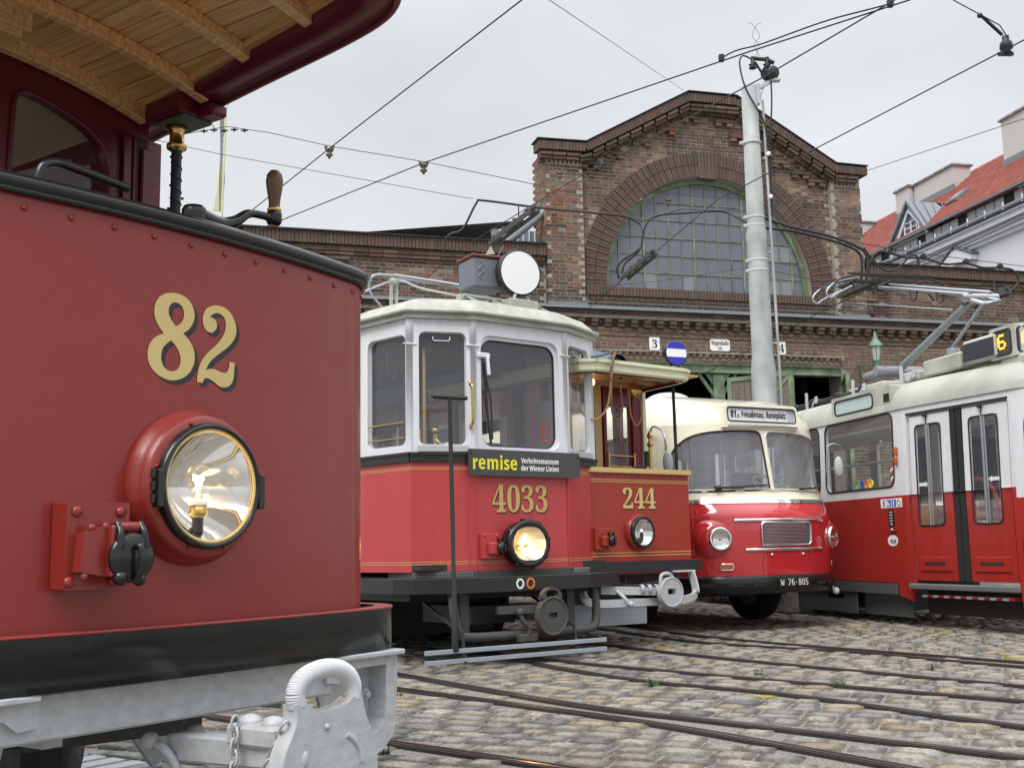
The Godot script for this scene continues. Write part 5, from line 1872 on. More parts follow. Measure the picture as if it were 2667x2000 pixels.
# ---------------------------------------------------------------- tram 244
func tram_244() -> void:
	var t := thing("works_tram", "dark red open platform tram numbered 244 with pale green canopy", "tram", Vector3(1.359, 0, -11.904), 38.2)
	var s := ST()
	var pl := [Vector2(-0.85, -0.5), Vector2(-0.84, -0.16), Vector2(-0.80, -0.05), Vector2(-0.72, 0), Vector2(0.68, 0), Vector2(0.73, -0.05), Vector2(0.76, -0.16), Vector2(0.77, -0.5)]
	for i in pl.size() - 1: plate(s, rrect(0, 0.86, pl[i].distance_to(pl[i + 1]), 1.765, 0), [], facet(pl[i], pl[i + 1]), 0.02)
	var dash := part("dash_panel", s, M.red_244, t)
	var rm := rivet_mesh(0.011)
	for i in 14: node_mesh("rivet", rm, M.red_244, dash).position = Vector3(-0.66 + 0.098 * i, 1.735, 0.0)
	s = ST()
	strip(s, pl, 1.765, 1.815, -0.02, 0.055)
	part("dash_rail", s, M.ochre, t)
	s = ST()
	for y in [1.69, 1.668, 0.945, 0.915]: strip(s, pl, y, y + 0.009, 0.0, 0.002)
	part("lining", s, M.gold_line, t)
	lettering("numeral_shadow", "244", "Droid Serif", true, 0.47, 0.215, M.letter_shade, t, Vector3(-0.06, 1.50, 0.0035), Basis(), 0.003)
	lettering("numeral", "244", "Droid Serif", true, 0.47, 0.215, M.gold_pale, t, Vector3(-0.072, 1.508, 0.0065), Basis(), 0.003)
	var hl := Node3D.new(); hl.name = "headlamp"; t.add_child(hl)
	var hx := Transform3D(Basis(), Vector3(-0.105, 1.157, 0))
	s = ST()
	lathe(s, hx, [Vector2(0.195, -0.01), Vector2(0.19, 0.02), Vector2(0.18, 0.05), Vector2(0.17, 0.06), Vector2(0.14, 0.06)], 36)
	part("lamp_housing", s, M.red_82, hl)
	s = ST()
	lathe(s, hx, [Vector2(0.165, 0.055), Vector2(0.165, 0.085), Vector2(0.155, 0.095), Vector2(0.135, 0.095), Vector2(0.133, 0.085)], 36)
	part("lamp_rim", s, M.black_gloss, hl)
	s = ST()
	var bowl := []
	for i in 9: bowl.append(Vector2(0.134 * (1.0 - i / 8.0), 0.085 - 0.075 * (1.0 - pow(1.0 - i / 8.0, 2.0))))
	lathe(s, hx, bowl, 36)
	part("reflector", s, M.reflector, hl)
	s = ST()
	ball(s, hx * Vector3(0.0, 0.015, 0.055), 0.012, 10)
	part("filament", s, M.lamp_soft, hl)
	s = ST()
	rod(s, hx * Vector3(0, -0.09, 0.05), hx * Vector3(0, 0.0, 0.052), 0.02, 10)
	part("lamp_socket", s, M.black_iron, hl)
	s = ST()
	lathe(s, hx, [Vector2(0.136, 0.088), Vector2(0.0001, 0.098)], 32)
	part("lamp_glass", s, M.glass, hl)
	socket_small(t, Vector3(-0.64, 1.09, 0.0), M.red_244, 0.95)
	# bumper ring
	s = ST()
	var bp := [Vector2(-1.0, -0.6), Vector2(-0.99, -0.2), Vector2(-0.93, 0.0), Vector2(-0.8, 0.10), Vector2(0.70, 0.10), Vector2(0.83, 0.02), Vector2(0.89, -0.15), Vector2(0.90, -0.6)]
	strip(s, bp, 0.755, 0.862, -0.05, 0.055)
	part("bumper", s, M.black_paint, t)
	s = ST()
	for i in bp.size() - 1:
		quad(s, Vector3(bp[i].x, 0.864, bp[i].y), Vector3(bp[i + 1].x, 0.864, bp[i + 1].y), Vector3(bp[i + 1].x * 0.9, 0.864, bp[i + 1].y - 0.06), Vector3(bp[i].x * 0.9, 0.864, bp[i].y - 0.06))
	strip(s, offset_plan(bp, -0.03), 0.735, 0.757, -0.05, 0.05)
	part("bumper_top", s, M.red_244, t)
	# canopy
	s = ST()
	var cpn := [Vector2(-0.95, -2.6), Vector2(-0.95, -0.2), Vector2(-0.90, 0.05), Vector2(-0.76, 0.17), Vector2(0.50, 0.17), Vector2(0.62, 0.12), Vector2(0.70, -0.05), Vector2(0.86, -0.9), Vector2(0.92, -2.6)]
	strip(s, cpn, 2.79, 2.875, -0.05, 0.05)
	strip(s, cpn, 2.865, 2.90, -0.05, 0.075)
	strip(s, cpn, 2.775, 2.795, -0.05, 0.035)
	part("canopy_fascia", s, M.cream_green, t)
	s = ST()
	for i in cpn.size() - 1: quad(s, Vector3(cpn[i].x, 2.90, cpn[i].y), Vector3(cpn[i + 1].x, 2.90, cpn[i + 1].y), Vector3(0.0, 2.99, minf(cpn[i + 1].y, -0.5)), Vector3(0.0, 2.99, minf(cpn[i].y, -0.5)))
	part("canopy_top", s, M.roof_canvas, t)
	for i in 18:
		s = ST()
		box(s, Vector3(-0.86 + 0.098 * i, 2.86, -1.0), Vector3(0.092, 0.02, 2.1))
		part("ceiling_board", s, M["wood_%d" % (i % 4)], t)
	for z in [-0.15, -0.45, -0.78]:
		s = ST()
		box(s, Vector3(-0.06, 2.83, z), Vector3(1.66, 0.05, 0.05), 0.004)
		part("canopy_rib", s, M.wood_1, t)
	s = ST()
	strip(s, offset_plan(cpn, -0.06), 2.765, 2.80, -0.03, 0.03)
	part("canopy_beam", s, M.wine, t)
	s = ST()
	plate(s, rrect(-0.9, 0.86, 0.79, 2.86, 0), [rrect(0.25, 1.6, 0.60, 2.59, 0.02), rrect(-0.75, 1.6, -0.40, 2.59, 0.02), rrect(-0.3, 0.9, 0.15, 2.6, 0.02)], flat_map, 0.04, [], -0.8)
	box(s, Vector3(0.66, 1.85, -0.785), Vector3(0.06, 1.9, 0.03), 0.006)
	box(s, Vector3(0.20, 1.85, -0.785), Vector3(0.04, 1.9, 0.03), 0.006)
	part("bulkhead", s, M.wine, t)
	s = ST()
	box(s, Vector3(-0.36, 1.85, -0.76), Vector3(0.09, 2.0, 0.03))
	box(s, Vector3(0.08, 1.85, -0.77), Vector3(0.10, 1.95, 0.03))
	part("door_post", s, M.ochre, t)
	s = ST()
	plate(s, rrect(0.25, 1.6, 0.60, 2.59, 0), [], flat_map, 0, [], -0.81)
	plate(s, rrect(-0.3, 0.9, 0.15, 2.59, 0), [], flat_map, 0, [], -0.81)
	part("bulkhead_pane", s, M.glass_faint_sheen, t)
	s = ST()
	box(s, Vector3(0.82, 1.83, -0.8), Vector3(0.055, 2.0, 0.06), 0.005)
	part("corner_post", s, M.cream_green, t)
	s = ST()
	for y in [1.90, 2.02, 1.78]: rod(s, Vector3(0.2, y, -0.74), Vector3(0.62, y, -0.74), 0.008, 6)
	for x in [0.21, 0.61]: rod(s, Vector3(x, 1.74, -0.74), Vector3(x, 2.06, -0.74), 0.011, 6)
	part("guard_rail", s, M.brass, t)
	s = ST()
	box(s, Vector3(0, 1.3, -3.0), Vector3(1.6, 0.9, 4.3)); box(s, Vector3(0, 2.8, -3.0), Vector3(1.7, 0.1, 4.3))
	for k in 4:
		for sd in [-0.8, 0.8]: box(s, Vector3(sd, 2.2, -1.2 - 1.1 * k), Vector3(0.06, 1.2, 0.12))
	part("saloon", s, M.wine, t)
	s = ST()
	rod(s, Vector3(0.68, 0.86, -0.15), Vector3(0.66, 2.75, -0.15), 0.018, 8)
	part("grab_pole", s, M.black_iron, t)
	s = ST()
	rod(s, Vector3(0.45, 0.86, -0.4), Vector3(0.45, 1.85, -0.4), 0.025, 8)
	tube(s, smooth_path([Vector3(0.45, 1.86, -0.4), Vector3(0.3, 1.87, -0.38), Vector3(0.15, 1.84, -0.36)]), 0.016, 6)
	rod(s, Vector3(0.46, 1.88, -0.4), Vector3(0.46, 2.05, -0.4), 0.026, 8)
	part("brake_crank", s, M.black_iron, t)
	s = ST()
	for y in [2.15, 2.25]: ball(s, Vector3(0.72, y, -0.6), 0.035, 10)
	rod(s, Vector3(0.72, 1.7, -0.6), Vector3(0.72, 2.3, -0.6), 0.02, 8)
	part("brass_post", s, M.brass, t)
	s = ST()
	lathe(s, Transform3D(Basis(), Vector3(0.32, 2.72, -0.4)), [Vector2(0.08, -0.05), Vector2(0.085, 0.0), Vector2(0.07, 0.03), Vector2(0.0001, 0.035)], 20)
	part("brass_fitting", s, M.brass, t)
	s = ST()
	ball(s, Vector3(-0.34, 2.76, -0.40), 0.045, 12)
	part("ceiling_lamp", s, M.lamp_soft, t)
	s = ST()
	tube(s, smooth_path([Vector3(-0.57, 2.97, 0.22), Vector3(-0.60, 2.7, 0.2), Vector3(-0.58, 2.42, 0.1), Vector3(-0.66, 2.3, 0.0), Vector3(-0.76, 2.40, -0.1), Vector3(-0.80, 2.72, -0.1)]), 0.011, 6)
	tube(s, smooth_path([Vector3(0.22, 2.75, -0.4), Vector3(0.24, 2.45, -0.4), Vector3(0.32, 2.33, -0.4), Vector3(0.40, 2.45, -0.4), Vector3(0.36, 2.75, -0.4)]), 0.011, 6)
	tube(s, smooth_path([Vector3(-0.12, 2.75, -0.3), Vector3(-0.14, 2.45, -0.3), Vector3(-0.06, 2.36, -0.3), Vector3(0.02, 2.46, -0.3), Vector3(0.0, 2.75, -0.3)]), 0.009, 6)
	part("bell_rope", s, mt("rope_tan", 0.42, 0.27, 0.13, 0.8), t)
	s = ST()
	tube(s, smooth_path([Vector3(-0.86, 2.90, 0.2), Vector3(-0.66, 2.95, 0.2), Vector3(-0.55, 2.99, 0.22), Vector3(-0.60, 2.9, 0.24), Vector3(-0.64, 2.80, 0.24)]), 0.013, 6)
	tube(s, [Vector3(-0.64, 2.80, 0.24), Vector3(-0.66, 2.70, 0.24), Vector3(-0.62, 2.66, 0.24)], 0.009, 6)
	part("rope_hook", s, M.porcelain, t)
	# blue and white signal disc on the canopy, another behind it
	for q in [[Vector3(0.52, 3.09, 0.05), 0.13, true], [Vector3(-0.02, 2.98, -0.3), 0.10, false]]:
		var dn := Node3D.new(); dn.name = "signal_disc"; t.add_child(dn, true)
		var dx := Transform3D(Basis(Vector3.UP, deg_to_rad(-14)), q[0])
		var R: float = q[1]
		s = ST()
		lathe(s, dx, [Vector2(0.0001, -0.10), Vector2(R * 0.9, -0.10), Vector2(R * 1.05, -0.07), Vector2(R * 1.08, 0.0), Vector2(R, 0.006)], 32)
		for x in [-0.05, 0.05]: rod(s, dx * Vector3(x, -R * 0.9, -0.04), dx * Vector3(x, -R - 0.07, -0.04), 0.012, 6)
		part("disc_case", s, M.black_gloss, dn)
		if q[2]:
			s = ST()
			lathe(s, dx, [Vector2(R, 0.006), Vector2(0.0001, 0.008)], 32)
			part("disc_face", s, M.blue_disc, dn)
			s = ST()
			var band := Geometry2D.intersect_polygons(ellipse(0, 0, R * 0.98, R * 0.98, 40), rrect(-0.2, -R * 0.34, 0.2, R * 0.34, 0))
			plate(s, band[0], [], func(u, v, w): return dx * Vector3(u, v, 0.0095 + w))
			part("disc_band", s, M.sign_white, dn)
	# running gear, bow, coupler, apron
	s = ST()
	box(s, Vector3(0, 0.66, -3.0), Vector3(1.5, 0.15, 5.0))
	for z in [-1.9, -3.7]:
		for sd in [-1.0, 1.0]: lathe(s, Transform3D(Basis(Vector3.UP, PI / 2), Vector3(sd * 0.72 - 0.05, 0.38, z)), [Vector2(0.0001, 0.0), Vector2(0.38, 0.0), Vector2(0.38, 0.1), Vector2(0.0001, 0.1)], 24)
	box(s, Vector3(0, 0.45, -0.9), Vector3(1.3, 0.3, 0.1))
	part("running_gear", s, M.black_iron, t)
	s = ST()
	for k in 4: rod(s, Vector3(-0.5 + 0.28 * k, 0.75, -0.1), Vector3(-0.5 + 0.28 * k + 0.03, 0.55, -0.1), 0.012, 6)
	tube(s, smooth_path([Vector3(-0.6, 0.70, 0.0), Vector3(-0.3, 0.62, 0.02), Vector3(0.1, 0.64, 0.02), Vector3(0.5, 0.70, 0.0)]), 0.015, 6)
	box(s, Vector3(0.35, 0.68, -0.05), Vector3(0.2, 0.1, 0.1), 0.02)
	part("brake_rigging", s, M.dirty_iron, t)
	s = ST()
	var bow := smooth_path([Vector3(-1.05, 0.58, 0.18), Vector3(-1.02, 0.49, 0.22), Vector3(-0.8, 0.465, 0.25), Vector3(-0.4, 0.462, 0.27), Vector3(0.1, 0.455, 0.27), Vector3(0.38, 0.475, 0.25), Vector3(0.49, 0.52, 0.22), Vector3(0.52, 0.62, 0.18), Vector3(0.52, 0.74, 0.14)])
	for i in bow.size() - 1: bar(s, bow[i], bow[i + 1] + (bow[i + 1] - bow[i]) * 0.15, 0.03, 0.075, Vector3.UP if i < 36 else Vector3.BACK)
	box(s, Vector3(0.42, 0.745, 0.1), Vector3(0.3, 0.02, 0.12), 0.004)
	part("coupler_bow", s, M.white_cast, t)
	var cp := Node3D.new(); cp.name = "coupler"; t.add_child(cp)
	s = ST()
	plate(s, ellipse(-0.068, 0.552, 0.165, 0.15, 36), [rrect(-0.125, 0.53, -0.01, 0.585, 0)], flat_map, 0.05, [], 0.42)
	tube(s, smooth_path([Vector3(-0.20, 0.63, 0.39), Vector3(-0.18, 0.72, 0.39), Vector3(-0.08, 0.735, 0.39), Vector3(-0.02, 0.69, 0.39)]), 0.018, 8)
	var rp := []
	for i in 32: rp.append(Vector3(-0.068 + 0.155 * cos(TAU * i / 32), 0.552 + 0.14 * sin(TAU * i / 32), 0.42))
	tube(s, rp, 0.008, 6, false, true)
	part("coupler_head", s, M.white_cast, cp)
	s = ST()
	bar(s, Vector3(-0.75, 0.59, 0.1), Vector3(-0.1, 0.56, 0.36), 0.05, 0.08)
	for k in 3: lathe(s, Transform3D(Basis(Vector3.UP, 1.2), Vector3(-0.36 + 0.07 * k, 0.585, 0.26 + 0.03 * k)), [Vector2(0.05, 0), Vector2(0.05, 0.04), Vector2(0.0001, 0.042)], 12)
	tube(s, smooth_path([Vector3(-0.62, 0.58, 0.2), Vector3(-0.58, 0.5, 0.28), Vector3(-0.56, 0.45, 0.29)]), 0.02, 6)
	ball(s, Vector3(-0.53, 0.45, 0.30), 0.035, 8)
	part("drawbar", s, M.white_cast, cp)
	s = ST()
	plate(s, vecs([-1.2, 0.24, 0.0, 0.225, 0.005, 0.43, -1.2, 0.45]), [], flat_map, 0.02, [], -0.02)
	box(s, Vector3(-0.6, 0.44, -0.05), Vector3(1.2, 0.02, 0.1))
	part("apron", s, M.grey_paint, t)
	# blue clerestory over the saloon
	s = ST()
	var bpl := [Vector2(-0.62, -5), Vector2(-0.62, -1.25), Vector2(-0.5, -1.0), Vector2(0.46, -1.0), Vector2(0.58, -1.25), Vector2(0.58, -5)]
	strip(s, bpl, 3.155, 3.235, -0.02, 0.07)
	var dense := []
	var spine := []
	for i in bpl.size() - 1:
		for k in 5: dense.append(bpl[i].lerp(bpl[i + 1], k / 5.0))
	dense.append(bpl[-1])
	for p in dense: spine.append(Vector2(0.0, minf(p.y, -1.5)))
	dome_roof(s, dense, 3.22, 0.05, spine, 0.015)
	for i in bpl.size() - 1: plate(s, rrect(0, 2.85, bpl[i].distance_to(bpl[i + 1]), 3.16, 0), [], facet(bpl[i], bpl[i + 1]), 0.02)
	var lantern := part("clerestory", s, mt("roof_blue", 0.22, 0.31, 0.44, 0.5), t)
	s = ST()
	box(s, Vector3(-0.2, 3.08, -0.99), Vector3(0.36, 0.1, 0.02))
	part("clerestory_window", s, M.wine, lantern)
	s = ST()
	for k in 5: lathe(s, Transform3D(Basis(Vector3.RIGHT, -PI / 2), Vector3(-0.1 + 0.09 * k, 3.262, -1.2)), [Vector2(0.04, 0), Vector2(0.035, 0.025), Vector2(0.0001, 0.03)], 10)
	part("roof_vent", s, M.sign_white, lantern)

# ---------------------------------------------------------------- bus
const BUS_N := 2.7
func bus_w(y: float) -> float:
	if y > 2.25: return 1.22 - 0.22 * pow((y - 2.25) / 0.6, 2.2)
	return 1.22 - 0.05 * clampf((0.9 - y) / 0.5, 0.0, 1.0)

func bus_f0(y: float) -> float:
	# how far forward the middle of the front stands at height y
	if y < 1.30: return 0.40 + 0.02 * sin((y - 0.5) * 2.0)
	if y < 1.62: return lerpf(0.418, 0.20, smoothstep(1.30, 1.66, y))
	if y < 2.42: return lerpf(0.21, 0.06, (y - 1.62) / 0.8)
	return 0.06 - 0.75 * pow(clampf((y - 2.42) / 0.46, 0.0, 1.0), 2.6)

func bus_pt(u: float, v: float, w: float) -> Vector3:
	# u from -1 (left corner) to 1 (right corner), beyond that down the sides, metre for metre
	var W := bus_w(v)
	var D := 0.78
	var f0 := bus_f0(v)
	var p: Vector3
	var n: Vector3
	if absf(u) <= 1.0:
		var th := u * PI / 2
		var c := maxf(absf(cos(th)), 1e-4)
		var sn := maxf(absf(sin(th)), 1e-4)
		p = Vector3(W * signf(u) * pow(sn, 2.0 / BUS_N * 1.0), v, -D + (D + f0) * pow(c, 2.0 / BUS_N))
		n = Vector3(signf(u) * pow(sn, 2.0 - 2.0 / BUS_N) / W, 0, pow(c, 2.0 - 2.0 / BUS_N) / (D + f0)).normalized()
	else:
		p = Vector3(W * signf(u), v, -D - (absf(u) - 1.0))
		n = Vector3(signf(u), 0, 0)
	return p + n * w

func bus_u(r: float, y: float) -> float:
	return signf(r) * asin(clampf(pow(clampf(absf(r) / bus_w(y), 0.0, 1.0), BUS_N / 2.0), 0.0, 1.0)) / (PI / 2)

func bus_poly(rs: Array) -> PackedVector2Array:
	# r, y pairs on the front, laid out in (u, y)
	var p := PackedVector2Array()
	for i in range(0, rs.size(), 2): p.append(Vector2(bus_u(rs[i], rs[i + 1]), rs[i + 1]))
	return p

func bus() -> void:
	var t := thing("vintage_bus", "cream over red rounded old bus showing 81A on its destination blind", "bus", Vector3(3.052, 0, -14.0), 28.0)
	var us := []
	for i in 49: us.append(-1.0 + i / 24.0)
	us.push_front(-2.5); us.push_front(-4.5); us.push_front(-8.2)
	us.append(2.5); us.append(4.5); us.append(8.2)
	var band := func(s: SurfaceTool, ys: Array, w := 0.0) -> void:
		var rows := []
		for y in ys:
			var row := []
			for u in us: row.append(bus_pt(u, y, w))
			rows.append(row)
		sheet(s, rows)
	var s := ST()
	var ys := []
	for i in 15: ys.append(0.62 + (1.50 - 0.62) * i / 14.0)
	band.call(s, ys)
	part("lower_body", s, M.bus_red, t)
	s = ST()
	ys = []
	for i in 5: ys.append(1.50 + 0.14 * i / 4.0)
	band.call(s, ys)
	part("waist_band", s, M.bus_cream, t)
	s = ST()
	band.call(s, [1.497, 1.512, 1.524], 0.012)
	band.call(s, [1.53, 1.538, 1.545], 0.009)
	part("waist_trim", s, M.chrome, t)
	# upper body with windows
	var wl := bus_poly([-0.035, 1.66, -0.3, 1.648, -0.6, 1.64, -0.85, 1.635, -1.05, 1.635, -1.14, 1.65, -1.17, 1.75, -1.165, 1.95, -1.13, 2.12, -1.06, 2.24, -0.95, 2.32, -0.75, 2.365, -0.4, 2.385, -0.12, 2.388, -0.055, 2.37, -0.035, 2.30])
	var wr := PackedVector2Array()
	for p in wl: wr.append(Vector2(-p.x, p.y))
	wl.reverse()
	wl = rounded(rounded(wl, 1.0), 1.0); wr = rounded(rounded(wr, 1.0), 1.0)
	var sides := []
	var sl := rrect(-1.92, 1.62, -1.02, 2.38, 0.2, 6)
	sides.append(sl)
	for k in 5: sides.append(rrect(-3.35 - 1.15 * k, 1.66, -2.32 - 1.15 * k, 2.32, 0.1, 4))
	for k in 6: sides.append(rrect(1.15 + 1.15 * k, 1.66, 2.18 + 1.15 * k, 2.32, 0.1, 4))
	var hol := [wl, wr]
	hol.append_array(sides)
	s = ST()
	plate(s, rrect(-8.2, 1.64 - 0.002, 8.2, 2.46, 0), hol, bus_pt, 0.03, every(-1.3, 1.3, 0.052), 0.0, true)
	part("window_band", s, M.bus_cream, t)
	s = ST()
	ys = []
	for i in 8: ys.append(2.46 + 0.42 * i / 7.0)
	band.call(s, ys)
	# roof top
	var rows := []
	for k in 5:
		var f := k / 4.0
		var row := []
		for u in us:
			var p := bus_pt(u, 2.88, 0.0)
			row.append(Vector3(p.x * (1.0 - f), 2.88 + 0.03 * sin(f * PI / 2), lerpf(p.z, minf(p.z, -1.4), f)))
		rows.append(row)
	sheet(s, rows)
	part("roof", s, M.bus_cream, t)
	for k in 2:
		s = ST()
		var g: PackedVector2Array = wl if k == 0 else wr
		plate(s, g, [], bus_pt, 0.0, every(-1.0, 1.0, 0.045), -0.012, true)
		part("windscreen_pane", s, M.glass_milky_sheen, t)
		s = ST()
		tube(s, outline(g, bus_pt, -0.004), 0.011, 6, false, true)
		part("windscreen_trim", s, M.chrome if k else M.rubber, t)
	for g in sides:
		s = ST()
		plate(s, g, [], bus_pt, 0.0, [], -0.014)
		part("pane", s, M.glass_faint_sheen, t)
	s = ST()
	tube(s, outline(sl, bus_pt, 0.006), 0.02, 6, false, true)
	part("door_window_trim", s, M.chrome, t)
	s = ST()
	for y in [1.65, 1.67]: tube(s, outline(bus_poly([-1.16, y, -0.9, y - 0.012, -0.5, y - 0.006, 0.0, y, 0.5, y - 0.006, 0.9, y - 0.012, 1.16, y]), bus_pt, 0.006), 0.008, 6)
	part("sill_trim", s, M.bus_cream, t)
	# destination box
	var db := Node3D.new(); db.name = "destination_box"; t.add_child(db)
	s = ST()
	var dmap := func(u: float, v: float, w: float) -> Vector3: return Vector3(u, v, 0.085 - 0.1 * (v - 2.46) + w)
	plate(s, vecs([-0.60, 2.42, 0.60, 2.42, 0.57, 2.69, 0.53, 2.72, -0.53, 2.72, -0.57, 2.69]), [rrect(-0.535, 2.50, 0.535, 2.675, 0.035)], dmap, 0.35)
	part("box_frame", s, M.bus_cream, db)
	s = ST()
	plate(s, rrect(-0.54, 2.495, 0.54, 2.68, 0.03), [], dmap, 0.0, [], -0.02)
	part("blind", s, M.light_grey, db)
	s = ST()
	plate(s, rrect(-0.52, 2.512, 0.42, 2.662, 0.0), [], dmap, 0.0, [], -0.016)
	part("blind_paper", s, M.white_paint, db)
	s = ST()
	tube(s, outline(rrect(-0.535, 2.50, 0.535, 2.675, 0.035), dmap, 0.003), 0.008, 6, false, true)
	part("blind_trim", s, M.rubber, db)
	lettering("route", "81", "Droid Sans", true, 0.082, 0.095, M.print_black, db, Vector3(-0.435, 2.592, 0.062), Basis(), 0.002)
	lettering("route", "A", "Droid Sans", false, 0.045, 0.05, M.print_black, db, Vector3(-0.36, 2.572, 0.064), Basis(), 0.002)
	lettering("destination", "Freudenau, Rennplatz", "Droid Sans", true, 0.70, 0.108, M.print_black, db, Vector3(0.045, 2.583, 0.064), Basis(), 0.002)
	s = ST()
	box(s, Vector3(0, 2.452, 0.095), Vector3(1.10, 0.03, 0.02), 0.006)
	part("box_trim", s, M.chrome, db)
	# nose: bars, grille, lamps
	for q in [[-0.70, 0.62, 1.292], [-0.585, 0.60, 0.945]]:
		s = ST()
		var rr := []
		for yq in [[-0.019, 0.0], [-0.015, 0.012], [0.0, 0.017], [0.015, 0.012], [0.019, 0.0]]:
			var row := []
			for i in 25: row.append(bus_pt(bus_u(lerpf(q[0], q[1], i / 24.0), q[2] + yq[0]), q[2] + yq[0], 0.002 + yq[1]))
			rr.append(row)
		sheet(s, rr)
		part("chrome_bar", s, M.chrome, t)
	s = ST()
	var gr := PackedVector2Array()
	for p in rrect(-0.375, 0.995, 0.375, 1.262, 0.05, 5): gr.append(Vector2(bus_u(p.x, p.y), p.y))
	tube(s, outline(gr, bus_pt, 0.012), 0.016, 8, false, true)
	part("grille_frame", s, M.chrome, t)
	s = ST()
	plate(s, gr, [], bus_pt, 0, [], 0.004)
	part("grille_back", s, M.rubber, t)
	for k in 15:
		s = ST()
		var y := 1.013 + 0.0165 * k
		var pts := []
		for i in 7: pts.append(bus_pt(bus_u(lerpf(-0.365, 0.365, i / 6.0), y), y, 0.012))
		tube(s, pts, 0.0052, 5)
		part("grille_slat", s, M.steel, t)
	for r in [-0.86, 0.875]:
		var hl := Node3D.new(); hl.name = "headlamp"; t.add_child(hl, true)
		var u := bus_u(r, 1.078)
		var base := bus_pt(u, 1.078, 0.0)
		var nrm := (bus_pt(u, 1.078, 0.1) - base).normalized().lerp(Vector3.BACK, 0.42).normalized()
		var hx := Transform3D(Basis(Vector3.UP.cross(nrm).normalized(), Vector3.UP, nrm), base + nrm * 0.012)
		s = ST()
		lathe(s, hx, [Vector2(0.29, -0.12), Vector2(0.265, -0.07), Vector2(0.225, -0.03), Vector2(0.18, 0.0), Vector2(0.148, 0.014), Vector2(0.13, 0.016)], 32)
		part("lamp_shell", s, M.bus_red, hl)
		s = ST()
		lathe(s, hx, [Vector2(0.138, 0.02), Vector2(0.138, 0.048), Vector2(0.128, 0.058), Vector2(0.112, 0.054)], 32)
		part("lamp_rim", s, M.chrome, hl)
		s = ST()
		lathe(s, hx, [Vector2(0.114, 0.052), Vector2(0.095, 0.040), Vector2(0.05, 0.030), Vector2(0.0001, 0.027)], 28)
		part("reflector", s, M.reflector, hl)
		s = ST()
		ball(s, hx * Vector3(0, 0, 0.035), 0.018, 10)
		part("lens_ribs", s, M.steel, hl)
		s = ST()
		lathe(s, hx, [Vector2(0.113, 0.054), Vector2(0.07, 0.068), Vector2(0.0001, 0.074)], 28)
		part("lamp_glass", s, M.glass, hl)
	for r in [-0.79, 1.06]:
		s = ST()
		var b := bus_pt(bus_u(r, 0.75), 0.75, 0.01)
		var nr := (bus_pt(bus_u(r, 0.75), 0.75, 0.1) - b).normalized()
		var bs := Basis(Vector3.UP.cross(nr).normalized(), Vector3.UP, nr)
		var rp := []
		for p in rrect(-0.075, -0.035, 0.075, 0.035, 0.02): rp.append(b + bs * Vector3(p.x, p.y, 0))
		tube(s, rp, 0.008, 5, false, true)
		part("indicator_rim", s, M.chrome, t)
		s = ST()
		box(s, b, Vector3(0.145, 0.06, 0.02), 0.006, bs)
		part("indicator", s, M.amber, t)
	# flap with two fasteners
	s = ST()
	tube(s, outline(bus_poly([-0.36, 0.63, -0.37, 0.80, -0.34, 0.905, 0.34, 0.905, 0.37, 0.80, 0.37, 0.63]), bus_pt, 0.001), 0.004, 4)
	part("flap_seam", s, M.wine, t)
	s = ST()
	for r in [-0.24, 0.24]: ball(s, bus_pt(bus_u(r, 0.885), 0.885, 0.004), 0.02, 8)
	part("flap_fastener", s, M.chrome, t)
	# bumper and number plate
	s = ST()
	rows = []
	for q in [[0.435, -0.02], [0.44, 0.035], [0.62, 0.045], [0.645, 0.02], [0.645, -0.03]]:
		var row := []
		for u in us: row.append(bus_pt(u, q[0], q[1]))
		rows.append(row)
	sheet(s, rows)
	part("bumper", s, M.black_gloss, t)
	for r in [-0.95, -0.7, -0.44, 0.5, 0.72, 0.92]:
		s = ST()
		var b := bus_pt(bus_u(r, 0.54), 0.54, 0.044)
		var nr := (bus_pt(bus_u(r, 0.54), 0.54, 0.14) - b).normalized()
		plate(s, rrect(-0.09, -0.018, 0.09, 0.018, 0.016), [], func(x, y, w): return b + Basis(Vector3.UP.cross(nr).normalized(), Vector3.UP, nr) * Vector3(x, y, w + 0.003), 0.003)
		part("bumper_slot", s, M.groove, t)
	s = ST()
	box(s, Vector3(0.04, 0.56, 0.452), Vector3(0.46, 0.10, 0.012), 0.003)
	part("number_plate", s, M.print_black, t)
	lettering("plate_lettering", "W 76·805", "Droid Sans Mono", true, 0.42, 0.075, M.sign_white, t, Vector3(0.04, 0.56, 0.461), Basis(), 0.002)
	s = ST()
	ball(s, Vector3(1.12, 0.41, 0.0), 0.045, 12)
	part("fog_lamp", s, M.sign_white, t)
	# wipers, mirrors, indicator pods
	s = ST()
	rod(s, bus_pt(bus_u(-0.78, 1.675), 1.675, 0.03), bus_pt(bus_u(-0.72, 1.685), 1.685, 0.03), 0.035, 10)
	tube(s, [bus_pt(bus_u(-0.75, 1.68), 1.68, 0.03), bus_pt(bus_u(-0.45, 1.69), 1.69, 0.035)], 0.018, 6)
	tube(s, [bus_pt(bus_u(-0.62, 1.695), 1.695, 0.03), bus_pt(bus_u(-0.4, 1.70), 1.70, 0.03), bus_pt(bus_u(-0.06, 1.72), 1.72, 0.03)], 0.010, 5)
	tube(s, [bus_pt(bus_u(0.42, 1.675), 1.675, 0.03), bus_pt(bus_u(0.75, 1.69), 1.69, 0.03), bus_pt(bus_u(0.98, 1.74), 1.74, 0.03)], 0.012, 5)
	part("wiper", s, M.black_iron, t)
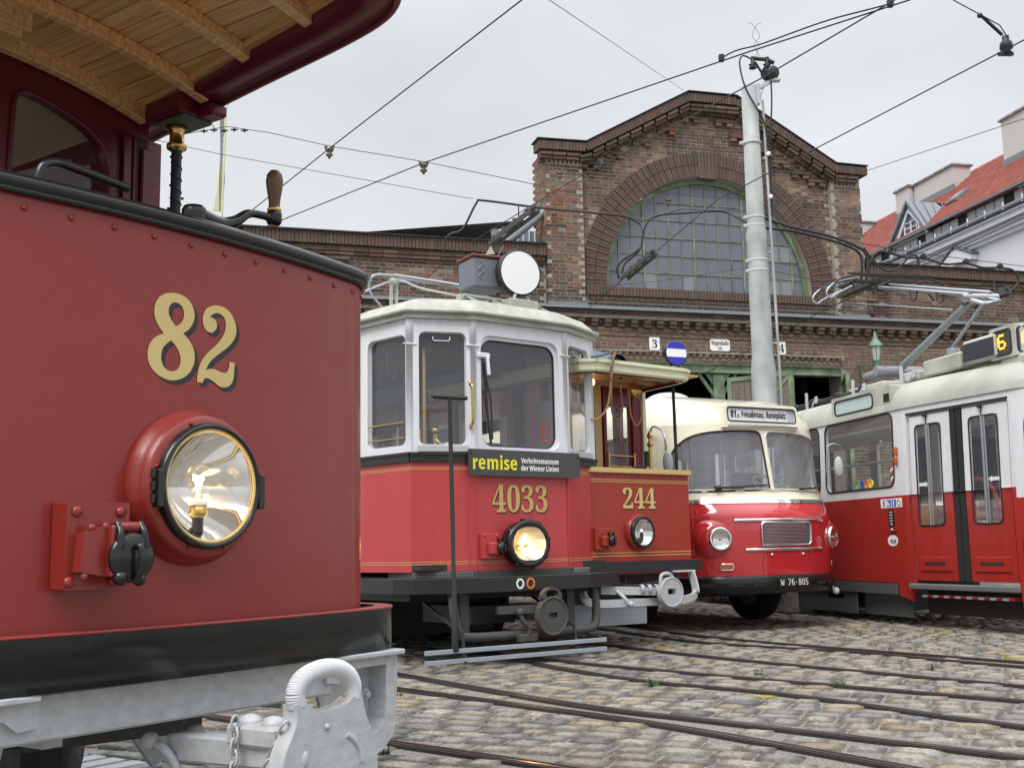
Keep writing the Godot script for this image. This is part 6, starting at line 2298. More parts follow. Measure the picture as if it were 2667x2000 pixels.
	for sd in [-1.0, 1.0]:
		s = ST()
		var mx := bus_pt(sd * 0.88, 2.0, 0.0)
		if sd < 0:
			tube(s, smooth_path([Vector3(-1.22, 2.35, -0.60), Vector3(-1.30, 2.45, -0.42), Vector3(-1.40, 2.38, -0.1), Vector3(-1.48, 2.25, 0.08), Vector3(-1.48, 2.0, 0.10)]), 0.014, 6)
		else:
			tube(s, [Vector3(1.12, 1.9, -0.05), Vector3(1.14, 2.24, -0.02), Vector3(1.20, 2.27, 0.0), Vector3(1.32, 2.26, 0.0), Vector3(1.35, 2.22, 0.0), Vector3(1.33, 1.85, 0.0)], 0.012, 6)
		part("mirror_arm", s, M.steel, t)
		s = ST()
		var mc: Vector3 = Vector3(-1.48, 1.97, 0.12) if sd < 0 else Vector3(1.29, 1.97, 0.0)
		lathe(s, Transform3D(Basis(Vector3.UP, deg_to_rad(-20 if sd < 0 else -30)), mc), [Vector2(0.0001, 0.04), Vector2(0.06, 0.035), Vector2(0.082, 0.01), Vector2(0.08, -0.02), Vector2(0.0001, -0.022)], 20, true, 0.72, 1.7)
		part("mirror", s, M.light_grey, t)
	s = ST()
	ball(s, bus_pt(0.97, 2.36, 0.03), 0.06, 10, Vector3(0.7, 1.2, 1))
	ball(s, bus_pt(-1.0, 2.33, 0.02), 0.05, 10, Vector3(0.6, 1.8, 0.8))
	part("marker_lamp", s, M.chrome, t)
	s = ST()
	ball(s, Vector3(-0.42, 2.90, -1.3), 0.30, 16, Vector3(1, 0.42, 1))
	part("roof_vent", s, M.light_grey, t)
	# inside: wheel, partitions, seats, floor
	s = ST()
	var wx := Transform3D(Basis(Vector3.RIGHT, -0.95), Vector3(0.55, 1.74, -0.45))
	var wp := []
	for i in 32: wp.append(wx * Vector3(0.255 * cos(TAU * i / 32), 0.255 * sin(TAU * i / 32), 0))
	tube(s, wp, 0.018, 8, false, true)
	for a in [0.4, 2.5, 4.6]: rod(s, wx * Vector3(0, 0, -0.04), wx * Vector3(0.25 * cos(a), 0.25 * sin(a), 0), 0.012, 6)
	rod(s, wx * Vector3.ZERO, wx * Vector3(0, 0, -0.6), 0.03, 8)
	part("steering_wheel", s, M.bus_cream, t)
	s = ST()
	for k in 5:
		for x in [-0.75, 0.75]:
			box(s, Vector3(x, 1.35, -2.3 - 1.1 * k), Vector3(0.85, 0.7, 0.1), 0.03)
			box(s, Vector3(x, 1.0, -2.1 - 1.1 * k), Vector3(0.85, 0.12, 0.45), 0.03)
	box(s, Vector3(0.6, 1.5, -1.0), Vector3(0.5, 0.9, 0.1), 0.04)
	part("seats", s, M.wine, t)
	s = ST()
	box(s, Vector3(0, 0.80, -4.2), Vector3(2.3, 0.04, 8.0))
	box(s, Vector3(0, 1.35, -0.35), Vector3(1.9, 0.4, 0.5), 0.05)
	part("floor", s, M.grey_metal, t)
	s = ST()
	rod(s, Vector3(-0.3, 0.8, -1.0), Vector3(-0.3, 2.8, -1.0), 0.018, 8)
	rod(s, Vector3(0.25, 0.8, -1.1), Vector3(0.25, 2.8, -1.1), 0.018, 8)
	rod(s, Vector3(-0.9, 2.5, -1.0), Vector3(-0.9, 2.5, -7.5), 0.018, 6)
	rod(s, Vector3(0.9, 2.5, -1.0), Vector3(0.9, 2.5, -7.5), 0.018, 6)
	part("grab_pole", s, M.steel, t)
	# wheels and underside
	for q in [[-0.98, -1.45], [1.0, -1.45], [-0.98, -6.3], [0.98, -6.3]]:
		var w := Node3D.new(); w.name = "wheel"; t.add_child(w, true)
		var x0 := Transform3D(Basis(Vector3.UP, PI / 2), Vector3(q[0] - 0.14, 0.47, q[1]))
		s = ST()
		lathe(s, x0, [Vector2(0.28, 0.0), Vector2(0.42, 0.0), Vector2(0.47, 0.04), Vector2(0.475, 0.14), Vector2(0.47, 0.24), Vector2(0.42, 0.28), Vector2(0.28, 0.28)], 32)
		part("tyre", s, M.rubber, w)
		s = ST()
		lathe(s, x0, [Vector2(0.0001, 0.03), Vector2(0.28, 0.02), Vector2(0.28, 0.26), Vector2(0.0001, 0.25)], 24)
		part("rim", s, M.grey_metal, w)
	s = ST()
	box(s, Vector3(0, 0.55, -4.3), Vector3(1.5, 0.35, 7.6))
	box(s, Vector3(-0.9, 0.5, -4.1), Vector3(0.5, 0.4, 2.8))
	part("chassis", s, M.black_iron, t)
	s = ST()
	box(s, Vector3(0.0, 0.22, 0.0), Vector3(0.42, 0.44, 0.5), 0.03, Basis(Vector3.UP, 0.3))
	var cb := one("concrete_block", s, M.concrete, "pale concrete block on the setts behind the bus's front wheel", "block")
	cb.position = Vector3(4.05, 0, -16.9)
	s = ST()
	box(s, Vector3.ZERO, Vector3(0.5, 0.14, 0.3), 0.03, Basis(Vector3.UP, 0.2))
	var cb2 := one("stone_slab", s, M.concrete, "short stone slab sticking out beside the concrete block", "block")
	cb2.position = Vector3(4.40, 0.32, -17.0)

# ---------------------------------------------------------------- modern articulated tram
func side_map(u: float, v: float, w: float) -> Vector3:
	# u along the forward axis, v up, w outwards (towards -x); slight lean-in above the waist
	return Vector3(0.03 - w + 0.03 * clampf(v - 1.6, 0.0, 1.2), v, u)

func nose_map(u: float, v: float, w: float) -> Vector3:
	# the tapering door bay, u from 0 at its rear edge
	var a := deg_to_rad(8.0)
	return Vector3(0.03 + sin(a) * u - cos(a) * w + 0.03 * clampf(v - 1.6, 0.0, 1.2), v, 0.88 + cos(a) * u + sin(a) * w)

func cab_map(u: float, v: float, w: float) -> Vector3:
	# the rounded corner round to the windscreen
	var a0 := deg_to_rad(8.0)
	var p0 := Vector2(0.03 + sin(a0) * 1.75, 0.88 + cos(a0) * 1.75)
	var R := 0.9
	var a := a0 + u / R
	var c := p0 + Vector2(cos(a0), -sin(a0)) * R
	var p := c + Vector2(-cos(a), sin(a)) * (R + w)
	var k := clampf(u / 0.9, 0.0, 1.0)
	return Vector3(p.x + lerpf(0.03 * clampf(v - 1.6, 0.0, 1.2), 0.08 * clampf(v - 1.5, 0.0, 1.5), k), v, p.y - 0.06 * k * clampf(v - 1.4, 0.0, 1.6))

func modern_tram() -> void:
	var t := thing("modern_tram", "white over red modern tram with folding doors and raised pantograph, showing line 6", "tram", Vector3(4.52, 0, -14.65), 13.0)
	var s := ST()
	var yb := 1.565
	var win := rrect(-1.05, 1.68, 0.66, 2.60, 0.11, 5)
	var wins := [win]
	for k in 4: wins.append(rrect(-2.75 - 1.85 * k, 1.68, -1.22 - 1.85 * k, 2.60, 0.11, 5))
	plate(s, rrect(-9.5, 0.51, 0.88, yb, 0), [], side_map, 0.04)
	plate(s, vecs([0.62, 0.36, 0.9, 0.30, 0.9, 0.52, 0.60, 0.52]), [], side_map, 0.05, [], 0.004)
	part("lower_side", s, M.red_modern, t)
	s = ST()
	plate(s, rrect(-9.5, yb, 0.88, 2.70, 0), wins, side_map, 0.05)
	part("upper_side", s, M.white_modern, t)
	for g in wins:
		s = ST()
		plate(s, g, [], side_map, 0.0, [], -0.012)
		part("pane", s, M.glass_faint_sheen, t)
		s = ST()
		tube(s, outline(g, side_map, 0.002), 0.013, 6, false, true)
		part("window_seal", s, M.rubber, t)
	# door bay
	var dl := rrect(0.10, 0.55, 0.76, 2.52, 0.03)
	var dr := rrect(1.0, 0.55, 1.66, 2.50, 0.03)
	var bay := rrect(0.06, 0.54, 1.70, 2.545, 0.06)
	s = ST()
	plate(s, rrect(0, 0.36, 1.75, yb, 0), [rrect(0.06, 0.358, 1.70, yb + 0.002, 0)], nose_map, 0.05)
	part("door_bay_lower", s, M.red_modern, t)
	s = ST()
	plate(s, rrect(0, yb, 1.75, 2.72, 0), [Geometry2D.intersect_polygons(bay, rrect(0, yb - 0.002, 2, 3, 0))[0]], nose_map, 0.05)
	part("door_bay_upper", s, M.white_modern, t)
	s = ST()
	for q in [[0.79, 0.868], [0.892, 0.97]]: plate(s, rrect(q[0], 0.55, q[1], 2.52, 0.01), [], nose_map, 0.03, [], -0.012)
	plate(s, rrect(0.06, 2.525, 1.70, 2.55, 0), [], nose_map, 0.02, [], 0.004)
	part("door_rubber", s, M.rubber, t)
	for k in 2:
		var dn := Node3D.new(); dn.name = "door"; t.add_child(dn, true)
		var x0: float = 0.10 if k == 0 else 0.99
		var hole := rrect(x0 + 0.10, 1.19, x0 + 0.53, 2.385, 0.06, 5)
		s = ST()
		plate(s, rrect(x0, 0.55, x0 + 0.68, yb, 0.0), [rrect(x0 + 0.10, 1.19, x0 + 0.53, yb + 0.002, 0.0, 5)], nose_map, 0.03, [], -0.018)
		box(s, nose_map(x0 + 0.34, 0.74, -0.012), Vector3(0.02, 0.16, 0.52), 0.004, Basis(Vector3.UP, deg_to_rad(8)))
		part("door_lower", s, M.red_modern, dn)
		s = ST()
		plate(s, rrect(x0, yb, x0 + 0.68, 2.50, 0.0), [rrect(x0 + 0.10, yb - 0.002, x0 + 0.53, 2.385, 0.0, 5)], nose_map, 0.03, [], -0.018)
		part("door_upper", s, M.white_modern, dn)
		s = ST()
		plate(s, hole, [], nose_map, 0.0, [], -0.03)
		part("door_pane", s, M.glass_faint_sheen, dn)
		s = ST()
		tube(s, outline(hole, nose_map, -0.014), 0.010, 6, false, true)
		part("door_seal", s, M.rubber, dn)
		s = ST()
		plate(s, rrect(x0 + 0.16, 0.73, x0 + 0.5, 0.765, 0.008), [], nose_map, 0.004, [], 0.002)
		plate(s, rrect(x0 + 0.315, 0.552, x0 + 0.318, 1.185, 0), [], nose_map, 0, [], -0.0165)
		part("kick_slot", s, M.groove, dn)
		s = ST()
		rod(s, nose_map(x0 + 0.31, 1.19, -0.008), nose_map(x0 + 0.30, 2.385, -0.008), 0.016, 8)
		rod(s, nose_map(x0 + 0.345, 1.19, -0.012), nose_map(x0 + 0.335, 2.385, -0.012), 0.010, 8)
		part("door_edge", s, M.steel, dn)
		s = ST()
		box(s, nose_map(x0 + 0.30, 2.50, 0.01), Vector3(0.03, 0.05, 0.07), 0.006)
		rod(s, nose_map(x0 + 0.30, 2.48, -0.008), nose_map(x0 + 0.30, 2.39, -0.008), 0.006, 6)
		part("door_hinge", s, M.black_iron, dn)
		s = ST()
		var ax: float = 0.12 if k == 0 else 0.51
		var dx: float = 0.17 if k == 0 else -0.17
		var p := vecs([x0 + ax, 1.655, x0 + ax + dx * 0.65, 1.655, x0 + ax + dx * 0.65, 1.64, x0 + ax + dx, 1.675, x0 + ax + dx * 0.65, 1.71, x0 + ax + dx * 0.65, 1.695, x0 + ax, 1.695])
		if k == 1: p.reverse()
		plate(s, p, [], nose_map, 0, [], -0.026)
		part("arrow_sticker", s, M.white_paint, dn)
	# step and striped edge
	s = ST()
	box(s, nose_map(0.90, 0.478, 0.0), Vector3(0.16, 0.065, 1.72), 0.01, Basis(Vector3.UP, deg_to_rad(8)))
	part("step", s, mt("step_grey", 0.13, 0.14, 0.145, 0.5), t)
	for k in 16:
		s = ST()
		box(s, nose_map(0.22 + 0.09 * k, 0.368, -0.05), Vector3(0.10, 0.026, 0.088), 0.0, Basis(Vector3.UP, deg_to_rad(8)))
		part("step_stripe", s, M.white_paint if k % 2 == 0 else M.red_bright, t)
	s = ST()
	box(s, nose_map(0.9, 0.30, -0.35), Vector3(0.4, 0.3, 1.6), 0.0, Basis(Vector3.UP, deg_to_rad(8)))
	box(s, Vector3(0.8, 0.35, -3.0), Vector3(1.2, 0.4, 6.5))
	part("underframe", s, M.black_iron, t)
	s = ST()
	plate(s, rrect(-9.0, 0.37, 0.60, 0.50, 0), [], side_map, 0.02, [], 0.03)
	plate(s, rrect(-0.38, 0.09, 0.72, 0.355, 0), [], side_map, 0.02, [], -0.10)
	plate(s, rrect(-2.2, 0.09, -0.42, 0.36, 0), [rrect(-1.2, 0.27, -0.75, 0.33, 0)], side_map, 0.02, [], 0.0)
	part("skirt", s, mt("skirt_grey", 0.085, 0.09, 0.095, 0.6), t)
	# cab corner
	s = ST()
	var cw := rrect(0.16, 1.55, 1.5, 2.5, 0.3, 6)
	var cc := every(0.0, 2.0, 0.12)
	plate(s, rrect(0, 1.45, 2.0, 2.75, 0), [cw], cab_map, 0.04, cc, 0.0, true)
	part("cab_upper", s, M.white_modern, t)
	s = ST()
	plate(s, rrect(0, 0.30, 2.0, 1.45, 0), [], cab_map, 0.04, cc, 0.0, true)
	plate(s, rrect(0.02, 0.28, 2.0, 0.72, 0.04), [], cab_map, 0.05, cc, 0.05, true)
	part("cab_lower", s, M.red_modern, t)
	s = ST()
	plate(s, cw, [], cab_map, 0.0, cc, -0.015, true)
	part("windscreen", s, M.glass_faint_sheen, t)
	s = ST()
	tube(s, outline(cw, cab_map, 0.002), 0.016, 6, false, true)
	plate(s, rrect(0.06, 0.745, 0.6, 0.985, 0.02), [], cab_map, 0.02, [0.2, 0.4], 0.03)
	part("windscreen_seal", s, M.rubber, t)
	# roof: curved shoulder, deck
	var shoulder := func(map: Callable, u: float) -> Array:
		var r := []
		for k in 9:
			var a := PI / 2 * k / 8.0
			r.append(map.call(u, 2.62 + 0.36 * sin(a), -0.34 * (1.0 - cos(a)) + 0.02))
		r.append(map.call(u, 3.0, -1.1))
		return r
	s = ST()
	var cols := []
	for u in [-9.5, -7, -5, -3, -1, 0.0, 0.6, 0.87]: cols.append(shoulder.call(side_map, u))
	for u in [0.05, 0.6, 1.2, 1.74]: cols.append(shoulder.call(nose_map, u))
	for i in 8: cols.append(shoulder.call(cab_map, 0.05 + 0.22 * i))
	var rows := []
	for k in 10:
		var row := []
		for c in cols: row.append(c[k])
		rows.append(row)
	sheet(s, rows)
	part("roof", s, M.roof_modern, t)
	s = ST()
	plate(s, rrect(-0.82, 2.66, 0.66, 2.955, 0.02), [rrect(-0.73, 2.712, 0.24, 2.90, 0.06), rrect(0.49, 2.74, 0.63, 2.85, 0.0)], func(u, v, w): return Vector3(0.055 - w, v, u), 0.3)
	part("destination_housing", s, M.roof_modern, t)
	s = ST()
	plate(s, rrect(-0.73, 2.712, 0.24, 2.90, 0.06), [], func(u, v, w): return Vector3(0.06 - w, v, u))
	part("destination_pane", s, mt("pale_blind", 0.52, 0.62, 0.62, 0.15), t)
	s = ST()
	tube(s, outline(rrect(-0.73, 2.712, 0.24, 2.90, 0.06), func(u, v, w): return Vector3(0.052 - w, v, u), 0.0), 0.012, 6, false, true)
	part("destination_seal", s, M.rubber, t)
	s = ST()
	for i in 4:
		for j in 3: box(s, Vector3(0.056, 2.757 + 0.026 * i, 0.52 + 0.04 * j), Vector3(0.02, 0.016, 0.026))
	part("vent_grid", s, M.rubber, t)
	# indicator pair, stickers, button
	for y in [1.99, 2.115]:
		s = ST()
		box(s, side_map(0.735, y, 0.02), Vector3(0.04, 0.098, 0.06), 0.012)
		part("side_indicator", s, M.amber, t)
	s = ST()
	plate(s, rrect(0.32, 1.425, 0.80, 1.535, 0.0), [], side_map, 0.002, [], 0.003)
	part("pictogram_strip", s, M.sign_white, t)
	for k in 4:
		s = ST()
		var x := 0.345 + 0.115 * k
		if k in [1, 2]: plate(s, rrect(x, 1.437, x + 0.095, 1.523, 0), [], side_map, 0.001, [], 0.005)
		elif k == 0: plate(s, rrect(x + 0.03, 1.437, x + 0.07, 1.523, 0), [], side_map, 0.001, [], 0.005)
		else: tube(s, outline(ellipse(x + 0.045, 1.48, 0.035, 0.035, 20), side_map, 0.005), 0.006, 5, false, true)
		part("pictogram", s, M.sign_blue if k in [1, 2] else M.grey_metal, t)
	s = ST()
	for q in [[0.49, 1.49, 0.02], [0.62, 1.505, 0.012]]: plate(s, ellipse(q[0], q[1], q[2], q[2], 12), [], side_map, 0.001, [], 0.007)
	plate(s, rrect(0.475, 1.45, 0.53, 1.475, 0.01), [], side_map, 0.001, [], 0.007)
	plate(s, rrect(0.61, 1.445, 0.63, 1.495, 0.008), [], side_map, 0.001, [], 0.007)
	part("pictogram_figure", s, M.sign_white, t)
	s = ST()
	plate(s, rrect(0.475, 1.125, 0.66, 1.41, 0.05, 5), [], side_map, 0.012, [], 0.012)
	part("button_plate", s, M.red_modern, t)
	s = ST()
	plate(s, rrect(0.50, 1.185, 0.63, 1.40, 0.035, 5), [], side_map, 0.004, [], 0.017)
	part("button_panel", s, M.print_black, t)
	s = ST()
	for k in 4: plate(s, rrect(0.53, 1.36 - 0.035 * k, 0.60, 1.375 - 0.035 * k, 0), [], side_map, 0.001, [], 0.02)
	plate(s, vecs([0.565, 1.20, 0.60, 1.235, 0.53, 1.235]), [], side_map, 0.001, [], 0.02)
	part("button_print", s, M.light_grey, t)
	s = ST()
	ball(s, side_map(0.565, 1.152, 0.016), 0.022, 10)
	part("button", s, M.steel, t)
	s = ST()
	plate(s, ellipse(0.545, 1.02, 0.115, 0.068, 28), [], side_map, 0.002, [], 0.004)
	var st := part("oval_sticker", s, M.sign_white, t)
	lettering("sticker_print", "VOR", "Droid Sans", true, 0.13, 0.05, M.green_dark, st, side_map(0.56, 1.01, 0.007), Basis(Vector3.UP, -PI / 2), 0.002)
	for k in 4:
		s = ST()
		tube(s, outline(ellipse(-0.22 + 0.105 * k, 1.745, 0.055, 0.048, 20), side_map, -0.006), 0.008, 5, false, true)
		plate(s, ellipse(-0.22 + 0.105 * k, 1.745, 0.046, 0.04, 16), [], side_map, 0, [], -0.006)
		part("round_sticker", s, [M.green_paint, M.sign_blue, M.orange, M.yellow][k], t)
	s = ST()
	rod(s, Vector3(0.12, 2.02, 0.6), Vector3(0.12, 2.02, -9.0), 0.018, 8)
	part("window_rail", s, M.steel, t)
	for k in 5:
		s = ST()
		var y := 1.70 + 0.055 * k
		plate(s, vecs([0.56, y, 0.63, y + 0.04, 0.63, y + 0.068, 0.56, y + 0.028]), [], side_map, 0, [], -0.009)
		part("stripe_sticker", s, M.red_bright if k % 2 == 0 else M.sign_white, t)
	# inside
	s = ST()
	box(s, Vector3(1.28, 0.86, -3.9), Vector3(1.8, 0.05, 11.0))
	box(s, Vector3(2.2, 1.2, -3.7), Vector3(0.06, 0.7, 11.5))
	for k in 7: box(s, Vector3(2.2, 2.1, -8.5 + 1.7 * k), Vector3(0.06, 1.2, 0.22))
	box(s, Vector3(2.2, 2.7, -3.7), Vector3(0.06, 0.25, 11.5))
	box(s, Vector3(1.35, 2.85, -4.2), Vector3(1.6, 0.03, 10.4))
	part("interior_shell", s, M.plaster_grey, t)
	s = ST()
	for k in 6:
		for x in [0.45, 1.85]:
			box(s, Vector3(x, 1.33, -0.6 - 1.0 * k), Vector3(0.42, 0.42, 0.05), 0.015)
			box(s, Vector3(x, 1.14, -0.4 - 1.0 * k), Vector3(0.42, 0.04, 0.4), 0.01)
	box(s, Vector3(0.9, 1.15, 1.5), Vector3(0.5, 0.05, 0.5), 0.01)
	part("seats", s, M.wood_2, t)
	s = ST()
	for q in [[0.55, 1.35], [0.7, 2.0], [0.9, -0.2], [0.5, -1.8]]: rod(s, Vector3(q[0], 0.88, q[1]), Vector3(q[0], 2.85, q[1]), 0.018, 8)
	part("grab_pole", s, M.steel, t)
	s = ST()
	tube(s, smooth_path([Vector3(0.45, 1.0, 1.25), Vector3(0.5, 1.5, 1.35), Vector3(0.6, 1.72, 1.45), Vector3(0.72, 1.6, 1.6), Vector3(0.75, 1.1, 1.75)]), 0.022, 8)
	tube(s, smooth_path([Vector3(0.5, 1.0, 2.1), Vector3(0.6, 1.5, 2.25), Vector3(0.68, 1.72, 2.35)]), 0.022, 8)
	part("red_handrail", s, M.red_bright, t)
	# roof gear
	for z in [-5.9, -4.5, -3.2, -2.1, -0.75, 0.45]:
		s = ST()
		box(s, Vector3(0.36, 3.10, z), Vector3(0.035, 0.24, 0.035), 0.004)
		tube(s, [Vector3(0.38, 3.0, z + 0.12), Vector3(0.36, 3.04, z + 0.2), Vector3(0.40, 3.12, z + 0.24)], 0.013, 5)
		box(s, Vector3(0.38, 3.09, z + 0.25), Vector3(0.02, 0.1, 0.06))
		part("roof_bracket", s, M.light_grey, t)
	s = ST()
	for x in [0.42, 0.62, 0.9]: rod(s, Vector3(x, 3.05, -6.2), Vector3(x, 3.05, -0.6), 0.04, 8)
	box(s, Vector3(0.9, 3.03, -3.2), Vector3(0.9, 0.08, 5.6))
	for k in 8: box(s, Vector3(0.62, 3.07, -5.5 + 0.7 * k), Vector3(0.5, 0.1, 0.12), 0.02)
	part("roof_cables", s, M.black_iron, t)
	for q in [[-0.95, -0.05, 3.06, 0.11], [0.38, 0.75, 3.07, 0.12], [0.86, 1.62, 3.11, 0.20]]:
		s = ST()
		box(s, Vector3(0.58, q[2], (q[0] + q[1]) / 2), Vector3(0.36, q[3], q[1] - q[0]), 0.02)
		part("equipment_box", s, M.roof_modern, t)
	s = ST()
	box(s, Vector3(0.60, 3.17, 1.98), Vector3(0.4, 0.28, 0.62), 0.03)
	part("vent_housing", s, M.roof_modern, t)
	s = ST()
	for k in 13: box(s, Vector3(0.396, 3.165, 1.73 + 0.042 * k), Vector3(0.012, 0.19, 0.022))
	box(s, Vector3(0.398, 3.165, 1.98), Vector3(0.008, 0.205, 0.57))
	part("vent_slats", s, mt("vent_dark", 0.05, 0.05, 0.065, 0.5), t)
	s = ST()
	lathe(s, Transform3D(Basis(Vector3.RIGHT, -PI / 2), Vector3(0.75, 3.12, 1.0)), [Vector2(0.075, 0.0), Vector2(0.085, 0.02), Vector2(0.07, 0.04), Vector2(0.078, 0.16), Vector2(0.085, 0.19), Vector2(0.075, 0.21), Vector2(0.085, 0.24), Vector2(0.0001, 0.25)], 18)
	part("insulator", s, M.grey_metal, t)
	# line number box on the corner
	var lb := Node3D.new(); lb.name = "line_box"; t.add_child(lb)
	var lx := Transform3D(Basis(Vector3.UP, deg_to_rad(-13)), Vector3(0.43, 3.0, 2.36))
	s = ST()
	var corner := Vector3(0.43, 0, 2.60)
	var sm := func(u: float, v: float, w: float) -> Vector3: return Vector3(0.43 - w, v, 2.60 + u)
	var fm := func(u: float, v: float, w: float) -> Vector3: return corner + Vector3(sin(0.62) * 0.0 + cos(-0.5) * u - sin(0.5) * w, v, sin(0.5) * u + cos(0.5) * w)
	plate(s, rrect(-0.44, 3.0, 0.0, 3.36, 0.02), [], sm, 0.05)
	plate(s, rrect(0.0, 3.0, 0.6, 3.36, 0.02), [], fm, 0.05)
	box(s, Vector3(0.72, 3.18, 2.45), Vector3(0.5, 0.34, 0.4), 0.02)
	box(s, Vector3(0.70, 2.95, 2.5), Vector3(0.5, 0.2, 0.5), 0.06)
	part("box_case", s, M.roof_modern, lb)
	var six := vecs([0.0, 0.0])
	for k in 2:
		var mp: Callable = sm if k == 0 else fm
		var x0: float = -0.36 if k == 0 else 0.02
		s = ST()
		plate(s, rrect(x0, 3.04, x0 + 0.29, 3.315, 0.04), [], mp, 0.004, [], 0.004)
		part("display_pane", s, M.sign_grey, lb)
		s = ST()
		tube(s, outline(rrect(x0, 3.04, x0 + 0.29, 3.315, 0.04), mp, 0.006), 0.009, 5, false, true)
		part("display_seal", s, M.rubber, lb)
		s = ST()
		var dots := ["01110", "10000", "10000", "11110", "10001", "10001", "01110"]
		for i in 7:
			for j in 5:
				if dots[i][j] == "1":
					for di in 2:
						for dj in 2:
							var m: Vector3 = mp.call(x0 + (0.075 if k == 0 else 0.045) + 0.027 * j + 0.0135 * dj, 3.262 - 0.024 * i - 0.012 * di, 0.010)
							ball(s, m, 0.0066, 6)
		part("display_dots", s, M.led, lb)
	# pantograph
	var pg := Node3D.new(); pg.name = "pantograph"; t.add_child(pg)
	s = ST()
	tube(s, [Vector3(0.93, 3.36, -0.43), Vector3(0.93, 3.93, 1.18)], [0.052, 0.044], 12)
	rod(s, Vector3(0.6, 3.32, -0.55), Vector3(1.3, 3.32, -0.55), 0.07, 10)
	rod(s, Vector3(0.72, 3.30, -1.0), Vector3(0.72, 3.33, -0.5), 0.06, 10)
	part("lower_arm", s, M.grey_metal, pg)
	s = ST()
	tube(s, [Vector3(0.85, 3.98, 1.28), Vector3(1.05, 4.62, -1.05)], [0.034, 0.024], 10)
	tube(s, [Vector3(1.15, 4.02, 1.28), Vector3(1.15, 4.64, -0.95)], [0.026, 0.02], 8)
	tube(s, [Vector3(0.83, 3.86, 0.95), Vector3(0.80, 4.42, -1.25)], 0.012, 6)
	rod(s, Vector3(0.75, 3.95, 1.25), Vector3(1.25, 3.97, 1.25), 0.05, 8)
	tube(s, [Vector3(0.85, 3.95, 1.2), Vector3(0.87, 3.83, 1.5), Vector3(1.1, 3.86, 1.5), Vector3(1.1, 3.97, 1.2)], 0.03, 6)
	part("upper_arm", s, M.steel, pg)
	s = ST()
	rod(s, Vector3(0.75, 3.36, 0.98), Vector3(0.88, 3.83, 1.48), 0.022, 8)
	part("thrust_rod", s, M.grey_metal, pg)
	s = ST()
	for z in [-1.25, -0.85]:
		tube(s, smooth_path([Vector3(0.15, 4.50, z), Vector3(0.3, 4.66, z), Vector3(0.6, 4.73, z), Vector3(1.1, 4.74, z), Vector3(1.6, 4.73, z), Vector3(1.9, 4.66, z), Vector3(2.05, 4.50, z)]), 0.017, 8)
		bar(s, Vector3(0.45, 4.76, z), Vector3(1.75, 4.76, z), 0.035, 0.02)
	for x in [0.55, 1.1, 1.6]:
		rod(s, Vector3(x, 4.66, -1.3), Vector3(x, 4.66, -0.8), 0.02, 6)
		box(s, Vector3(x, 4.63, -1.05), Vector3(0.12, 0.08, 0.2), 0.02)
	part("pan_head", s, M.black_iron, pg)
	for z in [-1.25, -0.85]:
		s = ST()
		tube(s, smooth_path([Vector3(0.62, 4.72, z), Vector3(0.25, 4.62, z), Vector3(0.1, 4.48, z), Vector3(0.16, 4.40, z), Vector3(0.26, 4.46, z), Vector3(0.5, 4.58, z)]), 0.014, 6)
		part("pan_horn", s, M.steel, pg)
	s = ST()
	for q in [[0.88, 4.18, 0.55], [0.88, 4.05, 1.05], [0.92, 4.35, -0.1]]:
		tube(s, smooth_path([Vector3(q[0], q[1], q[2]), Vector3(q[0], q[1] - 0.14, q[2] + 0.04), Vector3(q[0], q[1] - 0.14, q[2] + 0.14), Vector3(q[0], q[1] - 0.03, q[2] + 0.16)]), 0.012, 5)
	part("shunt_cable", s, M.black_iron, pg)

# ---------------------------------------------------------------- mast, wires, wall signs, neighbour house
func wire(called: String, label: String, pts: Array, r: float, m: Material = null, cat := "wire") -> Node3D:
	var s := ST()
	tube(s, pts, r, 6)
	return one(called, s, m if m else M.cable, label, cat)

func insulator(at: Vector3, k := 1.0, parent: Node = null) -> MeshInstance3D:
	var s := ST()
	lathe(s, Transform3D(Basis(Vector3.RIGHT, -PI / 2).scaled(Vector3.ONE * k), at), [Vector2(0.02, -0.10), Vector2(0.03, -0.06), Vector2(0.06, -0.05), Vector2(0.065, -0.03), Vector2(0.04, -0.02), Vector2(0.045, 0.03), Vector2(0.07, 0.035), Vector2(0.07, 0.07), Vector2(0.0001, 0.075)], 14)
	box(s, at + Vector3(-0.06, 0.10, 0) * k, Vector3(0.05, 0.07, 0.06) * k, 0.01)
	box(s, at + Vector3(0.06, 0.10, 0) * k, Vector3(0.05, 0.07, 0.06) * k, 0.01)
	return part("insulator", s, M.porcelain, parent)

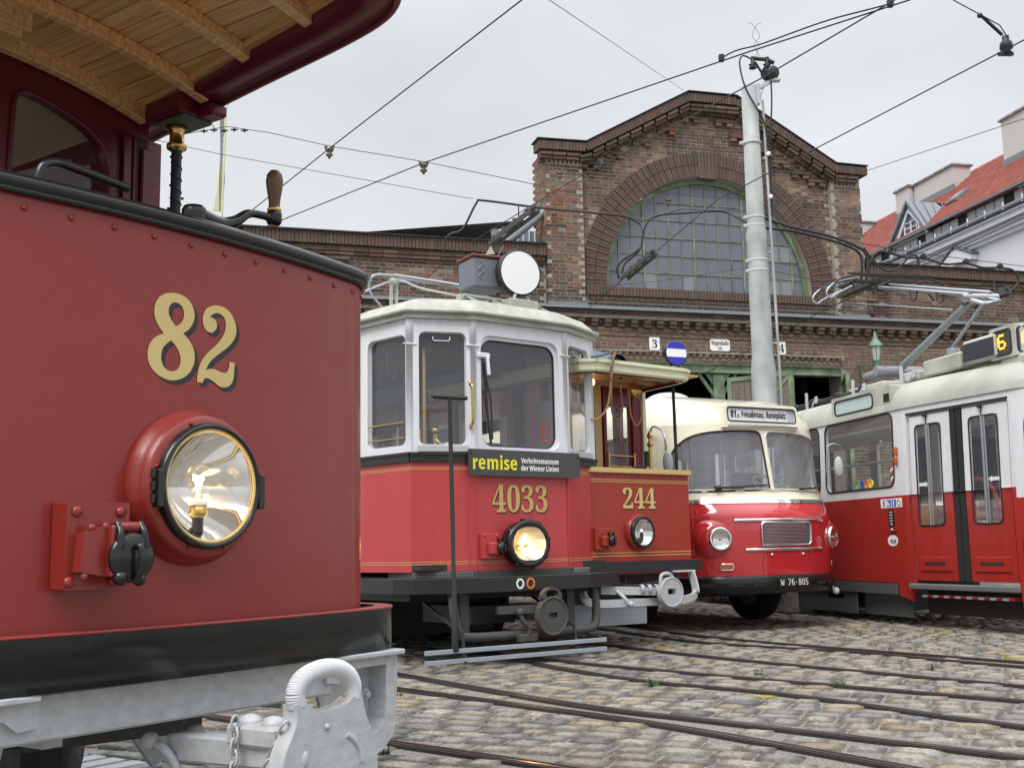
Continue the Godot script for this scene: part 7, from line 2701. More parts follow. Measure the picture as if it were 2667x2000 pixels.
func street() -> void:
	var D := Transform3D(Basis(Vector3.UP, deg_to_rad(16.35)), Vector3(4.357, 0, -24.6))
	# enamel plates
	for q in [[-1.325, 0.25, "3", "white enamel plate with black figure 3, left of the blue disc"], [1.755, 0.21, "4", "rusty white enamel plate with black figure 4, right of the mast"], [6.35, 0.25, "5", "rusty white enamel plate half hidden by the pantograph arm"]]:
		var sg := thing("number_plate", q[3], "sign", D * Vector3(q[0], 5.19, 0.078), 16.35, "gate number plates on the depot")
		var s := ST()
		plate(s, rrect(-q[1] / 2, 0, q[1] / 2, 0.29, 0.02), [], flat_map, 0.008)
		part("plate", s, M.sign_white, sg)
		lettering("figure", q[2], "Droid Serif", true, 0.12, 0.18, M.print_black, sg, Vector3(0, 0.145, 0.003), Basis(), 0.003)
		s = ST()
		rng.seed = int(q[0] * 100)
		for k in 10:
			var e := PackedVector2Array()
			var side := rng.randi() % 3
			var c := Vector2([-q[1] / 2 + 0.012, q[1] / 2 - 0.012, rng.randf_range(-0.1, 0.1)][side], rng.randf_range(0.02, 0.27) if side < 2 else 0.02)
			for j in 7: e.append(c + Vector2(cos(TAU * j / 7), sin(TAU * j / 7)) * rng.randf_range(0.004, 0.014))
			plate(s, e, [], flat_map, 0, [], 0.0012)
		part("rust_chip", s, mt("rust", 0.16, 0.06, 0.03, 0.9), sg)
	var wg := thing("hall_sign", "white enamel sign lettered Wagenhalle III on the brick wall", "sign", D * Vector3(0.235, 5.225, 0.08), 16.35)
	var s := ST()
	plate(s, vecs([-0.2, 0, 0.2, 0, 0.24, 0.03, 0.24, 0.23, 0.2, 0.26, -0.2, 0.26, -0.24, 0.23, -0.24, 0.03]), [], flat_map, 0.008)
	part("plate", s, M.sign_white, wg)
	lettering("lettering", "Wagenhalle", "Droid Serif", true, 0.43, 0.125, M.print_black, wg, Vector3(0, 0.165, 0.003), Basis(), 0.003)
	lettering("lettering", "III", "Droid Serif", true, 0.095, 0.062, M.print_black, wg, Vector3(0, 0.055, 0.003), Basis(), 0.003)
	# wall lantern
	var lt := thing("wall_lantern", "green cast iron lantern on a scrolled bracket by the right gate", "lamp", D * Vector3(3.93, 4.6, 0.45), 16.35)
	s = ST()
	var up := Basis(Vector3.RIGHT, -PI / 2)
	lathe(s, Transform3D(up, Vector3(0, 0.78, 0)), [Vector2(0.16, 0.0), Vector2(0.15, 0.02), Vector2(0.11, 0.10), Vector2(0.07, 0.14), Vector2(0.05, 0.20), Vector2(0.055, 0.22), Vector2(0.03, 0.25), Vector2(0.04, 0.29), Vector2(0.012, 0.33), Vector2(0.0001, 0.40)], 18)
	lathe(s, Transform3D(up, Vector3(0, 0.44, 0)), [Vector2(0.05, -0.12), Vector2(0.06, -0.02), Vector2(0.075, 0.0), Vector2(0.075, 0.02)], 12)
	for k in 6: rod(s, Vector3(0.075 * cos(TAU * k / 6), 0.46, 0.075 * sin(TAU * k / 6)), Vector3(0.125 * cos(TAU * k / 6), 0.78, 0.125 * sin(TAU * k / 6)), 0.01, 5)
	part("lantern_cap", s, mt("lantern_green", 0.17, 0.27, 0.19, 0.6), lt)
	s = ST()
	lathe(s, Transform3D(up, Vector3(0, 0.46, 0)), [Vector2(0.07, 0.0), Vector2(0.12, 0.32)], 18)
	part("lantern_glass", s, M.plaster_grey, lt)
	s = ST()
	box(s, Vector3(-0.28, 0.17, -0.25), Vector3(0.03, 0.42, 0.06))
	tube(s, [Vector3(-0.28, 0.36, -0.25), Vector3(0.0, 0.36, 0.0)], 0.018, 6)
	tube(s, [Vector3(0, 0.30, 0), Vector3(0, 0.44, 0)], 0.03, 8)
	var sp := []
	for i in 30:
		var a := i * 0.42
		sp.append(Vector3(-0.14 + (0.02 + 0.0042 * i) * cos(a), 0.2 + (0.02 + 0.0042 * i) * sin(a), -0.12))
	tube(s, sp, 0.010, 5)
	tube(s, smooth_path([Vector3(-0.28, -0.02, -0.25), Vector3(-0.15, 0.02, -0.12), Vector3(-0.03, 0.15, -0.03), Vector3(0, 0.32, 0)]), 0.014, 5)
	part("scroll_bracket", s, M.green_dark, lt)
	# mast
	var ms := thing("line_mast", "tall pale green tubular mast carrying the overhead line beside the gable", "mast", Vector3(4.05, 0, -18))
	s = ST()
	lathe(s, Transform3D(up, Vector3.ZERO), [Vector2(0.205, 0.0), Vector2(0.197, 3.78), Vector2(0.17, 4.02), Vector2(0.165, 5.9), Vector2(0.172, 5.98), Vector2(0.16, 6.05), Vector2(0.145, 6.2), Vector2(0.128, 8.55), Vector2(0.0001, 8.57)], 28)
	part("tube", s, M.pole_paint, ms)
	for y in [6.28, 6.14, 5.55, 5.38, 7.55]:
		s = ST()
		lathe(s, Transform3D(up, Vector3(0, y, 0)), [Vector2(0.164 if y < 6 else 0.143, 0.0), Vector2(0.172 if y < 6 else 0.152, 0.006), Vector2(0.172 if y < 6 else 0.152, 0.034), Vector2(0.164 if y < 6 else 0.14, 0.04)], 24)
		box(s, Vector3(-0.17, y + 0.02, 0.03), Vector3(0.08, 0.05, 0.05), 0.008)
		part("clamp_band", s, M.light_grey, ms)
	s = ST()
	rod(s, Vector3(0.265, 2.2, 0.05), Vector3(0.205, 8.3, 0.05), 0.022, 8)
	for y in [4.2, 5.7, 7.3]: rod(s, Vector3(0.16, y, 0.03), Vector3(0.24, y, 0.05), 0.02, 6)
	part("conduit", s, M.pole_paint, ms)
	s = ST()
	tube(s, smooth_path([Vector3(0.35, 8.62, 0.1), Vector3(0.34, 8.2, 0.1), Vector3(0.28, 7.4, 0.06), Vector3(0.27, 6.6, 0.06), Vector3(0.26, 6.3, 0.06)]), 0.014, 6)
	tube(s, smooth_path([Vector3(0.06, 9.02, 0.05), Vector3(-0.10, 9.06, 0.1), Vector3(-0.16, 8.9, 0.12), Vector3(-0.10, 8.5, 0.16), Vector3(0.08, 8.1, 0.16), Vector3(0.22, 7.8, 0.1), Vector3(0.29, 7.0, 0.07)]), 0.014, 6)
	part("down_cable", s, M.cable, ms)
	s = ST()
	for y in [7.35, 6.62]: lathe(s, Transform3D(Basis(), Vector3(0.24, y, 0.10)), [Vector2(0.0001, 0.0), Vector2(0.035, 0.0), Vector2(0.035, 0.03), Vector2(0.0001, 0.03)], 12)
	part("cable_clip", s, M.sign_white, ms)
	s = ST()
	box(s, Vector3(0.13, 8.4, 0.05), Vector3(0.06, 0.36, 0.1), 0.01)
	bar(s, Vector3(0.12, 8.5, 0.05), Vector3(0.46, 8.66, 0.1), 0.05, 0.06)
	bar(s, Vector3(0.14, 8.25, 0.05), Vector3(0.26, 8.62, 0.05), 0.05, 0.03)
	box(s, Vector3(0.42, 8.62, 0.1), Vector3(0.16, 0.04, 0.12), 0.006)
	part("mast_bracket", s, M.light_grey, ms)
	s = ST()
	lathe(s, Transform3D(Basis(Vector3.UP, 0.5) * Basis(Vector3.RIGHT, 0.25), Vector3(0.36, 8.74, 0.12)), [Vector2(0.0001, -0.18), Vector2(0.09, -0.17), Vector2(0.12, -0.12), Vector2(0.09, -0.09), Vector2(0.125, -0.05), Vector2(0.095, -0.02), Vector2(0.12, 0.04), Vector2(0.1, 0.08), Vector2(0.0001, 0.09)], 20)
	tube(s, smooth_path([Vector3(0.04, 9.02, 0.1), Vector3(0.16, 9.0, 0.1), Vector3(0.30, 8.98, 0.1), Vector3(0.42, 8.92, 0.1)]), 0.035, 8)
	for x in [0.06, 0.3]: lathe(s, Transform3D(up, Vector3(x, 8.82, 0.1)), [Vector2(0.03, 0.0), Vector2(0.07, 0.02), Vector2(0.04, 0.05), Vector2(0.07, 0.08), Vector2(0.03, 0.1), Vector2(0.04, 0.2)], 12)
	rod(s, Vector3(0.10, 8.95, 0.1), Vector3(0.26, 8.65, 0.1), 0.02, 6)
	part("line_insulator", s, M.black_iron, ms)
	s = ST()
	tube(s, smooth_path([Vector3(0.12, 9.05, 0.1), Vector3(0.18, 9.25, 0.1), Vector3(0.08, 9.4, 0.1), Vector3(0.16, 9.6, 0.1), Vector3(0.24, 9.62, 0.1)]), 0.005, 4)
	tube(s, smooth_path([Vector3(0.18, 9.05, 0.1), Vector3(0.10, 9.25, 0.1), Vector3(0.20, 9.4, 0.1), Vector3(0.10, 9.6, 0.1), Vector3(0.02, 9.64, 0.1)]), 0.005, 4)
	part("bird_wire", s, M.grey_metal, ms)
	# contact wires and spans
	wire("contact_wire", "contact wire rising from behind the brake crank to the top edge, left of the gable", [Vector3(0.14, 5.4, -8.61) * 1.0 + Vector3(0.9, 0, 1.43), Vector3(0.14, 5.4, -8.61), Vector3(-1.96, 5.4, -11.94), Vector3(-3.75, 5.4, -14.85)], 0.0068)
	wire("contact_wire", "longest contact wire, crossing the sky from the crank handle to above the mast", [Vector3(3.9, 5.4, -8.2), Vector3(3.32, 5.4, -8.74), Vector3(2.19, 5.4, -9.67), Vector3(-0.96, 5.4, -12.46), Vector3(-3.5, 5.4, -15.1)], 0.0068)
	wire("contact_wire", "contact wire running past the mast top down to the left wing wall", [Vector3(3.65, 5.4, -7.82), Vector3(2.45, 5.4, -10.23), Vector3(0.74, 5.42, -13.34), Vector3(-1.95, 6.56, -22.65) * 0.62 + Vector3(0.74, 5.42, -13.34) * 0.38, Vector3(-1.95, 6.1, -22.0)], 0.0068)
	wire("contact_wire", "contact wire from the right edge across the arched window to tram 4033's roof", [Vector3(5.2, 5.4, -8.2), Vector3(4.61, 5.4, -9.54), Vector3(2.69, 5.4, -14.08), Vector3(1.34, 5.77, -23.61)], 0.0068)
	wire("contact_wire", "contact wire low across the wall from the pantograph to the middle gate", [Vector3(7.3, 5.45, -14.8), Vector3(5.55, 5.1, -20.0), Vector3(3.99, 4.64, -25.3)], 0.0075)
	wire("contact_wire", "twin of the low contact wire, meeting it right of the house wall", [Vector3(7.6, 5.7, -15.3), Vector3(6.6, 5.45, -18.0), Vector3(5.6, 5.12, -20.0)], 0.006)
	wire("span_wire", "thin span wire with two brown insulators left of the gable", [Vector3(-5.2, 6.74, -15), Vector3(-4.42, 6.78, -15.0), Vector3(-3.88, 6.87, -15.0), Vector3(-3.3, 6.77, -15.0), Vector3(-2.46, 6.56, -15.0), Vector3(-1.16, 6.31, -15.0), Vector3(0.6, 6.1, -15.6), Vector3(1.13, 7.76, -20.53) * 0.5 + Vector3(0.58, 6.6, -16.5) * 0.5, Vector3(1.13, 7.76, -20.53), Vector3(4.05, 7.72, -21.4), Vector3(5.43, 7.77, -21.79)], 0.005)
	wire("span_wire", "lower thin span wire that ends at the black feeder cable", [Vector3(-6.2, 7.92, -18.0), Vector3(-4.75, 7.56, -18.0), Vector3(-0.72, 6.74, -18.0), Vector3(-0.59, 6.72, -18.0)], 0.005)
	wire("span_wire", "thin wire slanting from the top edge to the peak of the gable", [Vector3(-0.1, 5.3, -8.2), Vector3(0.42, 6.1, -10.0), Vector3(3.94, 11.02, -24.0)], 0.004)
	wire("span_wire", "thin wire from the tall chimney to the right shoulder of the gable", [Vector3(7.63, 7.14, -16.0), Vector3(7.7, 9.02, -24.0), Vector3(6.08, 8.58, -24.2)], 0.006)
	wire("span_wire", "short wire with an insulator in the top right corner", [Vector3(3.4, 5.9, -9.0), Vector3(3.79, 5.52, -9.0), Vector3(4.16, 5.29, -9.0), Vector3(4.27, 5.22, -9.1)], 0.005)
	wire("span_wire", "thin wire from the mast across the window to the left pier", [Vector3(3.9, 5.47, -18.0), Vector3(2.6, 5.42, -18.6), Vector3(0.4, 5.9, -21.5), Vector3(-0.2, 6.6, -23.0)], 0.004)
	wire("span_wire", "thin wire from the mast past the right pier to the right wing", [Vector3(4.2, 5.42, -18.0), Vector3(5.2, 5.3, -18.4), Vector3(6.6, 5.5, -20.6), Vector3(9.0, 6.7, -25.0)], 0.005)
	for q in [[Vector3(-2.46, 6.44, -15.0), "brown insulator on the span wire nearest the brake crank"], [Vector3(-1.16, 6.19, -15.0), "brown insulator on the span wire nearer the gable"], [Vector3(0.95, 7.74, -20.0), "brown insulator in front of the gable's left pier"], [Vector3(3.1, 7.56, -21.2), "brown insulator in front of the arched window's top"]]:
		var o := insulator(q[0] + Vector3(0, 0.02, 0), 0.8, self)
		tag(o, q[1], "insulator", "insulators on the span wires")
	s = ST()
	lathe(s, Transform3D(Basis(Vector3.RIGHT, -PI / 2), Vector3(4.27, 5.20, -9.15)), [Vector2(0.0001, -0.11), Vector2(0.05, -0.10), Vector2(0.03, -0.07), Vector2(0.055, -0.05), Vector2(0.05, 0.0), Vector2(0.03, 0.02), Vector2(0.03, 0.06), Vector2(0.0001, 0.065)], 16)
	bar(s, Vector3(4.02, 5.37, -9.0), Vector3(4.22, 5.25, -9.1), 0.025, 0.015)
	ball(s, Vector3(4.0, 5.38, -9.0), 0.025, 8)
	bar(s, Vector3(4.18, 5.08, -9.1), Vector3(4.34, 5.12, -9.2), 0.03, 0.03)
	one("wire_insulator", s, M.black_iron, "black hanging insulator at the right edge above the roofs", "insulator")
	s = ST()
	for k in 5: lathe(s, Transform3D(Basis(Vector3.UP, PI / 2), Vector3(-4.2 + 0.14 * k, 6.81 + 0.012 * (k % 2), -15.0)), [Vector2(0.01, -0.05), Vector2(0.012, -0.015), Vector2(0.028, -0.01), Vector2(0.028, 0.01), Vector2(0.012, 0.015), Vector2(0.01, 0.05)], 10)
	tube(s, [Vector3(-4.05, 6.84, -15), Vector3(-4.25, 7.2, -15), Vector3(-4.32, 7.5, -15)], 0.006, 5)
	one("strain_insulator", s, M.black_iron, "row of black strain insulators right of the flag", "insulator")
	# crossing clamp high above
	s = ST()
	tube(s, smooth_path([Vector3(1.98, 5.43, -9.86), Vector3(2.1, 5.452, -9.75), Vector3(2.3, 5.435, -9.58), Vector3(2.75, 5.45, -9.2), Vector3(3.1, 5.44, -8.95), Vector3(3.2, 5.425, -8.85)]), 0.007, 6)
	box(s, Vector3(1.98, 5.43, -9.86), Vector3(0.05, 0.07, 0.05), 0.008)
	box(s, Vector3(3.2, 5.43, -8.85), Vector3(0.05, 0.07, 0.05), 0.008)
	one("wire_crossing", s, M.cable, "crossing bar where two contact wires meet above the mast", "wire fitting")
	# section insulators
	for q in [[Vector3(0.35, 5.48, -14.7), Vector3(-0.25, 5.62, -16.8), "section insulator over the left wing, beside the white roof disc"], [Vector3(2.25, 5.51, -17.2), Vector3(1.98, 5.58, -19.1), "section insulator hanging in front of the arched window"], [Vector3(7.19, 4.53, -16.0), Vector3(6.85, 4.43, -16.5), "section insulator at the right edge behind the pantograph"], [Vector3(6.12, 5.30, -18.5), Vector3(5.80, 5.27, -19.5), "section insulator behind the pantograph head"]]:
		var a: Vector3 = q[0]
		var b: Vector3 = q[1]
		s = ST()
		var sd := (b - a).cross(Vector3.UP).normalized() * 0.06
		for g in [-1.0, 1.0]: bar(s, a + sd * g, b + sd * g, 0.03, 0.05)
		bar(s, a + Vector3.UP * 0.07, b + Vector3.UP * 0.07, 0.05, 0.03)
		for k in 4: box(s, a.lerp(b, 0.1 + 0.27 * k) + Vector3.UP * 0.04, Vector3(0.16, 0.1, 0.05), 0.01)
		rod(s, a.lerp(b, 0.35) + Vector3.UP * 0.05, a.lerp(b, 0.35) + Vector3.UP * 0.25, 0.01, 5)
		one("section_insulator", s, M.dirty_iron, q[2], "wire fitting")
	# heavy feeder cables
	wire("feeder_cable", "black feeder cable arching from the left wing to the gable wall", smooth_path([Vector3(-1.2, 6.35, -20.0), Vector3(-1.15, 6.60, -20.0), Vector3(-1.05, 6.70, -20.0), Vector3(-0.84, 6.79, -20.0), Vector3(-0.59, 7.26, -20.0), Vector3(-0.45, 7.31, -20.0), Vector3(0.53, 7.16, -20.0), Vector3(1.44, 7.05, -20.0), Vector3(2.06, 6.97, -20.0), Vector3(2.36, 6.84, -20.0), Vector3(2.42, 6.6, -19.8), Vector3(2.21, 6.07, -19.0), Vector3(1.93, 5.87, -19.0), Vector3(1.85, 5.74, -19.0), Vector3(1.87, 5.57, -19.0)]), 0.022)
	wire("feeder_cable", "black feeder cable looping across the window to the mast", smooth_path([Vector3(1.96, 5.58, -19.0), Vector3(1.97, 5.8, -19.0), Vector3(2.25, 6.07, -19.0), Vector3(2.33, 6.41, -19.0), Vector3(2.45, 6.6, -19.0), Vector3(2.65, 6.68, -19.0), Vector3(3.02, 6.70, -19.0), Vector3(3.61, 6.60, -18.6), Vector3(3.84, 6.34, -18.2), Vector3(3.93, 6.2, -18.0)]), 0.018)
	wire("strain_wire", "stay wire with turnbuckles holding the feeder loop to the mast", [Vector3(2.3, 6.72, -19.6), Vector3(3.0, 6.78, -19.0), Vector3(3.92, 6.30, -18.05) + Vector3(0, 0.12, 0)], 0.010, M.dirty_iron)
	wire("feeder_cable", "upper of the thick cables sagging from the mast to the right", smooth_path([Vector3(4.2, 6.29, -18.0), Vector3(4.62, 6.14, -18.0), Vector3(5.17, 5.99, -18.0), Vector3(5.66, 5.80, -18.0), Vector3(5.84, 5.6, -18.0), Vector3(5.79, 5.22, -18.0)]), 0.024)
	wire("feeder_cable", "lower of the thick cables sagging from the mast to the right", smooth_path([Vector3(4.2, 6.14, -18.05), Vector3(4.62, 6.08, -18.05), Vector3(5.17, 5.94, -18.05), Vector3(5.60, 5.78, -18.05), Vector3(5.76, 5.6, -18.05), Vector3(5.73, 5.22, -18.05)]), 0.022)
	wire("feeder_cable", "black cable with diamond hangers ending in a loop at the right", smooth_path([Vector3(5.82, 5.28, -18.0), Vector3(5.89, 5.54, -18.0), Vector3(6.03, 5.69, -18.0), Vector3(6.22, 5.66, -18.0), Vector3(6.5, 5.58, -18.0), Vector3(6.75, 5.57, -18.0), Vector3(7.1, 5.46, -18.0), Vector3(7.44, 5.47, -18.0), Vector3(7.7, 5.39, -18.0), Vector3(7.99, 5.38, -18.0), Vector3(8.2, 5.33, -18.0), Vector3(8.27, 5.15, -18.0), Vector3(8.11, 4.98, -18.0), Vector3(7.72, 4.85, -18.0), Vector3(7.63, 4.73, -18.0)]), 0.02)
	wire("feeder_cable", "black cable hanging in a loop beside the red roof", smooth_path([Vector3(5.79, 5.76, -18.0), Vector3(5.99, 5.47, -18.0), Vector3(6.2, 5.36, -18.0), Vector3(6.39, 5.46, -18.0), Vector3(6.54, 5.62, -18.0), Vector3(6.65, 5.60, -18.0), Vector3(6.67, 5.44, -18.0)]), 0.018)
	wire("span_wire", "carrier wire with the diamond hangers at the right", [Vector3(5.7, 5.86, -18.05), Vector3(6.75, 5.66, -18.05), Vector3(9.0, 5.32, -18.05)], 0.006)
	for q in [[Vector3(6.2, 5.68, -18.0), "first"], [Vector3(6.75, 5.60, -18.0), "second"], [Vector3(7.44, 5.50, -18.0), "third"], [Vector3(7.99, 5.41, -18.0), "last"]]:
		s = ST()
		box(s, Vector3.ZERO, Vector3(0.085, 0.085, 0.05), 0.01, Basis(Vector3.BACK, PI / 4))
		var o := one("cable_hanger", s, M.cable, q[1] + " black diamond hanger from the left on the looped cable", "wire fitting", "diamond hangers on the feeder cable")
		o.position = q[0]
	# flag
	var fl := thing("banner_flag", "tall narrow dark banner with ragged yellow edge on a thin pole", "flag", Vector3(-5.22, 0, -20))
	s = ST()
	rod(s, Vector3(0, 0, 0), Vector3(-0.02, 9.2, 0), 0.012, 6)
	rod(s, Vector3(-0.02, 8.9, 0), Vector3(0.12, 9.5, 0), 0.008, 6)
	part("flag_pole", s, M.light_grey, fl)
	for k in 2:
		s = ST()
		var rows := []
		for i in 16:
			var y := 8.95 - 1.75 * i / 15.0
			var ww := 0.05 + 0.01 * sin(i * 0.9)
			var x0 := -0.07 if k == 0 else 0.0
			var fray := (0.08 * maxf(0.0, i - 11) / 4.0) * (1.0 if i % 2 else 0.6)
			if k == 0: rows.append([Vector3(x0 - ww - fray, y, 0.02 * sin(i * 0.7)), Vector3(x0 - 0.01, y, 0.03 * cos(i * 0.6))])
			else: rows.append([Vector3(-0.08, y, 0.03 * cos(i * 0.6)), Vector3(0.01 + 0.02 * sin(i * 0.8), y, 0.02)])
		if k == 0: rows = rows.slice(8)
		sheet(s, rows)
		part("flag_edge" if k == 0 else "flag_cloth", s, M.fabric_flag if k == 0 else M.fabric_black, fl)
	s = ST()
	rod(s, Vector3(0.02, 9.0, 0.01), Vector3(-0.02, 7.1, 0.01), 0.022, 6)
	part("flag_hem", s, M.fabric_flag, fl)

func house() -> void:
	var h := thing("apartment_building", "white apartment house with red tiled roof, pointed dormer and grey chimneys", "building", Vector3(15.715, 0, -40.0), 13.0)
	var s := ST()
	var side := func(u: float, v: float, w: float) -> Vector3: return Vector3(-w, v, u)
	plate(s, rrect(-16, 0, 12, 11.1, 0), [rrect(-3.2, 8.42, -1.9, 10.32, 0), rrect(0.45, 8.42, 1.75, 10.32, 0), rrect(-6.9, 8.42, -5.6, 10.32, 0)], side, 0.3)
	part("wall", s, M.plaster_white, h)
	s = ST()
	for q in [[10.95, 11.08, 0.12], [11.08, 11.22, 0.22], [11.22, 11.32, 0.20], [11.32, 11.5, 0.42], [11.5, 11.56, 0.5]]:
		plate(s, rrect(-16, q[0], 12, q[1], 0), [], side, 0.6, [], q[2])
	part("cornice", s, M.plaster_white, h)
	s = ST()
	quad(s, Vector3(-0.55, 11.57, -16), Vector3(-0.55, 11.57, 12), Vector3(0.15, 11.85, 12), Vector3(0.15, 11.85, -16))
	part("eaves_sheet", s, M.zinc, h)
	s = ST()
	rod(s, Vector3(-0.5, 11.68, -16), Vector3(-0.5, 11.68, 12), 0.09, 10)
	rod(s, Vector3(-0.55, 12.22, -16), Vector3(-0.55, 12.22, 12), 0.06, 10)
	part("gutter", s, M.zinc, h)
	for k in 20:
		s = ST()
		box(s, Vector3(-0.56, 11.74, -10 + 0.95 * k), Vector3(0.04, 0.26, 0.04))
		part("gutter_bracket", s, M.plaster_white, h)
	s = ST()
	plate(s, rrect(-16, 11.8, 12, 12.2, 0), [], side, 0.1, [], 0.28)
	part("attic_wall", s, M.rubber, h)
	for k in 38:
		if k in [5, 10, 15, 20, 25, 30]: continue
		s = ST()
		plate(s, rrect(-11 + 0.5 * k + 0.03, 11.8, -11 + 0.5 * k + 0.47, 12.16, 0), [], side, 0.05, [], 0.32)
		part("attic_panel", s, M.light_grey, h)
	# roof slab and tiles
	var a := Vector3(-0.5, 12.27, 0)
	var b := Vector3(4.0, 15.72, 0)
	s = ST()
	quad(s, a + Vector3(0, 0, -16), a + Vector3(0, 0, 12), b + Vector3(0, 0, 12), b + Vector3(0, 0, -16))
	quad(s, b + Vector3(0, -0.02, -16), b + Vector3(0, -0.02, 12), Vector3(8.5, 12.2, 12), Vector3(8.5, 12.2, -16))
	plate(s, vecs([-0.5, 0, 8.5, 0, 8.5, 12.2, 4.0, 15.7, -0.5, 12.2]), [], func(u, v, w): return Vector3(u, v, 12.0 + w))
	var roof := part("roof", s, mt("roof_base", 0.20, 0.05, 0.032, 0.9), h)
	rng.seed = 5
	var tl := []
	var n := 18
	for i in n:
		for k in 100:
			var z := -14.0 + 0.25 * k + (0.125 if i % 2 else 0.0)
			if z > 9.5: continue
			var p := a.lerp(b, (i + 0.3) / n)
			var pitch := atan2(b.y - a.y, b.x - a.x)
			var bs := Basis(Vector3.BACK, pitch - 0.07) * Basis.from_scale(Vector3(0.36, 0.045, 0.238))
			tl.append([Transform3D(bs, p + Vector3(-0.01, 0.045, z)), Color(0.27, 0.06, 0.036) * rng.randf_range(0.72, 1.2)])
	s = ST()
	box(s, Vector3.ZERO, Vector3.ONE)
	s.generate_normals()
	var tm := s.commit()
	var mm := MultiMesh.new()
	mm.transform_format = MultiMesh.TRANSFORM_3D
	mm.use_colors = true
	mm.mesh = tm
	mm.instance_count = tl.size()
	for i in tl.size():
		mm.set_instance_transform(i, tl[i][0])
		mm.set_instance_color(i, tl[i][1])
	var o := MultiMeshInstance3D.new()
	o.name = "roof_tiles"
	o.multimesh = mm
	o.material_override = M.tile
	roof.add_child(o)
	o.set_meta("kind", "stuff")
	for k in 60:
		s = ST()
		lathe(s, Transform3D(Basis(Vector3.RIGHT, 0.06), Vector3(4.0, 15.70, -13 + 0.38 * k)), [Vector2(0.10, 0.0), Vector2(0.12, 0.36)], 10)
		part("ridge_tile", s, M.red_modern if k % 3 else mt("ridge", 0.26, 0.06, 0.035, 0.8), roof)
	# chimneys
	for q in [[3.0, -6.1, 1.0, 14.6, 15.75, 1.1], [3.05, -4.15, 2.7, 14.4, 15.72, 0.8], [2.6, 1.8, 1.7, 13.6, 16.05, 0.9], [3.2, -10.5, 0.8, 14.6, 15.5, 0.8]]:
		s = ST()
		box(s, Vector3(q[0], (q[3] + q[4]) / 2, q[1]), Vector3(q[5], q[4] - q[3], q[2]))
		var ch := part("chimney", s, M.plaster_grey, roof)
		s = ST()
		box(s, Vector3(q[0], q[4] + 0.04, q[1]), Vector3(q[5] + 0.16, 0.09, q[2] + 0.16), 0.01)
		part("chimney_cap", s, M.concrete, ch)
		s = ST()
		box(s, Vector3(q[0] - q[5] / 2, (q[0] - q[5] / 2 + 0.5) * 0.767 + 12.3, q[1]), Vector3(0.06, 0.5, q[2] + 0.06))
		part("chimney_flashing", s, M.zinc, ch)
	# skylight
	s = ST()
	var pb := Basis(Vector3.BACK, atan2(b.y - a.y, b.x - a.x))
	box(s, Vector3(1.0, 13.56, -0.3), Vector3(0.75, 0.1, 0.7), 0.0, pb)
	var sk := part("skylight", s, M.zinc, h)
	s = ST()
	box(s, Vector3(0.98, 13.63, -0.3), Vector3(0.6, 0.02, 0.5), 0.0, pb)
	part("skylight_pane", s, M.window_pane_pale, sk)
	# dormer
	var dm := Node3D.new(); dm.name = "dormer"; h.add_child(dm)
	s = ST()
	plate(s, vecs([-2.55, 12.12, -0.15, 12.12, -1.2, 13.5]), [vecs([-2.1, 12.22, -0.62, 12.22, -0.62, 12.6, -1.22, 13.2, -1.3, 13.2])], side, 0.1, [], 0.45)
	part("dormer_front", s, M.light_grey, dm)
	s = ST()
	for q in [[Vector3(-0.52, 12.05, -2.72), Vector3(-0.52, 13.58, -1.2)], [Vector3(-0.52, 13.58, -1.2), Vector3(-0.52, 12.05, 0.02)]]:
		quad(s, q[0], q[1], q[1] + Vector3(2.1, 0.02, 0), q[0] + Vector3(1.2, 0.02, 0))
		bar(s, q[0], q[1], 0.09, 0.12, Vector3.RIGHT)
	part("dormer_roof", s, M.zinc, dm)
	s = ST()
	for k in 5:
		var f := 0.12 + 0.2 * k
		bar(s, Vector3(-0.5 + 2.0 * f, 13.61, -1.2), Vector3(-0.5 + 1.3 * f, 12.1 + 0.3 * f, 0.02 - 0.2 * f), 0.03, 0.04)
	part("roof_seam", s, M.zinc, dm)
	s = ST()
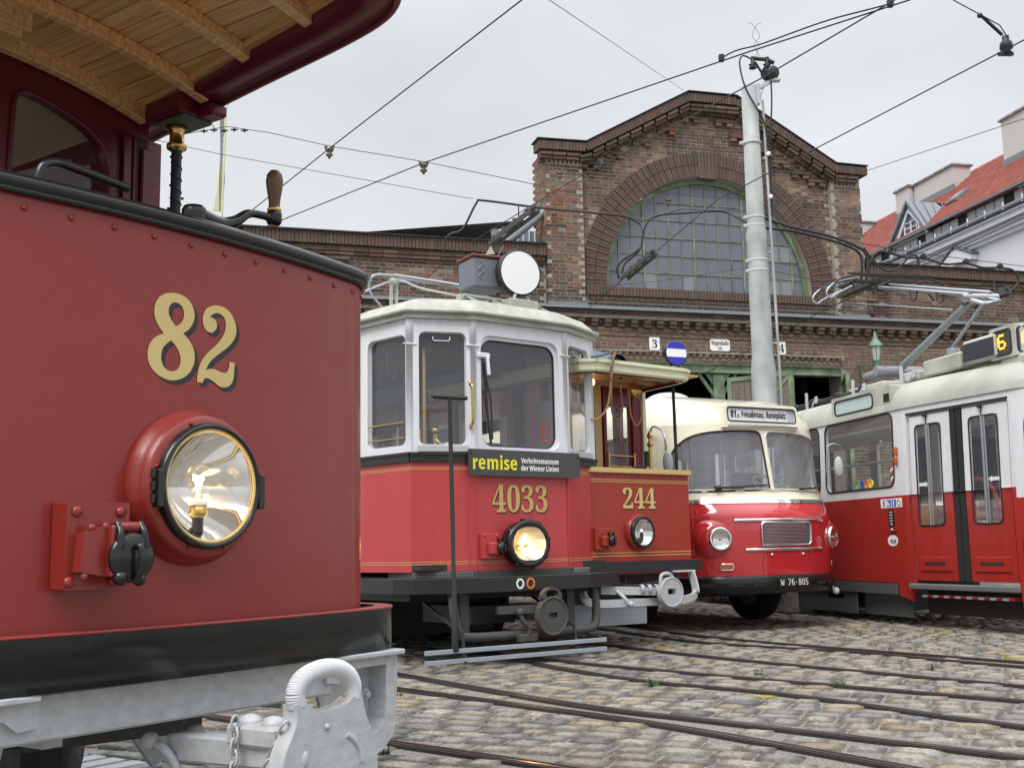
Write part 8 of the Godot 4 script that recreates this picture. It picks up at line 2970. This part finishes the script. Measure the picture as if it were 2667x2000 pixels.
	plate(s, vecs([-2.1, 12.22, -0.62, 12.22, -0.62, 12.6, -1.22, 13.2, -1.3, 13.2]), [], side, 0, [], 0.38)
	part("dormer_pane", s, M.window_pane, dm)
	s = ST()
	var fr := outline(vecs([-2.1, 12.22, -0.62, 12.22, -0.62, 12.6, -1.22, 13.2, -1.3, 13.2]), side, 0.45)
	for i in 5: bar(s, fr[i], fr[(i + 1) % 5], 0.08, 0.07, Vector3.RIGHT)
	for z in [-1.62, -1.2, -0.8]: box(s, Vector3(-0.42, 12.5, z), Vector3(0.05, 0.6, 0.05))
	for y in [12.4, 12.58, 12.8]: box(s, Vector3(-0.42, y, -1.2), Vector3(0.045, 0.03, 0.85))
	part("dormer_frame", s, M.white_paint, dm)
	# windows with hoods
	for z in [-6.9, -3.2, 0.45]:
		var wn := Node3D.new(); wn.name = "window"; h.add_child(wn, true)
		s = ST()
		plate(s, vecs([z - 0.25, 10.57, z + 1.55, 10.57, z + 1.55, 10.74, z + 0.65, 11.17, z - 0.25, 10.74]), [], side, 0.3, [], 0.28)
		plate(s, rrect(z - 0.12, 8.32, z + 1.42, 10.57, 0), [rrect(z, 8.42, z + 1.3, 10.32, 0)], side, 0.12, [], 0.08)
		part("hood", s, M.plaster_white, wn)
		s = ST()
		plate(s, vecs([z - 0.32, 10.76, z + 0.65, 11.22, z + 1.62, 10.76, z + 1.62, 10.80, z + 0.65, 11.27, z - 0.32, 10.80]), [], side, 0.36, [], 0.34)
		part("hood_sheet", s, M.zinc, wn)
		s = ST()
		plate(s, rrect(z, 8.42, z + 1.3, 10.32, 0), [], side, 0, [], -0.18)
		part("pane", s, M.window_pane, wn)
		s = ST()
		for x in [0.03, 0.65, 1.27]: box(s, Vector3(0.16, 9.37, z + x), Vector3(0.06, 1.9, 0.06))
		for y in [8.47, 9.62, 10.28]: box(s, Vector3(0.16, y, z + 0.65), Vector3(0.055, 0.06, 1.3))
		part("window_frame", s, M.white_paint, wn)

func _ready() -> void:
	make_view()
	make_materials()
	make_ground()
	make_depot()
	tram_82()
	tram_4033()
	tram_244()
	bus()
	modern_tram()
	street()
	house()
